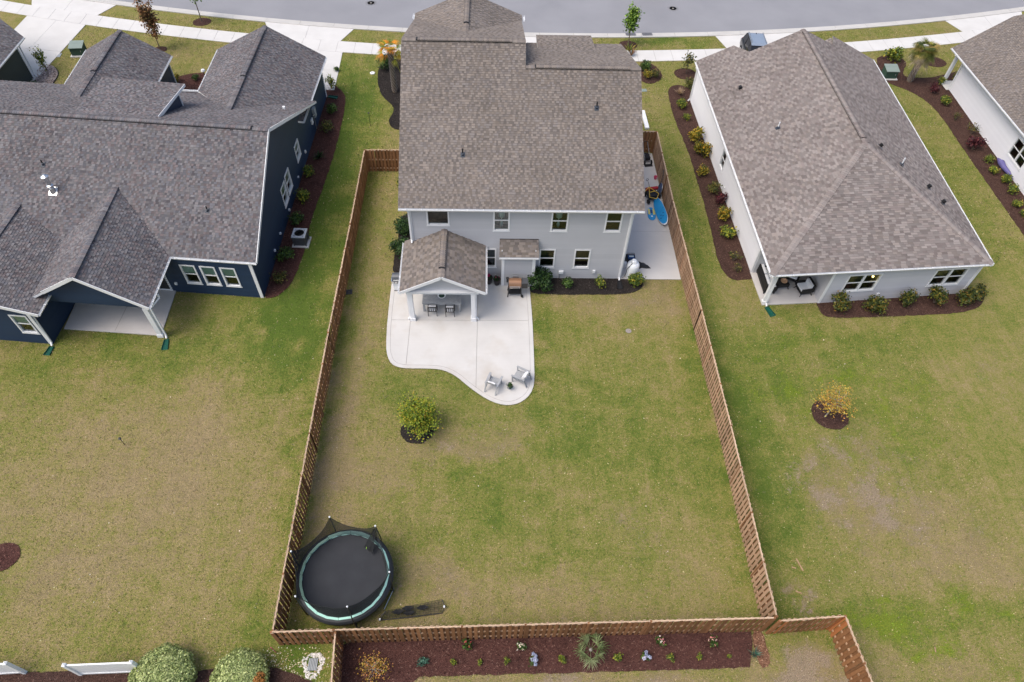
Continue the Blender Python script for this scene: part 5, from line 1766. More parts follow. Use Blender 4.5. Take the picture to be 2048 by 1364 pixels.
# beside the two-storey house
plant('dark', (-16.991, 23.559), 'dark green bush under the orange fronded palm', 1.0)
plant('lime', (-14.712, 15.997), 'yellow green bush at the wall in the black mulch west of the two storey house', .7)
plant('dark', (-13.692, 3.73), 'dark green bush hiding behind the patio roof, farther from the patio', 1.05, group='bushes behind the covered patio')
plant('dark', (-13.74, 1.662), 'dark green bush hiding behind the patio roof, nearer the gas grill', 1.0, group='bushes behind the covered patio')
plant('dark', (-4.988, -0.822), 'big round dark green bush beside the bronze smoker', 1.12, group='bushes in the black mulch bed')
plant('green', (-3.475, -0.681), 'low green bush under the utility box in the black mulch bed', .9, group='bushes in the black mulch bed')
plant('upright', (-1.36, -0.826), 'pointed green bush in the black mulch between the low bush and the downspout', .85, group='bushes in the black mulch bed', sz=1.0)
plant('lime', (0.794, -0.636), 'round bright green bush in front of the white propane tank', 1.2, group='bushes in the black mulch bed')
plant('green', (4.696, 24.092), 'green bush at the street corner of the two storey house', 1.15)
plant('golden', (4.782, 22.861), 'yellow flowering bush below the green one at the two storey house corner', .75)
plant('olive', (5.319, 23.106), 'brownish twiggy bush beside the yellow flowering one', 1.0)
tuft((3.929, 26.471), 'spiky reddish yucca by the pavement in front of the two storey house', 40, .85, 'rust', .9, .05, .45, seed=5, name='yucca')
tuft((3.835, 27.129), 'spiky green and tan yucca just behind the reddish one', 40, .9, 'lime', .9, .06, .45, seed=6, name='yucca')
plant('lime', (-14.32, 8.779), 'yellow green bush inside the west fence against the two storey house', .8)

# pale hip-roofed house, west bed
WB = 'shrubs in the mulch bed west of the pale hip roofed house'
tuft((7.12, 20.556), 'tan fountain grass at the street end of the bed by the pale hip roofed house', 130, .75, 'straw', .85, .018, .5, seed=7, name='fountain_grass')
for kind, xy, lab, s in (
    ('olive', (8.097, 21.461), 'olive bush behind the tan fountain grass', 1.2),
    ('lime', (7.041, 18.642), 'lime bush just below the tan fountain grass', 1.05),
    ('lime', (7.051, 17.077), 'small lime bush, second below the tan fountain grass', .7),
    ('golden', (7.256, 14.3), 'tall golden bush, upper of the touching pair by the pale wall', 1.15),
    ('golden', (7.457, 12.528), 'tall golden bush, lower of the touching pair by the pale wall', 1.25),
    ('golden', (7.055, 10.189), 'golden bush standing alone below the big touching pair', .85),
    ('olive', (7.517, 8.319), 'dull olive bush just above the maroon one by the pale wall', 1.1),
    ('maroon', (7.774, 7.155), 'maroon bush against the wall west of the pale hip roofed house', .95),
    ('golden', (7.595, 5.613), 'golden bush just below the maroon one', 1.0),
    ('lime', (7.473, 3.893), 'lime bush, third up from the porch end of the bed', 1.2),
    ('sparse', (7.447, 1.616), 'bare twiggy bush, second up from the porch end of the bed', 1.15),
    ('sparse', (7.468, 0.684), 'low twiggy bush nearest the porch in the west bed', .85)):
    plant(kind, xy, lab, s, group=WB)
SB = 'clipped bushes along the back wall of the pale house'
for xy, lab, s in (((12.916, -2.487), 'first back wall bush, next to the pale house porch', 1.15), ((15.016, -2.548), 'back wall bush under the double window nearest the porch', 1.2),
                   ((17.208, -2.125), 'middle back wall bush, beside the small outlet box', 1.1), ((19.117, -1.863), 'back wall bush under the far double window', 1.1),
                   ((20.939, -1.846), 'wide bush at the far end of the back wall bed', 1.2), ((22.018, -1.464), 'golden bush at the corner past the wide one', 1.0)):
    plant('holly', xy, lab, s, group=SB)

# bed between the pale house and the white house
EB = 'shrubs in the bed beside the white house'
for kind, xy, lab, s in (
    ('lime', (26.824, 26.412), 'big lime bush beside the green transformer box', 1.6),
    ('maroon', (28.336, 21.532), 'upright maroon bush near the foot of the leaning palm', .9),
    ('lime', (29.624, 22.927), 'lime bush below the white porch column, nearer the palm', .8),
    ('lime', (31.226, 23.36), 'lime bush behind the white porch column', .9),
    ('lime', (28.729, 19.723), 'lime bush at the corner of the white wall under the porch column', 1.05),
    ('sparse', (28.673, 17.631), 'twiggy bush next to the corner lime bush along the white wall', .95),
    ('sparse', (29.158, 15.777), 'tall twiggy bush just above the purple leaved one', 1.25),
    ('maroon', (28.374, 13.722), 'big maroon bush beside the purple cover', 1.25),
    ('lime', (28.822, 12.146), 'lime bush just below the purple cover', .8),
    ('lime', (28.622, 10.963), 'lime bush, second below the purple cover', .8),
    ('lime', (29.004, 9.937), 'lime bush, third below the purple cover', .95),
    ('lime', (28.986, 8.655), 'lime bush, fourth below the purple cover', .9),
    ('lime', (28.602, 7.247), 'lime bush, fifth below the purple cover', .75),
    ('lime', (28.584, 6.255), 'lime bush, last in view below the purple cover', .8)):
    plant(kind, xy, lab, s, group=EB)
# stone bed by the dark green house
plant('green', (-43.699, 19.801), 'round green bush in the river stones by the dark green wall', 1.1, group='bushes in the river stones')
plant('golden', (-44.333, 18.398), 'small golden bush in the river stones', .6, group='bushes in the river stones')
plant('upright', (-43.913, 22.553), 'tall thin green bush in the river stones beside the driveway', 1.0, sz=2.0)

# flower bed behind the back fence
FB = 'little plants in the red mulch bed behind the fence'
for kind, xy, lab, s in (
    ('blue', (-10.727, -22.179), 'blue green juniper sprig at the west end of the red mulch bed', 1.0),
    ('small', (-9.52, -22.208), 'tiny white flowered plant next to the juniper sprig', .62),
    ('small', (-8.374, -22.178), 'tiny pale green plant, second from the juniper sprig', .62),
    ('small', (-7.246, -22.148), 'tiny pale green plant beside the western hydrangea', .62),
    ('small', (-2.617, -22.125), 'white flowered plant between the fan palm and the eastern hydrangea', .85),
    ('small', (-4.978, -22.107), 'white flowered plant between the western hydrangea and the fan palm', .9),
    ('small', (-0.362, -22.064), 'pale green plant just east of the eastern hydrangea', .75),
    ('small', (0.889, -22.093), 'small yellow green plant, second east of the eastern hydrangea', .62),
    ('small', (2.115, -22.043), 'tiny white flowered plant near the blue green tuft', .5)):
    plant(kind, xy, lab, s, cat='plant', group=FB, name='bedding_plant')
tuft((3.245, -21.973), 'blue green grass tuft beside the strip of wood chips', 90, .42, 'blue', .95, .016, .45, seed=9, name='blue_grass')
def bloom_plant(xy, label, pal, cols, n, r, h, fs, seed, name, nb, group):
    rng = random.Random(seed)
    t = thing(name, label, 'flowers', (xy[0], xy[1], .03), seed, group)
    foliage(seed, nb, r, r, h, PAL[pal], .06, .03, 5, .4).build('foliage', 'leaf', t)
    for i in range(n):
        a, q = rng.uniform(0, 2 * pi), rng.uniform(.15, .85)
        c = Vector((cos(a) * r * q, sin(a) * r * q, h * (1.0 - .35 * q * q) + .03))
        mb = MB()
        col = rng.choice(cols)
        for k in range(26 if fs > .06 else 9):
            g = rng.uniform(.85, 1.1)
            mb.tone = (col[0] * g, col[1] * g, col[2] * g)
            d = Vector((rng.gauss(0, 1), rng.gauss(0, 1), abs(rng.gauss(.3, 1)))).normalized()
            leaf_quad(mb, c + d * fs * rng.uniform(.6, 1), fs * .75, rng, d * 3, 1.1)
        mb.build('bloom', 'leaf', t)
HY = [(.40, .44, .60), (.50, .53, .66), (.36, .40, .56), (.54, .54, .66)]
bloom_plant((-6.114, -22.137), 'western hydrangea with pale blue blooms in the red mulch', 'green', HY, 7, .26, .30, .085, 41, 'hydrangea', 110, 'hydrangeas')
bloom_plant((-1.399, -22.036), 'eastern hydrangea with pale blue blooms, right of the fan palm', 'green', HY, 6, .24, .30, .08, 42, 'hydrangea', 100, 'hydrangeas')
PK = [(.75, .30, .32), (.82, .60, .50), (.85, .78, .70)]
RB = 'rose bushes along the back fence'
bloom_plant((-8.955, -21.543), 'rose bush with one red bloom, nearest the trampoline', 'green', [(.70, .12, .13)], 5, .24, .42, .045, 43, 'rose_bush', 170, RB)
bloom_plant((-6.691, -21.639), 'rose bush with cream and white blooms, second from the trampoline', 'green', [(.85, .80, .68), (.84, .72, .60)], 9, .26, .45, .045, 44, 'rose_bush', 170, RB)
bloom_plant((-0.743, -21.482), 'rose bush with pink and cream blooms just east of the fan palm', 'green', PK, 10, .24, .46, .045, 45, 'rose_bush', 160, RB)
bloom_plant((1.521, -21.478), 'rose bush with coral pink blooms near the end of the red mulch', 'green', [(.78, .32, .30), (.82, .52, .46)], 8, .26, .42, .05, 46, 'rose_bush', 160, RB)

# palms
def frond(mb, seed, L, pal, rise, w=.05, n=16, fan=False):
    rng = random.Random(seed)
    a = rng.uniform(0, 2 * pi)
    d = Vector((cos(a), sin(a), 0))
    side = Vector((-d.y, d.x, 0))
    def at(t):
        return d * (L * t * cos(rise * .6)) + Vector((0, 0, L * (sin(rise) * t - .62 * t * t)))
    col = pick(pal, rng)
    mb.tone = col
    st = [at(t) for t in (0, .25, .5, .75, 1)]
    for p, q in zip(st[:-1], st[1:]):
        mb.add([p - side * .012, p + side * .012, q + side * .009, q - side * .009], [(0, 1, 2, 3)])
    for i in range(n):
        t = (.30 + .70 * i / n) if not fan else .50
        p = at(t)
        f = (at(min(1, t + .05)) - p).normalized()
        for sg in (-1, 1):
            g = rng.uniform(.75, 1.25)
            mb.tone = (col[0] * g, col[1] * g, col[2] * g)
            if fan:
                an = sg * (i / n) * 1.75
                dr = f * cos(an) + side * sin(an)
                ln = L * .52 * (1 - .25 * abs(an) / 1.75)
            else:
                dr = (f * .62 + side * sg).normalized()
                ln = L * .30 * (1 - .55 * abs(t - .55) / .5)
            e = p + dr * ln + Vector((0, 0, -.32 * ln * rng.uniform(.5, 1.3)))
            m = p + dr * ln * .55 + Vector((0, 0, -.05 * ln))
            s2 = dr.cross(Vector((0, 0, 1))).normalized() * w / 2
            mb.add([p - s2 * .5, p + s2 * .5, m + s2, m - s2, e], [(0, 1, 2, 3), (3, 2, 4)])
def palm(base, top, label, pals, nf, L, seed, fan=True, r=.19, cat='palm tree'):
    t = thing('palm_tree', label, cat, (base[0], base[1], 0.02), 0)
    v = Vector((top[0] - base[0], top[1] - base[1], top[2]))
    rng = random.Random(seed)
    pts = [v * (i / 8) + Vector((0, 0, 0)) for i in range(9)]
    MB().tube(pts, [r * (1.15 - .25 * i / 8) for i in range(9)], 12).build('trunk', 'bark', t)
    up = v.normalized()
    qt = up.to_track_quat('Z', 'Y')
    k = 0
    boot = MB()
    for i in range(int(v.length / .095)):
        for j in range(7):
            a = j * 2 * pi / 7 + i * .62
            o = qt @ Vector((cos(a), sin(a), 0))
            s = qt @ Vector((-sin(a), cos(a), 0))
            p = v * ((i + .5) * .095 / v.length)
            rr = r * 1.02
            boot.add([p + o * rr * .95 - s * .06, p + o * rr * .95 + s * .06, p + o * (rr + .07) + up * .15 + s * .028, p + o * (rr + .07) + up * .15 - s * .028, p + o * (rr + .025) + up * .14],
                     [(0, 1, 2, 3), (1, 4, 2), (4, 0, 3), (3, 2, 4)])
    boot.build('trunk_boots', 'palm_bark', t, kind='stuff')
    for i in range(nf):
        mb = MB()
        ri = rng.uniform(-.95, 1.45)
        frond(mb, seed * 100 + i, L * rng.uniform(.7, 1.1), pals[0] if ri > .05 else pals[1], ri, .032, 11 if fan else 18, fan)
        f = mb.build('frond', 'leaf', t)
        f.location = v
    return t
PG = [((.06, .10, .02), 3), ((.11, .15, .025), 3), ((.20, .20, .05), 2)]
PO = [((.42, .26, .03), 3), ((.50, .20, .02), 2), ((.24, .24, .03), 3), ((.10, .14, .02), 2)]
PG2 = [((.085, .095, .018), 3), ((.15, .14, .025), 3), ((.23, .17, .05), 2), ((.05, .07, .012), 2)]
PD = [((.36, .29, .22), 3), ((.26, .20, .14), 2), ((.14, .14, .04), 2)]
palm((-15.789, 20.328), (-15.827, 20.548, 3.4), 'palm with orange and yellow fronds at the west wall of the two storey house', (PO, PO), 44, 1.25, 51, True, .17)
palm((27.097, 23.158), (27.189, 23.227, 2.75), 'leaning palm with grey trunk and drooping dead fronds between the eastern houses', (PG2, PD), 120, 1.25, 52)
def low_palm():
    t = thing('fan_palm', 'silvery green young palm with arching fronds in the middle of the red mulch', 'palm', ((-3.702, -21.721) + (0.03,)), 0)
    pl = [((.07, .10, .035), 3), ((.13, .165, .07), 3), ((.22, .25, .13), 2)]
    rng = random.Random(12)
    for i in range(11):
        a = i * 2 * pi / 11 * 1.0 + rng.uniform(-.25, .25)
        el = rng.uniform(.15, 1.15)
        d = Vector((cos(a) * cos(el), sin(a) * cos(el), sin(el)))
        s = Vector((-sin(a), cos(a), 0))
        p = d * rng.uniform(.38, .62)
        col = pick(pl, rng)
        mb = MB()
        mb.tone = col
        mb.tube([(0, 0, 0), p * .6 + Vector((0, 0, .03)), p], .010, 4, cap=False)
        m = rng.randint(11, 15)
        for k in range(m):
            an = (k / (m - 1) - .5) * 3.3 + rng.uniform(-.06, .06)
            g = rng.uniform(.75, 1.3)
            mb.tone = (col[0] * g, col[1] * g, col[2] * g)
            r = d * cos(an) + s * sin(an)
            L = rng.uniform(.42, .66) * (1 - .18 * abs(an))
            w = r.cross(Vector((0, 0, 1))).normalized() * .014
            mid = p + r * L * .6
            end = p + r * L + Vector((0, 0, -.20 * rng.uniform(.5, 1.4)))
            mb.add([p - w * .6, p + w * .6, mid + w, mid - w, end], [(0, 1, 2, 3), (3, 2, 4)])
        mb.build('frond', 'leaf', t)
    MB().lathe([(.08, -.03), (.07, .08), (.0, .12)], 9).build('trunk', 'palm_bark', t)
low_palm()

# trees
def tree(base, h, label, pal, seed, limbs, spread, leaf=.07, per=150, trunk=.05, clear=.35, name='tree', cat='tree', mat='bark', fl=.75, topw=.55):
    rng = random.Random(seed)
    t = thing(name, label, cat, (base[0], base[1], .02), 0)
    tr = MB()
    lean = Vector((rng.uniform(-.05, .05), rng.uniform(-.05, .05), 0)) * h
    tr.tube([(0, 0, -.02), lean * .3 + Vector((0, 0, h * clear)), lean + Vector((0, 0, h * fl))], [trunk, trunk * .75, trunk * .25], 8)
    tr.build('trunk', mat, t)
    lm = MB()
    cr = MB()
    for i in range(limbs):
        a = 2 * pi * i / limbs * 1.618 + rng.uniform(-.4, .4)
        u = rng.uniform(0, 1)
        s0 = clear + (fl - clear) * u * .9
        p0 = lean * s0 + Vector((0, 0, h * s0))
        sp = spread * rng.uniform(.55, 1.0) * (1 - (1 - topw) * u)
        d = Vector((cos(a), sin(a), 0)) * sp
        p2 = p0 + d + Vector((0, 0, h * rng.uniform(.10, .30)))
        p1 = p0.lerp(p2, .5) + Vector((0, 0, -.03 * h))
        lm.tube([p0, p1, p2], [trunk * .42, trunk * .28, trunk * .1], 5, cap=False)
        br = rng.uniform(.8, 1.2)
        for k in range(per):
            tt = rng.uniform(.25, 1.08)
            c = p0.lerp(p1, tt * 2) if tt < .5 else p1.lerp(p2, tt * 2 - 1)
            w = spread * .23 * (1.1 - .35 * abs(tt - .6))
            q = c + Vector((rng.gauss(0, w), rng.gauss(0, w), rng.gauss(0, w * .8)))
            c_ = pick(pal, rng)
            cr.tone = (c_[0] * br, c_[1] * br, c_[2] * br)
            leaf_quad(cr, q, leaf * rng.uniform(.7, 1.3), rng, Vector((0, 0, .6)))
    lm.build('limb', mat, t)
    cr.build('crown', 'leaf', t)
    return t
tree((-11.66, -10.80), 1.95, 'bushy yellow green tree in a black mulch ring on the fenced lawn', PAL['yellowtree'], 61, 22, .98, .062, 330, .05, .28, topw=.6)
tree((9.858, -10.094), 2.1, 'sparse orange leaved young tree in a brown mulch ring on the open lawn', PAL['orange'], 62, 15, 1.05, .058, 75, .035, .25, mat='bark_grey', fl=.9, topw=.85)
tree((-36.007, 26.168), 4.3, 'tall thin rust leaved tree in front of the navy house', PAL['rust'], 63, 20, .72, .12, 70, .05, .22, topw=.75)
tree((-33.808, 30.943), 3.4, 'young bright green street tree north of the navy house', PAL['fresh'], 64, 11, .85, .12, 60, .05, .5, fl=.85)
tree((3.89, 28.312), 3.3, 'young green street tree by the storm drain grates', PAL['fresh'], 65, 14, .72, .13, 80, .05, .35, fl=.85)
tree((8.242, 23.736), 1.9, 'small leafy sapling in a mulch ring at the corner of the pale house', PAL['olive'], 66, 9, .6, .10, 32, .03, .3, name='sapling')

tree((-12.657, -22.529), 1.15, 'half dead orange conifer sapling in the red mulch by the short fence', PAL['conifer'], 67, 13, .62, .045, 42, .03, .08, name='conifer_sapling', cat='sapling', mat='bark_grey', fl=.85, topw=.8)

def globe_bush(xy, r, h, label, seed, brown=False):
    rng = random.Random(seed)
    t = thing('globe_bush', label, 'bush', (xy[0], xy[1], 0.0), 0, 'clipped round bushes by the white fence')
    mb = MB()
    for i in range(15000):
        d = Vector((rng.gauss(0, 1), rng.gauss(0, 1), rng.gauss(.2, 1))).normalized()
        if d.z < -.45: continue
        lump = 1 + .055 * sin(d.x * 7 + seed) * sin(d.y * 8 + 1) + .04 * sin(d.z * 11 + d.x * 5)
        q = (1 - abs(rng.gauss(0, .075))) * lump * rng.choice((1, 1, 1, .93))
        p = Vector((d.x * r * q, d.y * r * q, h * .5 + d.z * h * .5 * q))
        c = pick(PAL['sage'], rng)
        if brown and (d - Vector((.75, -.1, .5)).normalized()).length < .28:
            c = (c[0] * 1.2, c[1] * .5, c[2] * .35)
        k = .75 + .35 * rng.random()
        mb.tone = (c[0] * k, c[1] * k, c[2] * k)
        leaf_quad(mb, p, .062 * rng.uniform(.7, 1.3), rng, d * 1.6, 1.5)
    mb.build('foliage', 'leaf', t)
    core = MB()
    core.lathe([(.06, 0), (.05, .4), (.04, .8)], 8)
    core.build('trunk', 'bark', t)
    limb = stems(seed, 26, h * .8, r * .8, .02)
    limb.build('limb', 'bark', t)
globe_bush((-21.03, -22.80), 1.26, 1.30, 'big clipped pale green bush touching the white fence panel', 71)
globe_bush((-17.95, -22.85), 1.12, 1.30, 'clipped pale green bush with a brown patch, nearer the stone ringed drain', 72, True)

# turf tufts, fallen petals and leaves
def scatter(name, n, area, size, cols, seed, keep=None, z=.006, label=None):
    rng = random.Random(seed)
    mb = MB()
    k = 0
    while k < n:
        x, y = area(rng)
        if keep and not keep(x, y): continue
        k += 1
        c = rng.choice(cols)
        g = rng.uniform(.8, 1.15)
        mb.tone = (c[0] * g, c[1] * g, c[2] * g)
        leaf_quad(mb, Vector((x, y, z + rng.uniform(0, .012))), size * rng.uniform(.5, 1.3), rng, Vector((0, 0, 3)), 1.4)
    o = mb.build(name, 'leaf')
    o['kind'] = 'stuff'
    if label: o['label'] = label
    return o
def petal_area(rng):
    return (rng.gauss(-16.4, 1.7), rng.gauss(-22.3, .55))
scatter('fallen_petals', 520, petal_area, .045, [(.72, .62, .42), (.78, .72, .58), (.62, .42, .24)], 81, lambda x, y: -22.9 < y < -21.5 and not (-14.35 < x) and x > -23, label='pale fallen petals scattered round the stone ringed drain')
def lawn_area(rng):
    return (rng.uniform(-30, 15), rng.uniform(-22, -3))
scatter('fallen_leaves', 420, lawn_area, .05, [(.60, .55, .30), (.45, .33, .16), (.70, .62, .50)], 82, lambda x, y: not (-14.2 < x < -5.2 and y > -10.5), label='stray dry leaves scattered over the lawns')

def grass_blades(n=150000):
    """short blades standing in the turf over the back lawns, coloured by how lush the turf is there"""
    rg = np.random.default_rng(9)
    x0, x1, y0, y1 = -37.0, 17.0, -24.2, 1.5
    P = np.stack([rg.uniform(x0, x1, n), rg.uniform(y0, y1, n)], 1)
    fa = np.stack([rg.uniform(-48, 42, 150000), rg.uniform(y1, 32, 150000)], 1)      # thinner towards the street
    P = np.concatenate([P, fa])
    n = len(P)
    keep = np.ones(n, bool)
    def mask(poly, m=0.0):
        q = np.zeros(n, bool)
        k = len(poly)
        for i in range(k):
            (ax, ay), (bx, by) = poly[i], poly[(i + 1) % k]
            if ay == by: continue
            t = ((ay > P[:, 1]) != (by > P[:, 1])) & (P[:, 0] < ax + (bx - ax) * (P[:, 1] - ay) / (by - ay))
            q ^= t
        keep[q] = False
    keep &= P[:, 1] < 30.15 + (P[:, 0] - KX) ** 2 / (2 * KR) - .86
    for poly in BLOCKED:
        mask(poly)
    P = P[keep]
    # blades leaning over the edges of the patio and beds
    ed = []
    for poly in BLOCKED:
        k = len(poly)
        for i in range(k):
            (ax, ay), (bx, by) = poly[i], poly[(i + 1) % k]
            if max(ay, by) > -.3 or min(ax, bx) < -36 or max(ax, bx) > 17: continue
            q = max(1, int(math.hypot(bx - ax, by - ay) * 34))
            f = rg.random(q)
            ed.append(np.stack([ax + (bx - ax) * f, ay + (by - ay) * f], 1) + rg.normal(0, .035, (q, 2)))
    P = np.concatenate([P] + ed)
    m = len(P)
    T = np.stack(turf_array(P[:, 0], P[:, 1]), 1)
    ph = .55 * np.sin(P[:, 0] * 1.9 + 2 * np.sin(P[:, 1] * .8)) * np.sin(P[:, 1] * 1.6 + 1.7 * np.sin(P[:, 0] * .7)) * .35
    bare = rg.random(m) < np.clip(T[:, 1] * .9 + ph * .3, 0, .55)
    brown = rg.random(m) < np.clip(.80 - T[:, 0] * .95 + ph, .04, .9)
    col = np.where(brown[:, None], np.array([.315, .248, .130]), np.array([.172, .188, .046]))
    deep = (~brown) & (rg.random(m) < np.clip(T[:, 0] * .8, 0, 1))
    col[deep] = np.array([.088, .138, .024])
    col[rg.random(m) < .07] = np.array([.46, .37, .22])
    col[bare] = np.array([.33, .26, .20])
    wk = rg.random(m) < np.clip((T[:, 2] - .12) * 1.1, 0, .6)
    col[wk] = np.array([.17, .27, .025])
    col = col * 1.1 * rg.uniform(.55, 1.45, (m, 1))
    a = rg.uniform(0, 2 * np.pi, m); L = rg.uniform(.03, .085, m); W = rg.uniform(.010, .024, m); tl = rg.uniform(.2, 1.1, m)
    L *= np.where(P[:, 1] > 1.5, 1.35, 1.0); W *= np.where(P[:, 1] > 1.5, 1.4, 1.0)
    d = np.stack([np.cos(a), np.sin(a)], 1); s = np.stack([-d[:, 1], d[:, 0]], 1)
    V = np.zeros((m, 3, 3))
    V[:, 0, :2] = P - s * W[:, None]; V[:, 1, :2] = P + s * W[:, None]; V[:, 2, :2] = P + d * (L * np.sin(tl))[:, None]
    V[:, 0, 2] = .001; V[:, 1, 2] = .001; V[:, 2, 2] = L * np.cos(tl) + .004
    me = bpy.data.meshes.new('grass')
    me.vertices.add(3 * m); me.loops.add(3 * m); me.polygons.add(m)
    me.vertices.foreach_set('co', V.reshape(-1).astype('f'))
    me.loops.foreach_set('vertex_index', np.arange(3 * m, dtype='i'))
    me.polygons.foreach_set('loop_start', np.arange(0, 3 * m, 3, dtype='i'))
    me.polygons.foreach_set('loop_total', np.full(m, 3, 'i'))
    me.update(calc_edges=True)
    at = me.attributes.new('tone', 'FLOAT_COLOR', 'POINT')
    C4 = np.ones((m, 3, 4)); C4[:, :, :3] = col[:, None, :]
    at.data.foreach_set('color', C4.reshape(-1).astype('f'))
    me.materials.append(MAT['leaf'])
    o = bpy.data.objects.new('grass', me)
    COL.objects.link(o)
    o['kind'] = 'stuff'
    o['label'] = 'short mixed green and straw grass of the back lawns'
BLOCKED += [[(-12.7, 0), (0.02, 0), (0.02, 3), (-12.7, 3)], [(-.0, -.1), (3.82, -.1), (3.82, 3), (0, 3)], [(8.3, -2.2), (21.3, -1.0), (21.3, 3), (8.3, 3)],
            [(-32.5, -.84), (-21.5, -1.85), (-21.5, 3), (-32.5, 3)], [(-40, -4.7), (-32.45, -5.42), (-32.3, 3), (-40, 3)], [(-32.4, -4.35), (-26.6, -4.85), (-26.7, 0), (-32.4, 0)],
            [(-12.7, 0), (0.02, 0), (0.02, 14), (-12.7, 15)], [(0, -.1), (3.82, -.1), (3.82, 12.8), (0, 12.8)], [(8.3, 0), (21.3, 0), (21.8, 20.4), (7.9, 20)], [(29.7, -1), (48, -1), (48, 23.4), (30, 23)],
            [(-33, 0), (-21.4, 0), (-21.1, 19.6), (-38.4, 20)], [(-48, 0), (-38, 0), (-38.4, 14.5), (-48, 14.5)], [(-56, 10), (-44.6, 10), (-44.6, 21.6), (-56, 22)]]
BLOCKED += [p for p in PAVED]
grass_blades()

# ================================================================== TRAMPOLINE AND GARDEN THINGS
def trampoline():
    c = (-14.30, -18.78)
    t = thing('trampoline', 'large round black trampoline with mint edge band and sagging safety net', 'trampoline', (c[0], c[1], 0))
    R0, zt = 2.10, .90
    n = 48
    MB().lathe([(1.845, zt - .045), (0.0, zt - .085)][::-1], n).build('jump_mat', 'mat_black', t, smooth=True)
    # black edge pad: sloping outer skirt
    MB().lathe([(1.85, zt - .02), (1.90, zt + .03), (2.02, zt + .02), (R0, zt - .06), (R0, zt - .18), (2.05, zt - .20), (1.87, zt - .05)], n, closed=True).build('edge_pad', 'pad_black', t, smooth=True)
    # mint band in sewn lengths along the inner edge
    segs = 12
    for i in range(segs):
        mb = MB()
        a0, a1 = 2 * pi * i / segs + .004, 2 * pi * (i + 1) / segs - .004
        k = 2
        wd = .105 if not (70 < math.degrees((a0 + a1) / 2) % 360 < 130) else .155
        for j in range(k):
            b0, b1 = a0 + (a1 - a0) * j / k, a0 + (a1 - a0) * (j + 1) / k
            q = []
            for b in (b0, b1):
                for r, z in ((1.83, zt + .035), (1.83 + wd, zt + .062), (1.83 + wd, zt + .02), (1.83, zt - .02)):
                    q.append((r * cos(b), r * sin(b), z))
            mb.add(q, [(0, 1, 5, 4), (1, 2, 6, 5), (4, 7, 3, 0), (0, 3, 2, 1), (4, 5, 6, 7)])
        mb.build('band_segment', 'pad_mint', t)
    MB().lathe([(2.06 + .03 * cos(q), zt - .14 + .03 * sin(q)) for q in [2 * pi * k / 8 for k in range(8)]], n, closed=True).build('frame_ring', 'black_metal', t)
    ang = [109, 49, 168, 223, -12, -72]
    rad = [2.08, 2.06, 2.10, 2.10, 2.2, 1.95]
    tops = {}
    for a, r in zip(ang, rad):
        d = Vector((cos(radians(a)), sin(radians(a)), 0))
        p0, p1, p2 = d * 2.12 + Vector((0, 0, .05)), d * 2.14 + Vector((0, 0, 1.0)), d * r + Vector((0, 0, 2.44))
        po = MB().tube([p0, p1, p1.lerp(p2, .6), p2], [.024] * 4, 8)
        po = po.build('net_pole', 'black_metal', t)
        MB().lathe([(.0, -.03), (.036, -.02), (.042, .03), (.030, .06), (.0, .07)], 10, p2).build('pole_cap', 'white_paint', po)
        tops[a % 360] = p2
        lg = MB().tube([d * 2.06 + Vector((0, 0, zt - .16)), d * 2.12 + Vector((0, 0, .04)), d * 1.75 + Vector((0, 0, .03))], .022, 6)
        lg.build('leg', 'black_metal', t)
    order = sorted(tops)
    for i, a in enumerate(order):
        b = order[(i + 1) % len(order)]
        span_ = (b - a) % 360
        A, B = tops[a], tops[b]
        m, k = 14, 6
        mb = MB()
        vs = []
        for u in range(m + 1):
            f = u / m
            th = radians(a + span_ * f)
            bot = Vector((1.82 * cos(th), 1.82 * sin(th), zt + .01))
            sag = 1 - abs(2 * f - 1) ** 2.6
            top = A.lerp(B, f) - Vector((0, 0, .62 * sag))
            if span_ > 60 and order[i] in (109, 49): top.z -= .25 * sag
            for v in range(k + 1):
                g = v / k
                p = bot.lerp(top, g)
                inn = -.10 * sin(pi * g) * sin(pi * f)
                vs.append(p + Vector((cos(th), sin(th), 0)) * inn)
        fs = [(u * (k + 1) + v, (u + 1) * (k + 1) + v, (u + 1) * (k + 1) + v + 1, u * (k + 1) + v + 1) for u in range(m) for v in range(k)]
        mb.add(vs, fs)
        np_ = mb.build('net_panel', 'net_weave', t, smooth=True)
        ed = MB().tube([vs[u * (k + 1) + k] for u in range(m + 1)], .011, 5)
        ed.build('net_hem', 'net_black', np_)
    # gathered door flap with lime strap
    mb = MB()
    vs = []
    d = Vector((cos(radians(49)), sin(radians(49)), 0))
    s = Vector((-d.y, d.x, 0))
    for j in range(7):
        f = j / 6
        z = 2.15 - 1.2 * f
        for u in range(5):
            g = (u - 2) / 2
            vs.append(d * (1.98 - .62 * f + .07 * (u % 2)) + s * (g * (.08 + .20 * f)) + Vector((0, 0, z)))
    mb.add(vs, [(j * 5 + u, j * 5 + u + 1, (j + 1) * 5 + u + 1, (j + 1) * 5 + u) for j in range(6) for u in range(4)])
    mb.build('door_flap', 'net_weave', t, smooth=True)
    MB().bar(d * 1.83 + s * .18 + Vector((0, 0, 1.55)), d * 1.86 + s * .16 + Vector((0, 0, 1.15)), .035, .012).build('door_strap', 'lime_strap', t)
    MB().tube([d * 1.4 + s * .1 + Vector((0, 0, 1.15)), d * 1.38 + s * .12 + Vector((0, 0, .98))], .018, 6).build('door_toggle', 'lime_strap', t)
trampoline()

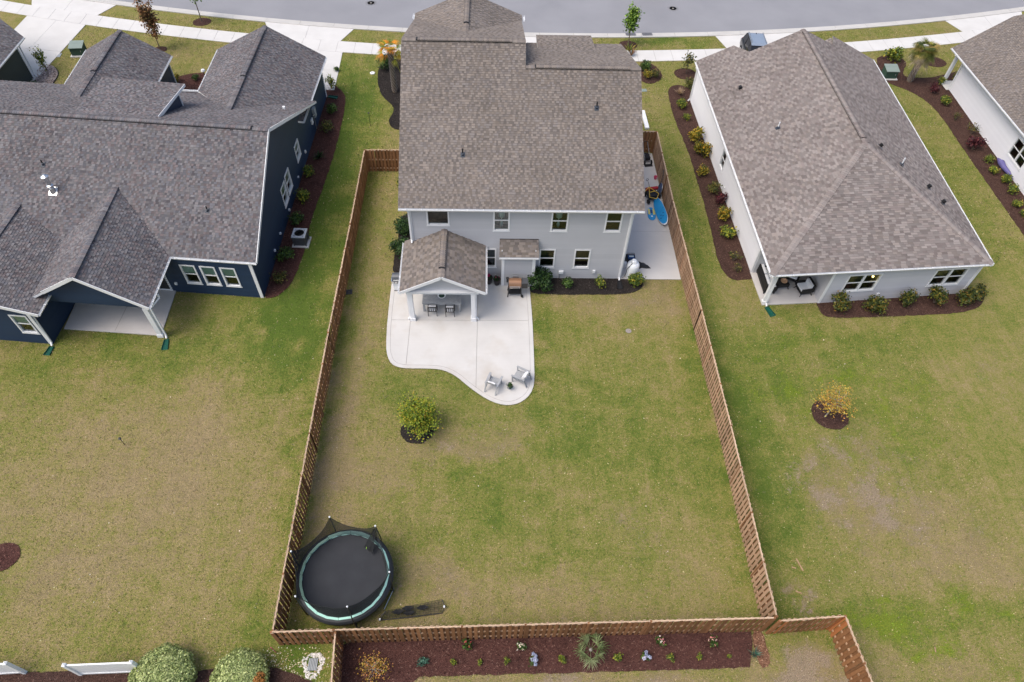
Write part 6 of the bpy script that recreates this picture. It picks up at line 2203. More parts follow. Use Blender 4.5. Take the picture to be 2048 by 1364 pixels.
def goal_net():
    o = (-12.717, -20.394, 0)
    t = thing('practice_net', 'fallen black sports net with leaf shaped pockets on the grass beside the trampoline', 'sports net', (o[0], o[1], 0.0))
    O = Vector((o[0], o[1], 0))
    A, B, C_, D_ = [Vector(q) - O for q in ((-12.66, -20.454, 0.06), (-10.053, -20.177, 0.06), (-10.07, -19.652, 0.22), (-12.46, -20.127, 0.22))]
    MB().tube([A, A.lerp(B, .5) + Vector((0, -.03, .02)), B, B.lerp(C_, .5) + Vector((.13, 0, .0)), C_], .022, 8).build('frame_tube', 'black_metal', t)
    MB().tube([D_, D_.lerp(A, .5) + Vector((-.10, 0, 0)), A], .022, 8).build('frame_tube', 'black_metal', t)
    mb = MB()
    m, k = 16, 6
    vs = []
    for u in range(m + 1):
        for v in range(k + 1):
            f, g = u / m, v / k
            p = A.lerp(B, f).lerp(D_.lerp(C_, f), g)
            p.z += .05 * sin(f * 9 + g * 4) * sin(g * 3.1) + .02
            vs.append(p)
    mb.add(vs, [(u * (k + 1) + v, (u + 1) * (k + 1) + v, (u + 1) * (k + 1) + v + 1, u * (k + 1) + v + 1) for u in range(m) for v in range(k)])
    mb.build('net', 'net_open', t)
    cords = MB()
    for u in range(0, m + 1):
        cords.tube([vs[u * (k + 1) + v] + Vector((0, 0, .004)) for v in range(k + 1)], .006, 3, cap=False)
    for v in range(0, k + 1):
        cords.tube([vs[u * (k + 1) + v] + Vector((0, 0, .004)) for u in range(m + 1)], .006, 3, cap=False)
    cords.build('net_cord', 'net_black', t, kind='stuff')
    for f, g in ((.24, .62), (.44, .35), (.66, .62), (.40, .80)):
        c = A.lerp(B, f).lerp(D_.lerp(C_, f), g) + Vector((0, 0, .07))
        e = (B - A).normalized()
        w = Vector((-e.y, e.x, 0))
        pk = MB()
        pk.add([c - e * .27, c - e * .1 - w * .11 + Vector((0, 0, .03)), c + e * .1 - w * .11 + Vector((0, 0, .03)), c + e * .27, c + e * .1 + w * .10, c - e * .1 + w * .10, c + Vector((0, 0, -.05))],
               [(0, 1, 6), (1, 2, 6), (2, 3, 6), (3, 4, 6), (4, 5, 6), (5, 0, 6)])
        pk.build('target_pocket', 'net_black', t)
    for p in (A + Vector((-.04, .02, .05)), B.lerp(C_, .45) + Vector((.10, 0, .06))):
        MB().box((p.x - .06, p.y - .05, p.z - .03), (p.x + .06, p.y + .05, p.z + .035)).build('corner_joint', 'black_plastic', t)
        MB().box((p.x - .035, p.y - .06, p.z - .01), (p.x + .03, p.y + .03, p.z + .042)).build('corner_tag', 'white_paint', t)
goal_net()
_p0, _p1 = (-12.223, -19.1, 0.1), (-12.578, -20.011, 0.05)
tag(MB().tube([Vector(_p0), Vector(_p1)], .02, 8).build('metal_pole', 'bright_metal'), 'thin pale metal pole lying between the trampoline and the fallen net', 'pole')

# patio furniture
def adirondack(loc, rz, label):
    t = thing('patio_armchair', label, 'chair', (loc[0], loc[1], .046), rz, 'grey wooden armchairs on the patio')
    gw = 'grey_wood'
    for i in range(5):
        y = -.02 + i * .105
        MB().bar((-.27, y, .37 - y * .10), (.27, y, .37 - y * .10), .092, .022).build('seat_slat', gw, t)
    for i in range(5):
        x = -.22 + i * .11
        MB().bar((x, -.08, .36), (x, -.36, .92 - abs(i - 2) * .02), .095, .022, up=(0, 1, .4)).build('back_slat', gw, t)
    MB().bar((-.28, -.33, .80), (.28, -.33, .80), .03, .07).build('back_rail', gw, t)
    for s in (-1, 1):
        MB().bar((s * .32, -.28, .60), (s * .34, .50, .585), .115, .025).build('armrest', gw, t)
        MB().bar((s * .32, .44, 0), (s * .32, .44, .575), .07, .04).build('leg', gw, t)
        MB().bar((s * .31, -.44, 0), (s * .31, -.22, .60), .07, .04).build('leg', gw, t)
        MB().bar((s * .295, -.30, .30), (s * .295, .46, .36), .025, .09).build('seat_rail', gw, t)
    pl = MB()
    pl.add([(-.20, -.12, .42), (.20, -.12, .42), (.20, -.27, .74), (-.20, -.27, .74), (-.20, -.02, .46), (.20, -.02, .46), (.20, -.18, .76), (-.20, -.18, .76)],
           [(0, 1, 2, 3), (7, 6, 5, 4), (4, 5, 1, 0), (5, 6, 2, 1), (6, 7, 3, 2), (7, 4, 0, 3)])
    pl.build('pillow', 'cushion_white', t)
    return t
_a = (-7.874, -8.289, 0); _b = (-6.285, -7.817, -0)
adirondack(_a, radians(-22), 'grey wooden armchair with white pillow on the patio, left of the small plant')
adirondack(_b, radians(62), 'grey wooden armchair with white pillow at the rounded patio edge, right of the plant')
_c = (-6.977, -8.318, 0)
tb = thing('potted_plant', 'small leafy plant in a clear pot between the two grey armchairs', 'potted plant', (_c[0], _c[1], .046))
MB().lathe([(.11, 0), (.14, .20), (.15, .22), (.12, .21), (.10, .03)], 14).build('pot', 'grey_box', tb)
foliage(91, 130, .19, .19, .34, PAL['dark'], .06, .18, 4, .3).build('foliage', 'leaf', tb)
blades(92, 16, .42, PAL['straw'], .9, .012, .3).build('flower_stalk', 'leaf', tb).location = (0, 0, .2)

def dining_table():
    t = thing('dining_table', 'long weathered grey wooden table under the covered patio', 'table', (-10.89, -2.38, .046))
    for i in range(6):
        y = -.50 + .0835 + i * .167
        MB().box((-1.13, y - .081, .705), (1.13, y + .081, .745)).build('table_plank', 'grey_wood', t)
    for s in (-1, 1):
        MB().box((-1.13 if s < 0 else 1.045, -.52, .70), (-1.045 if s < 0 else 1.13, .52, .7505)).build('breadboard_end', 'grey_wood', t)
        MB().box((-1.0, s * .46 - .02, .58), (1.0, s * .46 + .02, .70)).build('apron', 'grey_wood', t)
        for r in (-1, 1):
            MB().box((s * 1.04 - .055, r * .44 - .055, 0), (s * 1.04 + .055, r * .44 + .055, .70)).build('leg', 'grey_wood', t)
dining_table()
bw_ = thing('bowl', 'round white bowl with dark green filling on the grey table', 'bowl', (-10.90, -2.36, .795))
MB().lathe([(.08, 0), (.18, .05), (.24, .12), (.25, .13), (.19, .125), (.14, .06), (.0, .05)], 20).build('bowl_body', 'white_paint', bw_, smooth=True)
MB().lathe([(.175, .10), (.0, .11)], 18).build('filling', 'box_green_dark', bw_)

def dining_chair(loc, rz, label):
    t = thing('dining_chair', label, 'chair', (loc[0], loc[1], .046), rz, 'black dining chairs at the grey table')
    bm = 'black_metal'
    for s in (-1, 1):
        MB().bar((s * .25, .22, 0), (s * .25, .22, .62), .035).build('leg', bm, t)
        MB().bar((s * .25, -.24, 0), (s * .25, -.28, .84), .035).build('leg', bm, t)
        MB().bar((s * .25, .24, .63), (s * .25, -.27, .64), .045, .025).build('armrest', bm, t)
    for i in range(4):
        MB().bar((-.23, .17 - i * .13, .42), (.23, .17 - i * .13, .42), .085, .02).build('seat_slat', bm, t)
    MB().bar((-.26, -.28, .82), (.26, -.28, .82), .03, .07).build('back_rail', bm, t)
    for i in range(4):
        MB().bar((-.18 + i * .12, -.25, .45), (-.18 + i * .12, -.28, .80), .05, .015, up=(0, 1, 0)).build('back_slat', bm, t)
    MB().box((-.21, -.235, .44), (.21, -.12, .80)).build('pillow', 'cushion_white', t)
dining_chair((-11.42, -2.98), 0, 'black dining chair with white pillow, western one at the grey table')
dining_chair((-10.40, -3.02), 0, 'black dining chair with white pillow, eastern one at the grey table')

def gas_grill():
    o = (-13.876, -1.934, 0)
    t = thing('gas_grill', 'silver gas grill with dark lid beside the covered patio', 'grill', (-13.50, -.98, .046))
    MB().box((-.36, -.28, .10), (.36, .28, .78)).build('cabinet', 'white_paint', t)
    MB().box((-.46, -.26, .80), (.72, .30, .86)).build('side_shelf', 'bright_metal', t)
    MB().box((-.40, -.33, .70), (.40, -.28, .88)).build('control_panel', 'bright_metal', t)
    lid = MB()
    pr = [(-.26, .0), (-.27, .14), (-.20, .27), (-.04, .33), (.14, .31), (.26, .20), (.29, .0)]
    vs = [(x, y, .86 + z) for x in (-.39, .39) for y, z in pr]
    n = len(pr)
    lid.add(vs, [(i, i + 1, i + 1 + n, i + n) for i in range(n - 1)] + [tuple(range(n - 1, -1, -1)), tuple(range(n, 2 * n))])
    l = lid.build('lid', 'dark_grey_metal', t)
    MB().tube([(-.30, -.33, 1.0), (.30, -.33, 1.0)], .018, 8).build('lid_handle', 'bright_metal', l)
    for i in range(4):
        MB().tube([(-.27 + i * .18, -.33, .79), (-.27 + i * .18, -.365, .79)], .03, 10).build('knob', 'black_plastic', t)
    for x in (-.32, .32):
        for y in (-.22, .22):
            MB().tube([(x - .02, y, .05), (x + .02, y, .05)], .05, 10).build('wheel', 'rubber', t)
gas_grill()

def smoker():
    a, b = Vector((-7.003, -1.609, 0)), Vector((-6.187, -1.637, 0))
    c = (a + b) / 2
    t = thing('pellet_smoker', 'bronze barrel smoker grill on black legs beside the house', 'grill', (c.x, c.y + .22, .046))
    W = .40
    mb = MB()
    pr = [(.30 * cos(q) * .95, .95 + .29 * sin(q)) for q in [2 * pi * k / 16 for k in range(16)]]
    vs = [(x, y, z) for x in (-W, W) for y, z in pr]
    mb.add(vs, [(i, (i + 1) % 16, (i + 1) % 16 + 16, i + 16) for i in range(16)] + [tuple(range(15, -1, -1)), tuple(range(16, 32))])
    mb.build('barrel', 'black_metal', t, smooth=True)
    ld = MB()
    pr = [(.305 * cos(q), .95 + .305 * sin(q)) for q in [radians(k) for k in range(20, 201, 15)]]
    vs = [(x, y, z) for x in (-W + .03, W - .03) for y, z in pr]
    n = len(pr)
    ld.add(vs, [(i, i + 1, i + 1 + n, i + n) for i in range(n - 1)] + [tuple(range(n - 1, -1, -1)), tuple(range(n, 2 * n))])
    l = ld.build('lid', 'bronze_paint', t, smooth=True)
    MB().tube([(-.32, -.33, .96), (.32, -.33, .96)], .02, 8).build('lid_handle', 'bright_metal', l)
    MB().box((W + .01, -.20, .70), (W + .36, .22, 1.12)).build('hopper', 'black_metal', t)
    MB().box((W, -.22, 1.12), (W + .37, .24, 1.15)).build('hopper_lid', 'dark_grey_metal', t)
    MB().tube([(-W - .06, .08, .95), (-W - .06, .08, 1.28)], .05, 10).build('chimney', 'black_metal', t)
    MB().lathe([(.09, 1.28), (.09, 1.31), (.0, 1.34)], 12, (-W - .06, .08, 0)).build('chimney_cap', 'black_metal', t)
    MB().box((-.12, .30, 1.0), (.24, .40, 1.20)).build('rear_shelf', 'grey_metal', t)
    for x, s in ((-.34, -1), (.34, 1)):
        for y, q in ((-.12, -1), (.14, 1)):
            MB().bar((x, y, .78), (x + s * .07, y + q * .14, .0), .05).build('leg', 'black_metal', t)
    MB().bar((-.36, .0, .22), (.36, .0, .22), .42, .02).build('bottom_shelf', 'black_metal', t)
    MB().tube([(.44, -.26, .08), (.50, -.26, .08)], .09, 14).build('wheel', 'rubber', t)
smoker()
for i, ((u, v), cols, lab) in enumerate((((978, 566), [(.60, .05, .20), (.72, .18, .36), (.45, .03, .12)], 'dark pot of magenta flowers against the house wall'), ((994, 569), [(.32, .04, .12), (.62, .62, .58)], 'dark pot of sparse purple flowers beside the magenta one'))):
    _q = ((-8.05, -.62), (-7.55 - .18, -.78))[i] if False else None
for (x, y), cols, lab, sd, nb in (((-8.14, -.50), [(.60, .05, .20), (.72, .18, .36), (.45, .03, .12)], 'dark pot of magenta flowers against the house wall', 95, 9), ((-7.66, -.60), [(.32, .04, .12), (.55, .50, .52)], 'dark pot of sparse dull purple flowers beside the magenta one', 96, 3)):
    t = thing('flower_pot', lab, 'potted plant', (x, y, .046), 0, 'dark flower pots by the wall')
    MB().lathe([(.15, 0), (.17, .08), (.22, .42), (.24, .45), (.21, .45), (.19, .38), (.0, .38)], 16).build('pot', 'terracotta_dark', t)
    foliage(sd, 120, .22, .22, .34, PAL['dark'], .06, .36, 4, .4).build('foliage', 'leaf', t)
    rng = random.Random(sd)
    for k in range(nb):
        a, q = rng.uniform(0, 6.28), rng.uniform(.0, .20)
        mb = MB()
        c_ = rng.choice(cols)
        for j in range(10):
            mb.tone = c_
            d = Vector((rng.gauss(0, 1), rng.gauss(0, 1), abs(rng.gauss(0, 1)))).normalized()
            leaf_quad(mb, Vector((cos(a) * q, sin(a) * q, .66)) + d * .05, .05, rng, d * 2, 1.1)
        mb.build('bloom', 'leaf', t)

# side yard
def propane_tank():
    t = thing('propane_tank', 'tall white propane tank with domed cap at the corner of the two storey house', 'gas tank', (.70, .22, .044))
    MB().lathe([(.30, 0), (.36, .02), (.38, .10), (.38, .92), (.35, 1.04), (.27, 1.12), (.17, 1.16)], 24).build('tank_body', 'white_paint', t, smooth=True)
    MB().lathe([(.17, 1.14), (.19, 1.16), (.19, 1.26), (.15, 1.33), (.07, 1.37), (.0, 1.375)], 18).build('valve_dome', 'white_paint', t, smooth=True)
    MB().tube([(-.10, -.14, 1.24), (-.25, -.25, 1.10), (-.40, -.28, .85), (-.43, -.28, .40), (-.50, -.30, .20), (-.60, -.33, .10)], .018, 6).build('hose', 'rubber', t)
propane_tank()
def tarp():
    t = thing('black_tarp', 'crumpled black tarp spread on the slab behind the white propane tank', 'tarp', (1.45, 1.12, .046))
    out = [(-.45, .12), (-.32, .30), (-.10, .34), (.05, .25), (.22, .22), (.42, -.02), (.60, -.28), (.30, -.30), (.02, -.24), (-.22, -.36), (-.46, -.32)]
    rng = random.Random(4)
    mb = MB()
    n = len(out)
    vs = [(x, y, .004) for x, y in out] + [(x * .62, y * .62, rng.uniform(.06, .20)) for x, y in out] + [(.0, 0, .16)]
    mb.add(vs, [(i, (i + 1) % n, (i + 1) % n + n, i + n) for i in range(n)] + [(i + n, (i + 1) % n + n, 2 * n) for i in range(n)])
    mb.build('tarp_sheet', 'tarp_black', t)
    MB().tube([(-.4, .1, .12), (-.1, .02, .19), (.15, .05, .15)], .012, 5).build('drawstring', 'rubber', t)
tarp()
def bags():
    t = thing('equipment_bag', 'black bag with pale blue panel beside the house wall behind the propane tank', 'bag', (.80, 1.45, .044))
    for lo, hi, mt, nm in (((-.30, -.30, 0), (.26, .25, .40), 'black_plastic', 'bag_body'), ((-.22, -.22, .40), (.18, .06, .50), 'deep_blue', 'bag_lid'), ((-.14, -.10, .50), (.14, .0, .515), 'blind_white', 'bag_panel')):
        MB().box(lo, hi).build(nm, mt, t)
    MB().tube([(-.24, .15, .40), (-.24, .15, .58), (.2, .15, .58), (.2, .15, .40)], .018, 6).build('bag_handle', 'black_plastic', t)
    t2 = thing('jerry_can', 'white plastic can squeezed between the propane tank and the bag', 'can', (.36, 1.05, .044))
    MB().lathe([(.14, 0), (.15, .03), (.15, .30), (.06, .38), (.05, .42)], 12).build('can_body', 'white_paint', t2)
    MB().tube([(-.10, 0, .34), (-.1, 0, .43), (.08, 0, .43)], .018, 6).build('can_handle', 'black_plastic', t2)
    t3 = thing('folding_chair', 'folded black chair leaning on the house wall north of the bag', 'chair', (.30, 2.3, .044), .3)
    for s in (-1, 1):
        MB().tube([(s * .18, .1, 0), (s * .18, -.06, .80)], .015, 6).build('leg', 'black_metal', t3)
    MB().box((-.18, -.04, .35), (.18, .03, .75)).build('seat', 'black_plastic', t3)
bags()

def board(name, label, cat, L, W, T, mat_top, mat_rim, M4, stripes=None):
    t = thing(name, label, cat, (0, 0, 0))
    t.matrix_basis = M4
    n = 28
    out = []
    for i in range(n):
        a = 2 * pi * i / n
        k = abs(cos(a)) ** .8 * (1 if cos(a) > 0 else -1)
        out.append((W / 2 * sin(a) * (1 - .12 * cos(a)), L / 2 * k))
    def ring(f, z): return [(x * f, y * f, z) for x, y in out]
    rim = MB()
    vs = ring(.93, 0) + ring(1, T * .3) + ring(1, T * .7) + ring(.955, T)
    rim.add(vs, [(j * n + i, j * n + (i + 1) % n, (j + 1) * n + (i + 1) % n, (j + 1) * n + i) for j in range(3) for i in range(n)] + [tuple(range(n - 1, -1, -1))])
    rim.build('board_rim', mat_rim, t, smooth=True)
    d = MB()
    d.add(ring(.955, T) + ring(.80, T + .012) + [(0, 0, T + .018)], [(i, (i + 1) % n, (i + 1) % n + n, i + n) for i in range(n)] + [(i + n, (i + 1) % n + n, 2 * n) for i in range(n)])
    d.build('board_deck', mat_top, t)
    return t
# paddle board leaning on the fence, flat side up and out
M4 = Matrix.Translation((3.40, 6.05, .25)) @ Matrix.Rotation(radians(6), 4, 'Z') @ Matrix.Rotation(radians(-32), 4, 'Y')
pb = board('paddle_board', 'long blue paddle board with pale rim leaning on the side yard fence', 'paddle board', 2.75, .70, .10, 'blue_board', 'white_paint', M4)
MB().bar((0, -.15, .135), (0, .55, .135), .30, .012).build('deck_grip', 'blue_board', pb)
for x_, y_ in ((-.12, -.75), (.06, -.62), (-.05, -.5), (.14, -.35)):
    MB().box((x_ - .05, y_ - .03, .128), (x_ + .04, y_ + .03, .1325)).build('scuff_patch', 'deep_blue', pb)
M5 = Matrix.Translation((2.80, 5.98, .046)) @ Matrix.Rotation(radians(-3), 4, 'Z')
kb = board('kneeboard', 'blue and yellow kneeboard lying flat on the side yard slab', 'kneeboard', 1.30, .54, .06, 'blue_board', 'blue_board', M5)
for s in (-1, 1):
    MB().prism([(s * .09, -.16), (s * .235, -.10), (s * .21, .40), (s * .10, .46)], .066, .090).build('yellow_stripe', 'yellow_board', kb)
MB().box((-.06, -.36, .076), (.06, -.25, .086)).build('white_mark', 'white_paint', kb)
MB().box((-.07, .0, .078), (.07, .35, .088)).build('knee_pad', 'deep_blue', kb)

def beach_cart():
    t = thing('beach_cart', 'beach cart with yellow frame, black tub and red fabric on the side yard slab', 'cart', (2.98, 7.55, .044), radians(12))
    MB().box((-.30, -.35, .25), (.30, .45, .55)).build('tub', 'black_plastic', t)
    MB().box((-.34, .28, .50), (.55, .50, .64)).build('fabric_roll', 'red_paint', t)
    for a, b in (((-.38, -.50, .62), (-.12, .42, .72)), ((-.12, .42, .72), (.34, -.30, .66)), ((-.38, -.50, .62), (.10, -.62, .50)), ((.10, -.62, .50), (.34, -.30, .66)), ((-.50, .15, .62), (-.12, .42, .72)), ((-.20, -.05, .67), (.14, -.02, .67))):
        MB().tube([a, b], .022, 6).build('frame_tube', 'yellow_paint', t)
    for x, y in ((-.36, -.42), (.36, -.42), (-.36, .36), (.36, .36)):
        w = MB().tube([(x - .06, y, .16), (x + .06, y, .16)], .16, 14).build('wheel', 'rubber', t)
    MB().tube([(0, .45, .5), (.06, .95, .62), (.06, 1.15, .66)], .016, 6).build('pull_handle', 'black_metal', t)
    MB().tube([(.06 + .09 * cos(q), 1.24, .68 + .09 * sin(q)) for q in [2 * pi * k / 10 for k in range(11)]], .014, 5).build('handle_grip', 'black_plastic', t)
beach_cart()
t_ = thing('paddle_bundle', 'bundle of black paddles leaning from the beach cart to the fence', 'paddles', (3.05, 7.5, .044))
for (a, b) in (((.0, -.5, .30), (.72, 1.15, 1.30)), ((.05, -.2, .30), (.76, 1.05, 1.18)), ((-.1, -.35, .4), (.55, .3, .75))):
    MB().tube([a, b], .017, 6).build('shaft', 'black_metal', t_)
MB().add([(.66, 1.02, 1.20), (.76, 1.02, 1.24), (.80, 1.42, 1.46), (.70, 1.44, 1.44), (.66, 1.02, 1.185), (.76, 1.02, 1.225), (.80, 1.42, 1.445), (.70, 1.44, 1.425)], [(3, 2, 1, 0), (4, 5, 6, 7), (0, 4, 5, 1), (1, 5, 6, 2), (2, 6, 7, 3), (3, 7, 4, 0)]).build('blade', 'black_plastic', t_)
t_ = thing('duffel_bag', 'black duffel bag heaped beside the paddle board tip', 'bag', (3.30, 7.75, .044), .5)
MB().lathe([(.05, -.42), (.20, -.36), (.23, 0), (.20, .36), (.05, .42)], 12, (0, 0, .22), Matrix.Rotation(pi / 2, 4, 'X')).build('bag_body', 'tarp_black', t_)
MB().tube([(-.12, -.15, .40), (0, -.1, .52), (0, .1, .52), (-.12, .15, .40)], .015, 6).build('bag_strap', 'black_plastic', t_)
t_ = thing('hoop', 'round dark blue saucer sled leaning on the fence behind the paddles', 'sled', (3.66, 8.1, .47), 0)
_mm = Matrix.Rotation(radians(-78), 4, 'Y')
MB().lathe([(.0, -.03), (.30, -.02), (.40, .02), (.43, .06)], 22, (0, 0, 0), _mm).build('dish', 'deep_blue', t_, smooth=True)
MB().lathe([(.42 + .02 * cos(q), .055 + .02 * sin(q)) for q in [2 * pi * k / 6 for k in range(6)]], 22, (0, 0, 0), _mm, closed=True).build('rim', 'grey_metal', t_)
t_ = thing('pink_bucket', 'small pink sand bucket at the foot of the side yard fence', 'bucket', (3.60, 9.75, .044))
MB().lathe([(.09, 0), (.12, .20), (.13, .21), (.11, .20), (.08, .02)], 12).build('bucket_body', 'pink_plastic', t_)
MB().tube([(.12 * cos(q), 0, .20 + .12 * sin(q)) for q in [pi * k / 8 for k in range(9)]], .008, 5).build('bucket_handle', 'pink_plastic', t_)
def hand_truck():
    t = thing('hand_truck', 'folded grey stroller with black wheels standing against the front return fence', 'stroller', (3.22, 11.85, .044), radians(10))
    for s in (-1, 1):
        MB().tube([(s * .20, -.45, .12), (s * .20, .20, .55), (s * .17, .75, 1.05)], .022, 8).build('side_tube', 'grey_metal', t)
        MB().tube([(s * .26 - .03, -.42, .15), (s * .26 + .03, -.42, .15)], .15, 14).build('wheel', 'rubber', t)
        MB().tube([(s * .20, .45, .10), (s * .20, -.1, .60)], .018, 8).build('cross_tube', 'grey_metal', t)
    MB().box((-.18, -.30, .22), (.18, .30, .46)).build('fabric_seat', 'tarp_black', t)
    MB().tube([(-.17, .75, 1.05), (0, .80, 1.10), (.17, .75, 1.05)], .024, 8).build('push_handle', 'black_plastic', t)
    MB().box((-.30, -.75, 0), (.30, -.45, .02)).build('foot_plate', 'black_metal', t)
hand_truck()

# pale house porch
def porch_sofa():
    t = thing('wicker_sofa', 'black wicker sofa with white cushions on the pale house porch', 'sofa', (8.98, -.35, .07), radians(-90))
    MB().box((-.95, -.35, .14), (.95, .35, .36)).build('base', 'black_wicker', t)
    MB().box((-.95, .30 - .62, .36), (.95, -.28 + .04, .78)).build('backrest', 'black_wicker', t)
    for s in (-1, 1):
        MB().box((s * .95 - .06, -.33, .30), (s * .95 + .06, .38, .60)).build('armrest', 'black_wicker', t)
        for y in (-.28, .34):
            MB().box((s * .88 - .03, y - .03, 0), (s * .88 + .03, y + .03, .15)).build('leg', 'black_metal', t)
        MB().box((s * .45 - .43, -.20, .365), (s * .45 + .43, .36, .50)).build('seat_cushion', 'cushion_white', t)
        MB().box((s * .45 - .40, -.24, .505), (s * .45 + .40, -.08, .80)).build('back_cushion', 'cushion_white', t)
porch_sofa()
def wicker_chair(loc, rz, label):
    t = thing('wicker_chair', label, 'chair', (loc[0], loc[1], .07), rz, 'black wicker armchairs on the pale house porch')
    MB().box((-.36, -.34, .16), (.36, .36, .36)).build('base', 'black_wicker', t)
    MB().box((-.40, -.42, .30), (.40, -.30, .84)).build('backrest', 'black_wicker', t)
    for s in (-1, 1):
        MB().box((s * .38 - .05, -.34, .30), (s * .38 + .05, .38, .58)).build('armrest', 'black_wicker', t)
        for y in (-.34, .34):
            MB().bar((s * .33, y * .9, .2), (s * .40, y * 1.15, 0), .045).build('leg', 'black_metal', t)
    MB().box((-.31, -.22, .365), (.31, .36, .48)).build('seat_cushion', 'cushion_white', t)
    MB().box((-.30, -.29, .485), (.30, -.14, .82)).build('back_cushion', 'cushion_white', t)
wicker_chair((11.18, -1.05), radians(100), 'black wicker chair with folded white cushions beside the inner porch wall')
wicker_chair((10.75, .05), radians(150), 'black wicker chair with white cushions farther back on the porch')
t_ = thing('fire_table', 'black wicker ottoman table with a basket tray between the porch seats', 'table', (9.90, -.55, .07), radians(8))
MB().box((-.36, -.36, .20), (.36, .36, .42)).build('base', 'black_wicker', t_)
for x in (-.32, .32):
    for y in (-.32, .32):
        MB().bar((x * .9, y * .9, .22), (x * 1.2, y * 1.2, 0), .045).build('leg', 'black_metal', t_)
t_ = thing('basket_tray', 'tan basket tray on the black ottoman table', 'basket', (9.98, -.62, .49))
MB().lathe([(.16, 0), (.20, .05), (.21, .09), (.19, .09), (.15, .03), (.0, .03)], 14).build('basket_body', 'rail_wood', t_)

# lamp in the window of the pale house (lit)
t_ = thing('ceiling_lamp', 'lit warm bulb glowing behind the window nearest the pale house porch', 'lamp', (14.72, -1.38, 1.783))
MB().lathe([(.0, -.06), (.05, -.04), (.065, 0), (.05, .05), (.0, .07)], 12).build('bulb', 'lit_bulb', t_)
MB().tube([(0, 0, .06), (0, 0, .26)], .01, 6).build('stem', 'black_metal', t_)
for x_, lab in ((-7.43, 'white drum table lamp inside the upstairs window above the bay roof'), (-4.14, 'white drum table lamp inside the second upstairs window from the east corner')):
    t_ = thing('table_lamp', lab, 'lamp', (x_, .55, 3.62), 0, 'table lamps behind upstairs windows')
    MB().lathe([(.05, .90), (.19, .90), (.21, 1.28), (.20, 1.28), (.18, .91)], 18).build('lamp_shade', 'white_paint', t_)
    MB().lathe([(.11, 0), (.06, .05), (.10, .30), (.03, .60), (.02, .95)], 14).build('lamp_base', 'white_paint', t_)

# air conditioner
def ac_unit():
    t = thing('air_conditioner', 'grey air conditioner on a pale pad in the navy house bed', 'air conditioner', (-20.12, 2.92, 0), radians(-2))
    MB().box((-.52, -.50, 0), (.52, .50, .09)).build('pad', 'concrete_walk', t)
    MB().box((-.37, -.37, .09), (.37, .37, .80)).build('coil_cabinet', 'dark_grey_metal', t)
    for s in (-1, 1):
        for r in (-1, 1):
            MB().box((s * .37 - .04, r * .37 - .04, .09), (s * .37 + .04, r * .37 + .04, .80)).build('corner_post', 'dark_grey_metal', t)
    lv = MB()
    for i in range(14):
        z = .13 + i * .047
        lv.box((-.378, -.378, z), (.378, .378, z + .014))
    lv.build('louvre', 'dark_grey_metal', t, kind='stuff')
    top = MB()
    n = 24
    top.lathe([(.30, .83), (.31, .86), (.36, .86), (.36, .83)], n)
    sq = [(.42, .42), (-.42, .42), (-.42, -.42), (.42, -.42)]
    top.box((-.43, -.43, .79), (.43, -.31, .85)).box((-.43, .31, .79), (.43, .43, .85)).box((-.43, -.31, .79), (-.31, .31, .85)).box((.31, -.31, .79), (.43, .31, .85))
    top.build('top_cover', 'light_grey_paint', t)
    for k in range(5):
        a = 2 * pi * k / 5
        MB().add([(.05 * cos(a), .05 * sin(a), .76), (.28 * cos(a - .3), .28 * sin(a - .3), .74), (.29 * cos(a + .3), .29 * sin(a + .3), .79), (.05 * cos(a), .05 * sin(a), .75), (.28 * cos(a - .3), .28 * sin(a - .3), .73), (.29 * cos(a + .3), .29 * sin(a + .3), .78)], [(0, 1, 2), (5, 4, 3)]).build('fan_blade', 'light_grey_paint', t)
    MB().lathe([(.08, .74), (.08, .80), (.0, .81)], 12).build('fan_hub', 'bright_metal', t)
    gr = MB()
    for k in range(12):
        a = 2 * pi * k / 12
        gr.tube([(.08 * cos(a), .08 * sin(a), .855), (.31 * cos(a), .31 * sin(a), .845)], .006, 4)
    for r in (.14, .2, .26):
        gr.lathe([(r + .006 * cos(q), .853 + .006 * sin(q)) for q in (0, 1.57, 3.14, 4.71)], 18, closed=True)
    gr.build('fan_guard', 'black_metal', t, kind='stuff')
ac_unit()

# green transformer cabinets and lids
def transformer(loc, rz, label):
    t = thing('transformer_box', label, 'utility box', (loc[0], loc[1], 0), rz, 'green utility transformers')
    MB().box((-.62, -.55, 0), (.62, .55, .10)).build('pad', 'concrete_walk', t)
    MB().add([(-.5, -.42, .10), (.5, -.42, .10), (.5, .42, .10), (-.5, .42, .10), (-.5, -.42, .72), (.5, -.42, .72), (.5, .42, .88), (-.5, .42, .88)],
             [(3, 2, 1, 0), (0, 1, 5, 4), (1, 2, 6, 5), (2, 3, 7, 6), (3, 0, 4, 7), (4, 5, 6, 7)]).build('cabinet', 'box_green_dark', t)
    for y0, y1 in ((-.47, .12), (.13, .46)):
        z0, z1 = .73 + (y0 + .42) * .19, .73 + (y1 + .42) * .19
        MB().add([(-.55, y0, z0), (.55, y0, z0), (.55, y1, z1), (-.55, y1, z1), (-.55, y0, z0 + .05), (.55, y0, z0 + .05), (.55, y1, z1 + .05), (-.55, y1, z1 + .05)],
                 [(3, 2, 1, 0), (4, 5, 6, 7), (0, 1, 5, 4), (1, 2, 6, 5), (2, 3, 7, 6), (3, 0, 4, 7)]).build('cabinet_lid', 'box_green', t)
    MB().box((.28, -.435, .40), (.34, -.42, .52)).build('latch', 'grey_metal', t)
_t = (25.491, 23.34, 0); transformer((_t[0], _t[1] + .45), radians(0), 'green transformer box beside the pale house and the leaning palm')
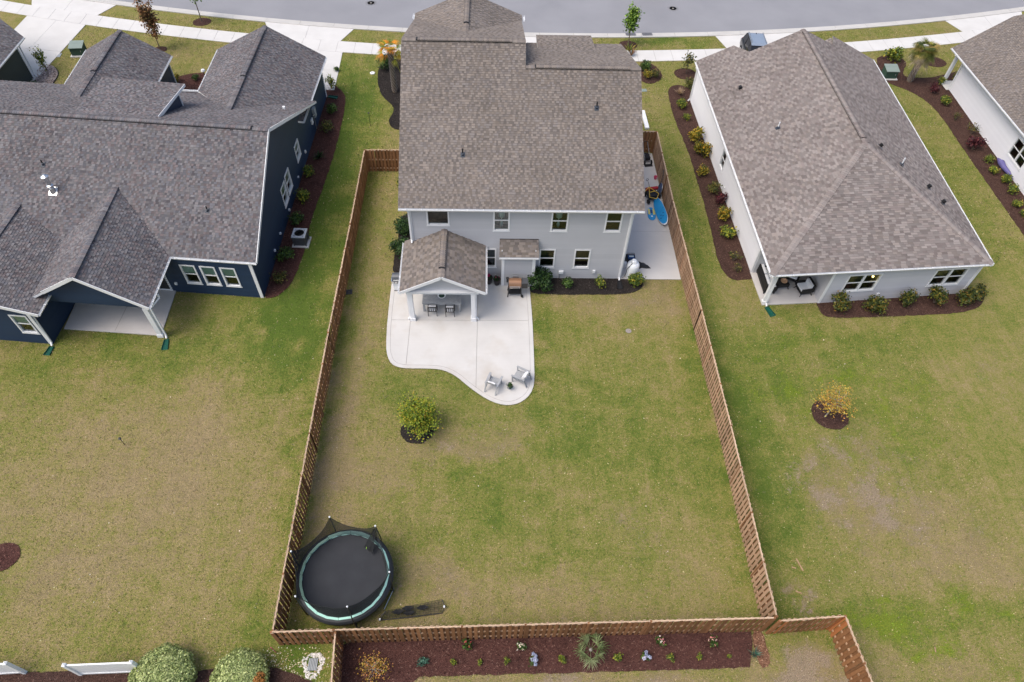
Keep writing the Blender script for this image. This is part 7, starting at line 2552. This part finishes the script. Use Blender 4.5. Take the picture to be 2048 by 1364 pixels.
_t = (-42.274, 24.755, 0); transformer((_t[0], _t[1] + .45), radians(6), 'green transformer box on the lawn between the driveway and the navy house')
for (u, v), lab, sx in (((112, 111), 'flat pale green utility lid in the grass by the long driveway', .36), ((1287, 181), 'flat green utility lid beside the two storey house', .24)):
    q = G(u, v) if False else None
def lid(loc, s, label, mat='box_green'):
    t = thing('utility_lid', label, 'utility lid', (loc[0], loc[1], .0), .1, 'flat utility lids in the ground')
    MB().box((-s, -s * .75, -.02), (s, s * .75, .035)).build('lid_plate', mat, t)
    MB().lathe([(.03, .036), (.03, .042), (.0, .043)], 8).build('lid_bolt', 'dark_grey_metal', t)
lid((-44.168, 24.928, 0), .40, 'flat pale utility lid in the grass by the long driveway', 'grey_box')
lid((4.3, 21.129, 0), .26, 'flat green utility lid beside the two storey house')
t_ = thing('cleanout_cap', 'white round cleanout ring in the lawn near the orange fronded palm', 'pipe cap', (-17.875, 22.996, 0))
MB().lathe([(.16, 0), (.20, .02), (.20, .07), (.15, .09), (.10, .08), (.09, .03), (.0, .03)], 18).build('ring', 'white_paint', t_)
t_ = thing('path_light', 'white globe light at the corner of the navy house front bed', 'garden light', (-31.347, 22.349, 0))
MB().tube([(0, 0, 0), (0, 0, .25)], .025, 8).build('stem', 'black_metal', t_)
MB().lathe([(.0, .20), (.12, .25), (.18, .36), (.13, .48), (.0, .53)], 16).build('globe', 'white_paint', t_, smooth=True)
def stake_light(loc, label, h=.55):
    t = thing('stake_light', label, 'garden light', loc, 0, 'thin black stake lights')
    MB().tube([(0, 0, 0), (.01, 0, h)], .018, 6).build('stake', 'black_metal', t)
    MB().lathe([(.03, h - .02), (.07, h), (.075, h + .03), (.02, h + .06), (.0, h + .065)], 10).build('lamp_head', 'black_metal', t)
stake_light((-26.385, -11.841, 0), 'black stake light standing alone on the wide west lawn', .62)
stake_light((-17.209, 15.677, 0), 'tall black stake in the lawn between the navy house and the black mulch', 1.1)
t_ = thing('yard_drain', 'flat round grey drain cap in the middle of the fenced lawn', 'drain cap', (0.021, -4.226, 0))
MB().lathe([(.17, -.01), (.17, .018), (.14, .026), (.0, .028)], 18).build('cap', 'pebble_border', t_)
t_ = thing('drain_grate', 'small black drain grate at the foot of the long west fence', 'drain', (-16.574, -1.314, 0), .1)
MB().box((-.20, -.20, -.02), (.20, .20, .012)).build('drain_box', 'black_plastic', t_)
for i in range(5):
    MB().box((-.19, -.17 + i * .08, .012), (.19, -.145 + i * .08, .03)).build('grate_bar', 'dark_grey_metal', t_)
def stone_drain():
    o = (-15.29, -22.201, 0)
    t = thing('ringed_drain', 'grey drain grate ringed with white stones behind the back fence', 'drain', (o[0], o[1], 0))
    MB().box((-.19, -.24, -.02), (.19, .24, .03)).build('drain_box', 'dark_grey_metal', t)
    for i in range(6):
        x = -.16 + i * .064
        MB().box((x - .02, -.23, .03), (x + .02, .23, .055)).build('grate_bar', 'grey_box', t)
    rng = random.Random(3)
    me = []
    for v in range(4):
        mb = MB()
        mb.add([(1, 0, 0), (.3, .95, .05), (-.8, .6, 0), (-.85, -.55, 0), (.25, -.95, 0), (.45, .2, .85), (-.4, .1, .95)], [(0, 1, 5), (1, 2, 6, 5), (2, 3, 6), (3, 4, 5, 6), (4, 0, 5)])
        me.append(mb.mesh('stone', 'stone_white'))
        break
    for i in range(150):
        a = rng.uniform(0, 2 * pi)
        r = rng.uniform(.28, .47) * (1 + .12 * sin(3 * a))
        s = rng.uniform(.028, .055)
        put('stone', me[0], t, (r * .95 * cos(a), r * 1.08 * sin(a), .005), (0, 0, rng.uniform(0, 6)), (s * rng.uniform(.9, 1.4), s, s * .8))
stone_drain()
tag(MB().tube([(-16.90, -21.72, 0), (-16.90, -21.74, .85)], .018, 6).build('survey_stake', 'pink_plastic'), 'thin pink survey stake at the outside corner of the back fence', 'stake')
# stray wooden offcuts on the east lawn
for (u0, v0, u1, v1), lab in (((1593, 1120, 1606, 1141), 'long pale wood splinter on the lawn east of the fence'), ((1584, 1134, 1591, 1137), 'short pale wood splinter beside the long one')):
    pass
def stick(a, b, label):
    tag(MB().bar(Vector(a) + Vector((0, 0, .015)), Vector(b) + Vector((0, 0, .025)), .05, .02).build('wood_offcut', 'rail_wood'), label, 'wood offcut', 'stray wood offcuts on the east lawn')
stick((6.196, -17.804, 0), (6.36, -18.389, 0), 'longest pale wood offcut on the lawn east of the fence')
stick((5.877, -18.201, 0), (6.068, -18.272, 0), 'short pale wood offcut beside the longest one')
stick((5.764, -19.294, 0), (6.006, -19.406, 0), 'pale wood offcut lying in the small bare patch')
stick((11.16, -21.71, 0), (11.114, -21.932, 0), 'pale wood offcut alone on the south east lawn')

# white vinyl fence panels
def vinyl(a, b, label):
    a, b = Vector((a[0], a[1], 0)), Vector((b[0], b[1], 0))
    t = thing('vinyl_fence', label, 'fence', a, 0, 'white vinyl fence sections')
    d = b - a
    L = d.length
    e = d.normalized()
    for s in (0, L):
        p = e * s
        MB().box((p.x - .065, p.y - .065, 0), (p.x + .065, p.y + .065, 1.50)).build('post', 'vinyl_white', t)
        MB().lathe([(.10, 1.50), (.10, 1.53), (.0, 1.60)], 4, p, Matrix.Rotation(pi / 4, 4, 'Z')).build('post_cap', 'vinyl_white', t)
    for z in (.14, 1.40):
        MB().bar(e * .07 + Vector((0, 0, z)), e * (L - .07) + Vector((0, 0, z)), .06, .14).build('rail', 'vinyl_white', t)
    n = max(1, int((L - .14) / .155))
    w = (L - .14) / n
    for i in range(n):
        p, q = e * (.07 + i * w + .003), e * (.07 + (i + 1) * w - .003)
        MB().bar(p + Vector((0, 0, .77)), q + Vector((0, 0, .77)), .024, 1.12).build('panel_board', 'vinyl_white', t)
vinyl((-24.60, -22.50), (-22.05, -22.42), 'white vinyl fence section half hidden by the clipped round bush')
vinyl((-29.4, -22.55), (-26.88, -22.42), 'white vinyl fence section in the frame corner, apart from the bushes')

# splash blocks
splash_block((-26.30, -5.05, 0), radians(8), 'green splash block at the foot of the navy house porch post')
splash_block((-32.42, -5.62, 0), radians(-6), 'dark green splash block at the navy house south west corner trim', L=.6)
splash_block((-20.95, 19.45, .03), radians(78), 'dark green splash block at the street end of the navy house bed')
splash_block((8.62, -2.32, 0), radians(18), 'green splash block at the pale house porch post')
splash_block((-.10, -.30, .03), 0, 'black splash block in the black mulch bed under the corner downspout', 'black_plastic', .62)
t_ = thing('covered_kayak', 'purple wrapped bundle lying along the white house wall', 'bundle', (29.55, 11.3, .05), radians(4))
MB().tube([(0, .95, .30), (.02, .5, .28), (0, 0, .22), (.03, -.6, .2), (.02, -1.3, .12)], [.06, .22, .18, .14, .04], 10).build('wrapped_body', 'purple_cloth', t_)
MB().tube([(-.1, .62, .30), (.05, .6, .50), (.2, .6, .30)], .02, 6).build('tie_strap', 'white_paint', t_)

# manholes and storm grates
def manhole(loc, label):
    t = thing('manhole_cover', label, 'manhole cover', (loc[0], loc[1], .008), 0, 'manhole covers in the street')
    MB().lathe([(.52, -.01), (.52, .006), (.42, .008)], 24).build('frame_ring', 'grate_iron', t)
    MB().lathe([(.40, -.01), (.40, .012), (.34, .013), (.33, .008), (.0, .008)], 24).build('cover', 'grate_iron', t)
    MB().lathe([(.10, .009), (.10, .014), (.0, .015)], 10).build('cover_boss', 'concrete_joint', t)
manhole((8.985, 35.18, 0), 'manhole cover in the street beyond the green street tree')
manhole((-19.36, 35.081, 0), 'manhole cover in the street near the navy house driveway')
for (u, v), lab in (((1265, 66), 'storm grate in the kerb directly behind the street tree'), ((1297, 65), 'storm grate in the kerb beside the one behind the tree')):
    pass
def storm_grate(x, label):
    t = thing('storm_grate', label, 'storm drain', (x, road_y(x, -.30), 0), math.atan((x - KX) / KR), 'storm grates in the kerb')
    MB().box((-.46, -.30, -.02), (.46, .30, .062)).build('grate_frame', 'grate_iron', t)
    for i in range(9):
        MB().box((-.42 + i * .093, -.27, .062), (-.375 + i * .093, .27, .078)).build('grate_bar', 'dark_grey_metal', t)
storm_grate(4.35, 'storm grate in the kerb directly behind the green street tree')
storm_grate(5.85, 'storm grate in the kerb, farther from the green street tree')

# cars
def car(loc, rz, label, roof='car_paint'):
    t = thing('parked_car', label, 'car', loc, rz, 'dark parked cars')
    L2, W2 = 2.35, .95
    sec = [(-L2, .40, .80, .86), (-L2 + .10, .30, .98, .93), (-1.9, .28, 1.05, .95), (-.9, .28, 1.05, .95), (.9, .28, 1.06, .95), (1.6, .28, 1.0, .94), (2.15, .30, .88, .90), (L2, .42, .74, .80)]
    mb = MB()
    vs = []
    for y, z0, z1, w in sec:
        vs += [(-w + .05, y, z0), (-w, y, z0 + .18), (-w, y, z1 - .10), (-w + .07, y, z1), (w - .07, y, z1), (w, y, z1 - .10), (w, y, z0 + .18), (w - .05, y, z0)]
    n = 8
    fs = [(i * n + k, i * n + (k + 1) % n, (i + 1) * n + (k + 1) % n, (i + 1) * n + k) for i in range(len(sec) - 1) for k in range(n)]
    mb.add(vs, [f[::-1] for f in fs] + [tuple(range(n)), tuple(range((len(sec)) * n - 1, (len(sec) - 1) * n - 1, -1))])
    mb.build('body', 'car_paint', t, smooth=True)
    cab = [(-2.15, 1.02, .84), (-1.85, 1.62, .68), (-1.5, 1.74, .65), (.10, 1.76, .66), (.42, 1.66, .68), (1.25, 1.04, .82)]
    g = MB()
    vs = []
    for y, z, w in cab:
        vs += [(-w, y, z), (w, y, z)]
    base = [(-.88, -2.1, 1.0), (.88, -2.1, 1.0), (.88, 1.22, 1.0), (-.88, 1.22, 1.0)]
    g.add(vs, [(2 * i, 2 * i + 1, 2 * i + 3, 2 * i + 2) for i in (0, 1, 3, 4)])
    for s in (0, 1):
        w_ = -1 if s == 0 else 1
        b0 = [(w_ * .90, -2.0, 1.03), (w_ * .90, 1.15, 1.03)]
        pts = [(w_ * w, y, z) for y, z, w in cab]
        g.add([b0[0]] + pts + [b0[1]], [tuple(range(len(pts) + 2))])
    g.build('windows', 'window_glass_dark', t)
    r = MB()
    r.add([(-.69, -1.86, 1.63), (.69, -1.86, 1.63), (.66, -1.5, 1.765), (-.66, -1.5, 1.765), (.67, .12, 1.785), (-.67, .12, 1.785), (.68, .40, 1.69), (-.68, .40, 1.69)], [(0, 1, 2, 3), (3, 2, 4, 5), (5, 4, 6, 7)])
    r.build('roof', 'car_roof_sky_sheen', t)
    for s in (-1, 1):
        MB().bar((s * .60, -1.7, 1.80), (s * .60, .1, 1.83), .045, .03).build('roof_rail', 'grey_metal', t)
        for y in (-.98, .05):
            MB().bar((s * .885, y, 1.04), (s * .665, y - .05, 1.72), .07, .03).build('pillar', 'car_paint', t)
        for y in (-1.45, 1.45):
            wh = MB().tube([(s * .78, y, .34), (s * .97, y, .34)], .34, 20).build('wheel', 'rubber', t)
            MB().tube([(s * .96, y, .34), (s * .985, y, .34)], .20, 14).build('rim', 'grey_metal', wh)
        MB().box((s * 1.0 - .10, .95, 1.02), (s * 1.0 + .10, 1.10, 1.16)).build('mirror', 'car_paint', t)
        MB().box((s * .70 - .14, 2.27, .66), (s * .70 + .10, 2.33, .80)).build('headlight', 'white_paint', t)
        MB().box((s * .74 - .10, -2.36, .74), (s * .74 + .08, -2.30, .96)).build('tail_light', 'red_paint', t)
    MB().lathe([(.035, 0), (.03, .06), (.0, .10)], 8, (0, -1.45, 1.77)).build('aerial_fin', 'black_plastic', t)
    MB().box((-.28, -2.39, .55), (.28, -2.36, .68)).build('number_plate', 'white_paint', t)
    return t
def dark_glass():
    m, nt, b = nodes_of('window_glass_dark')
    b.inputs['Base Color'].default_value = (.006, .007, .008, 1)
    b.inputs['Roughness'].default_value = .05
    b.inputs['Specular IOR Level'].default_value = .7
    MAT['window_glass_dark'] = m
dark_glass()
_q = (14.159, 25.889, 1.76)
car((_q[0] + .22, _q[1] - .15, .036), radians(176), 'car with sky reflection painted on its roof parked in the pale house driveway')
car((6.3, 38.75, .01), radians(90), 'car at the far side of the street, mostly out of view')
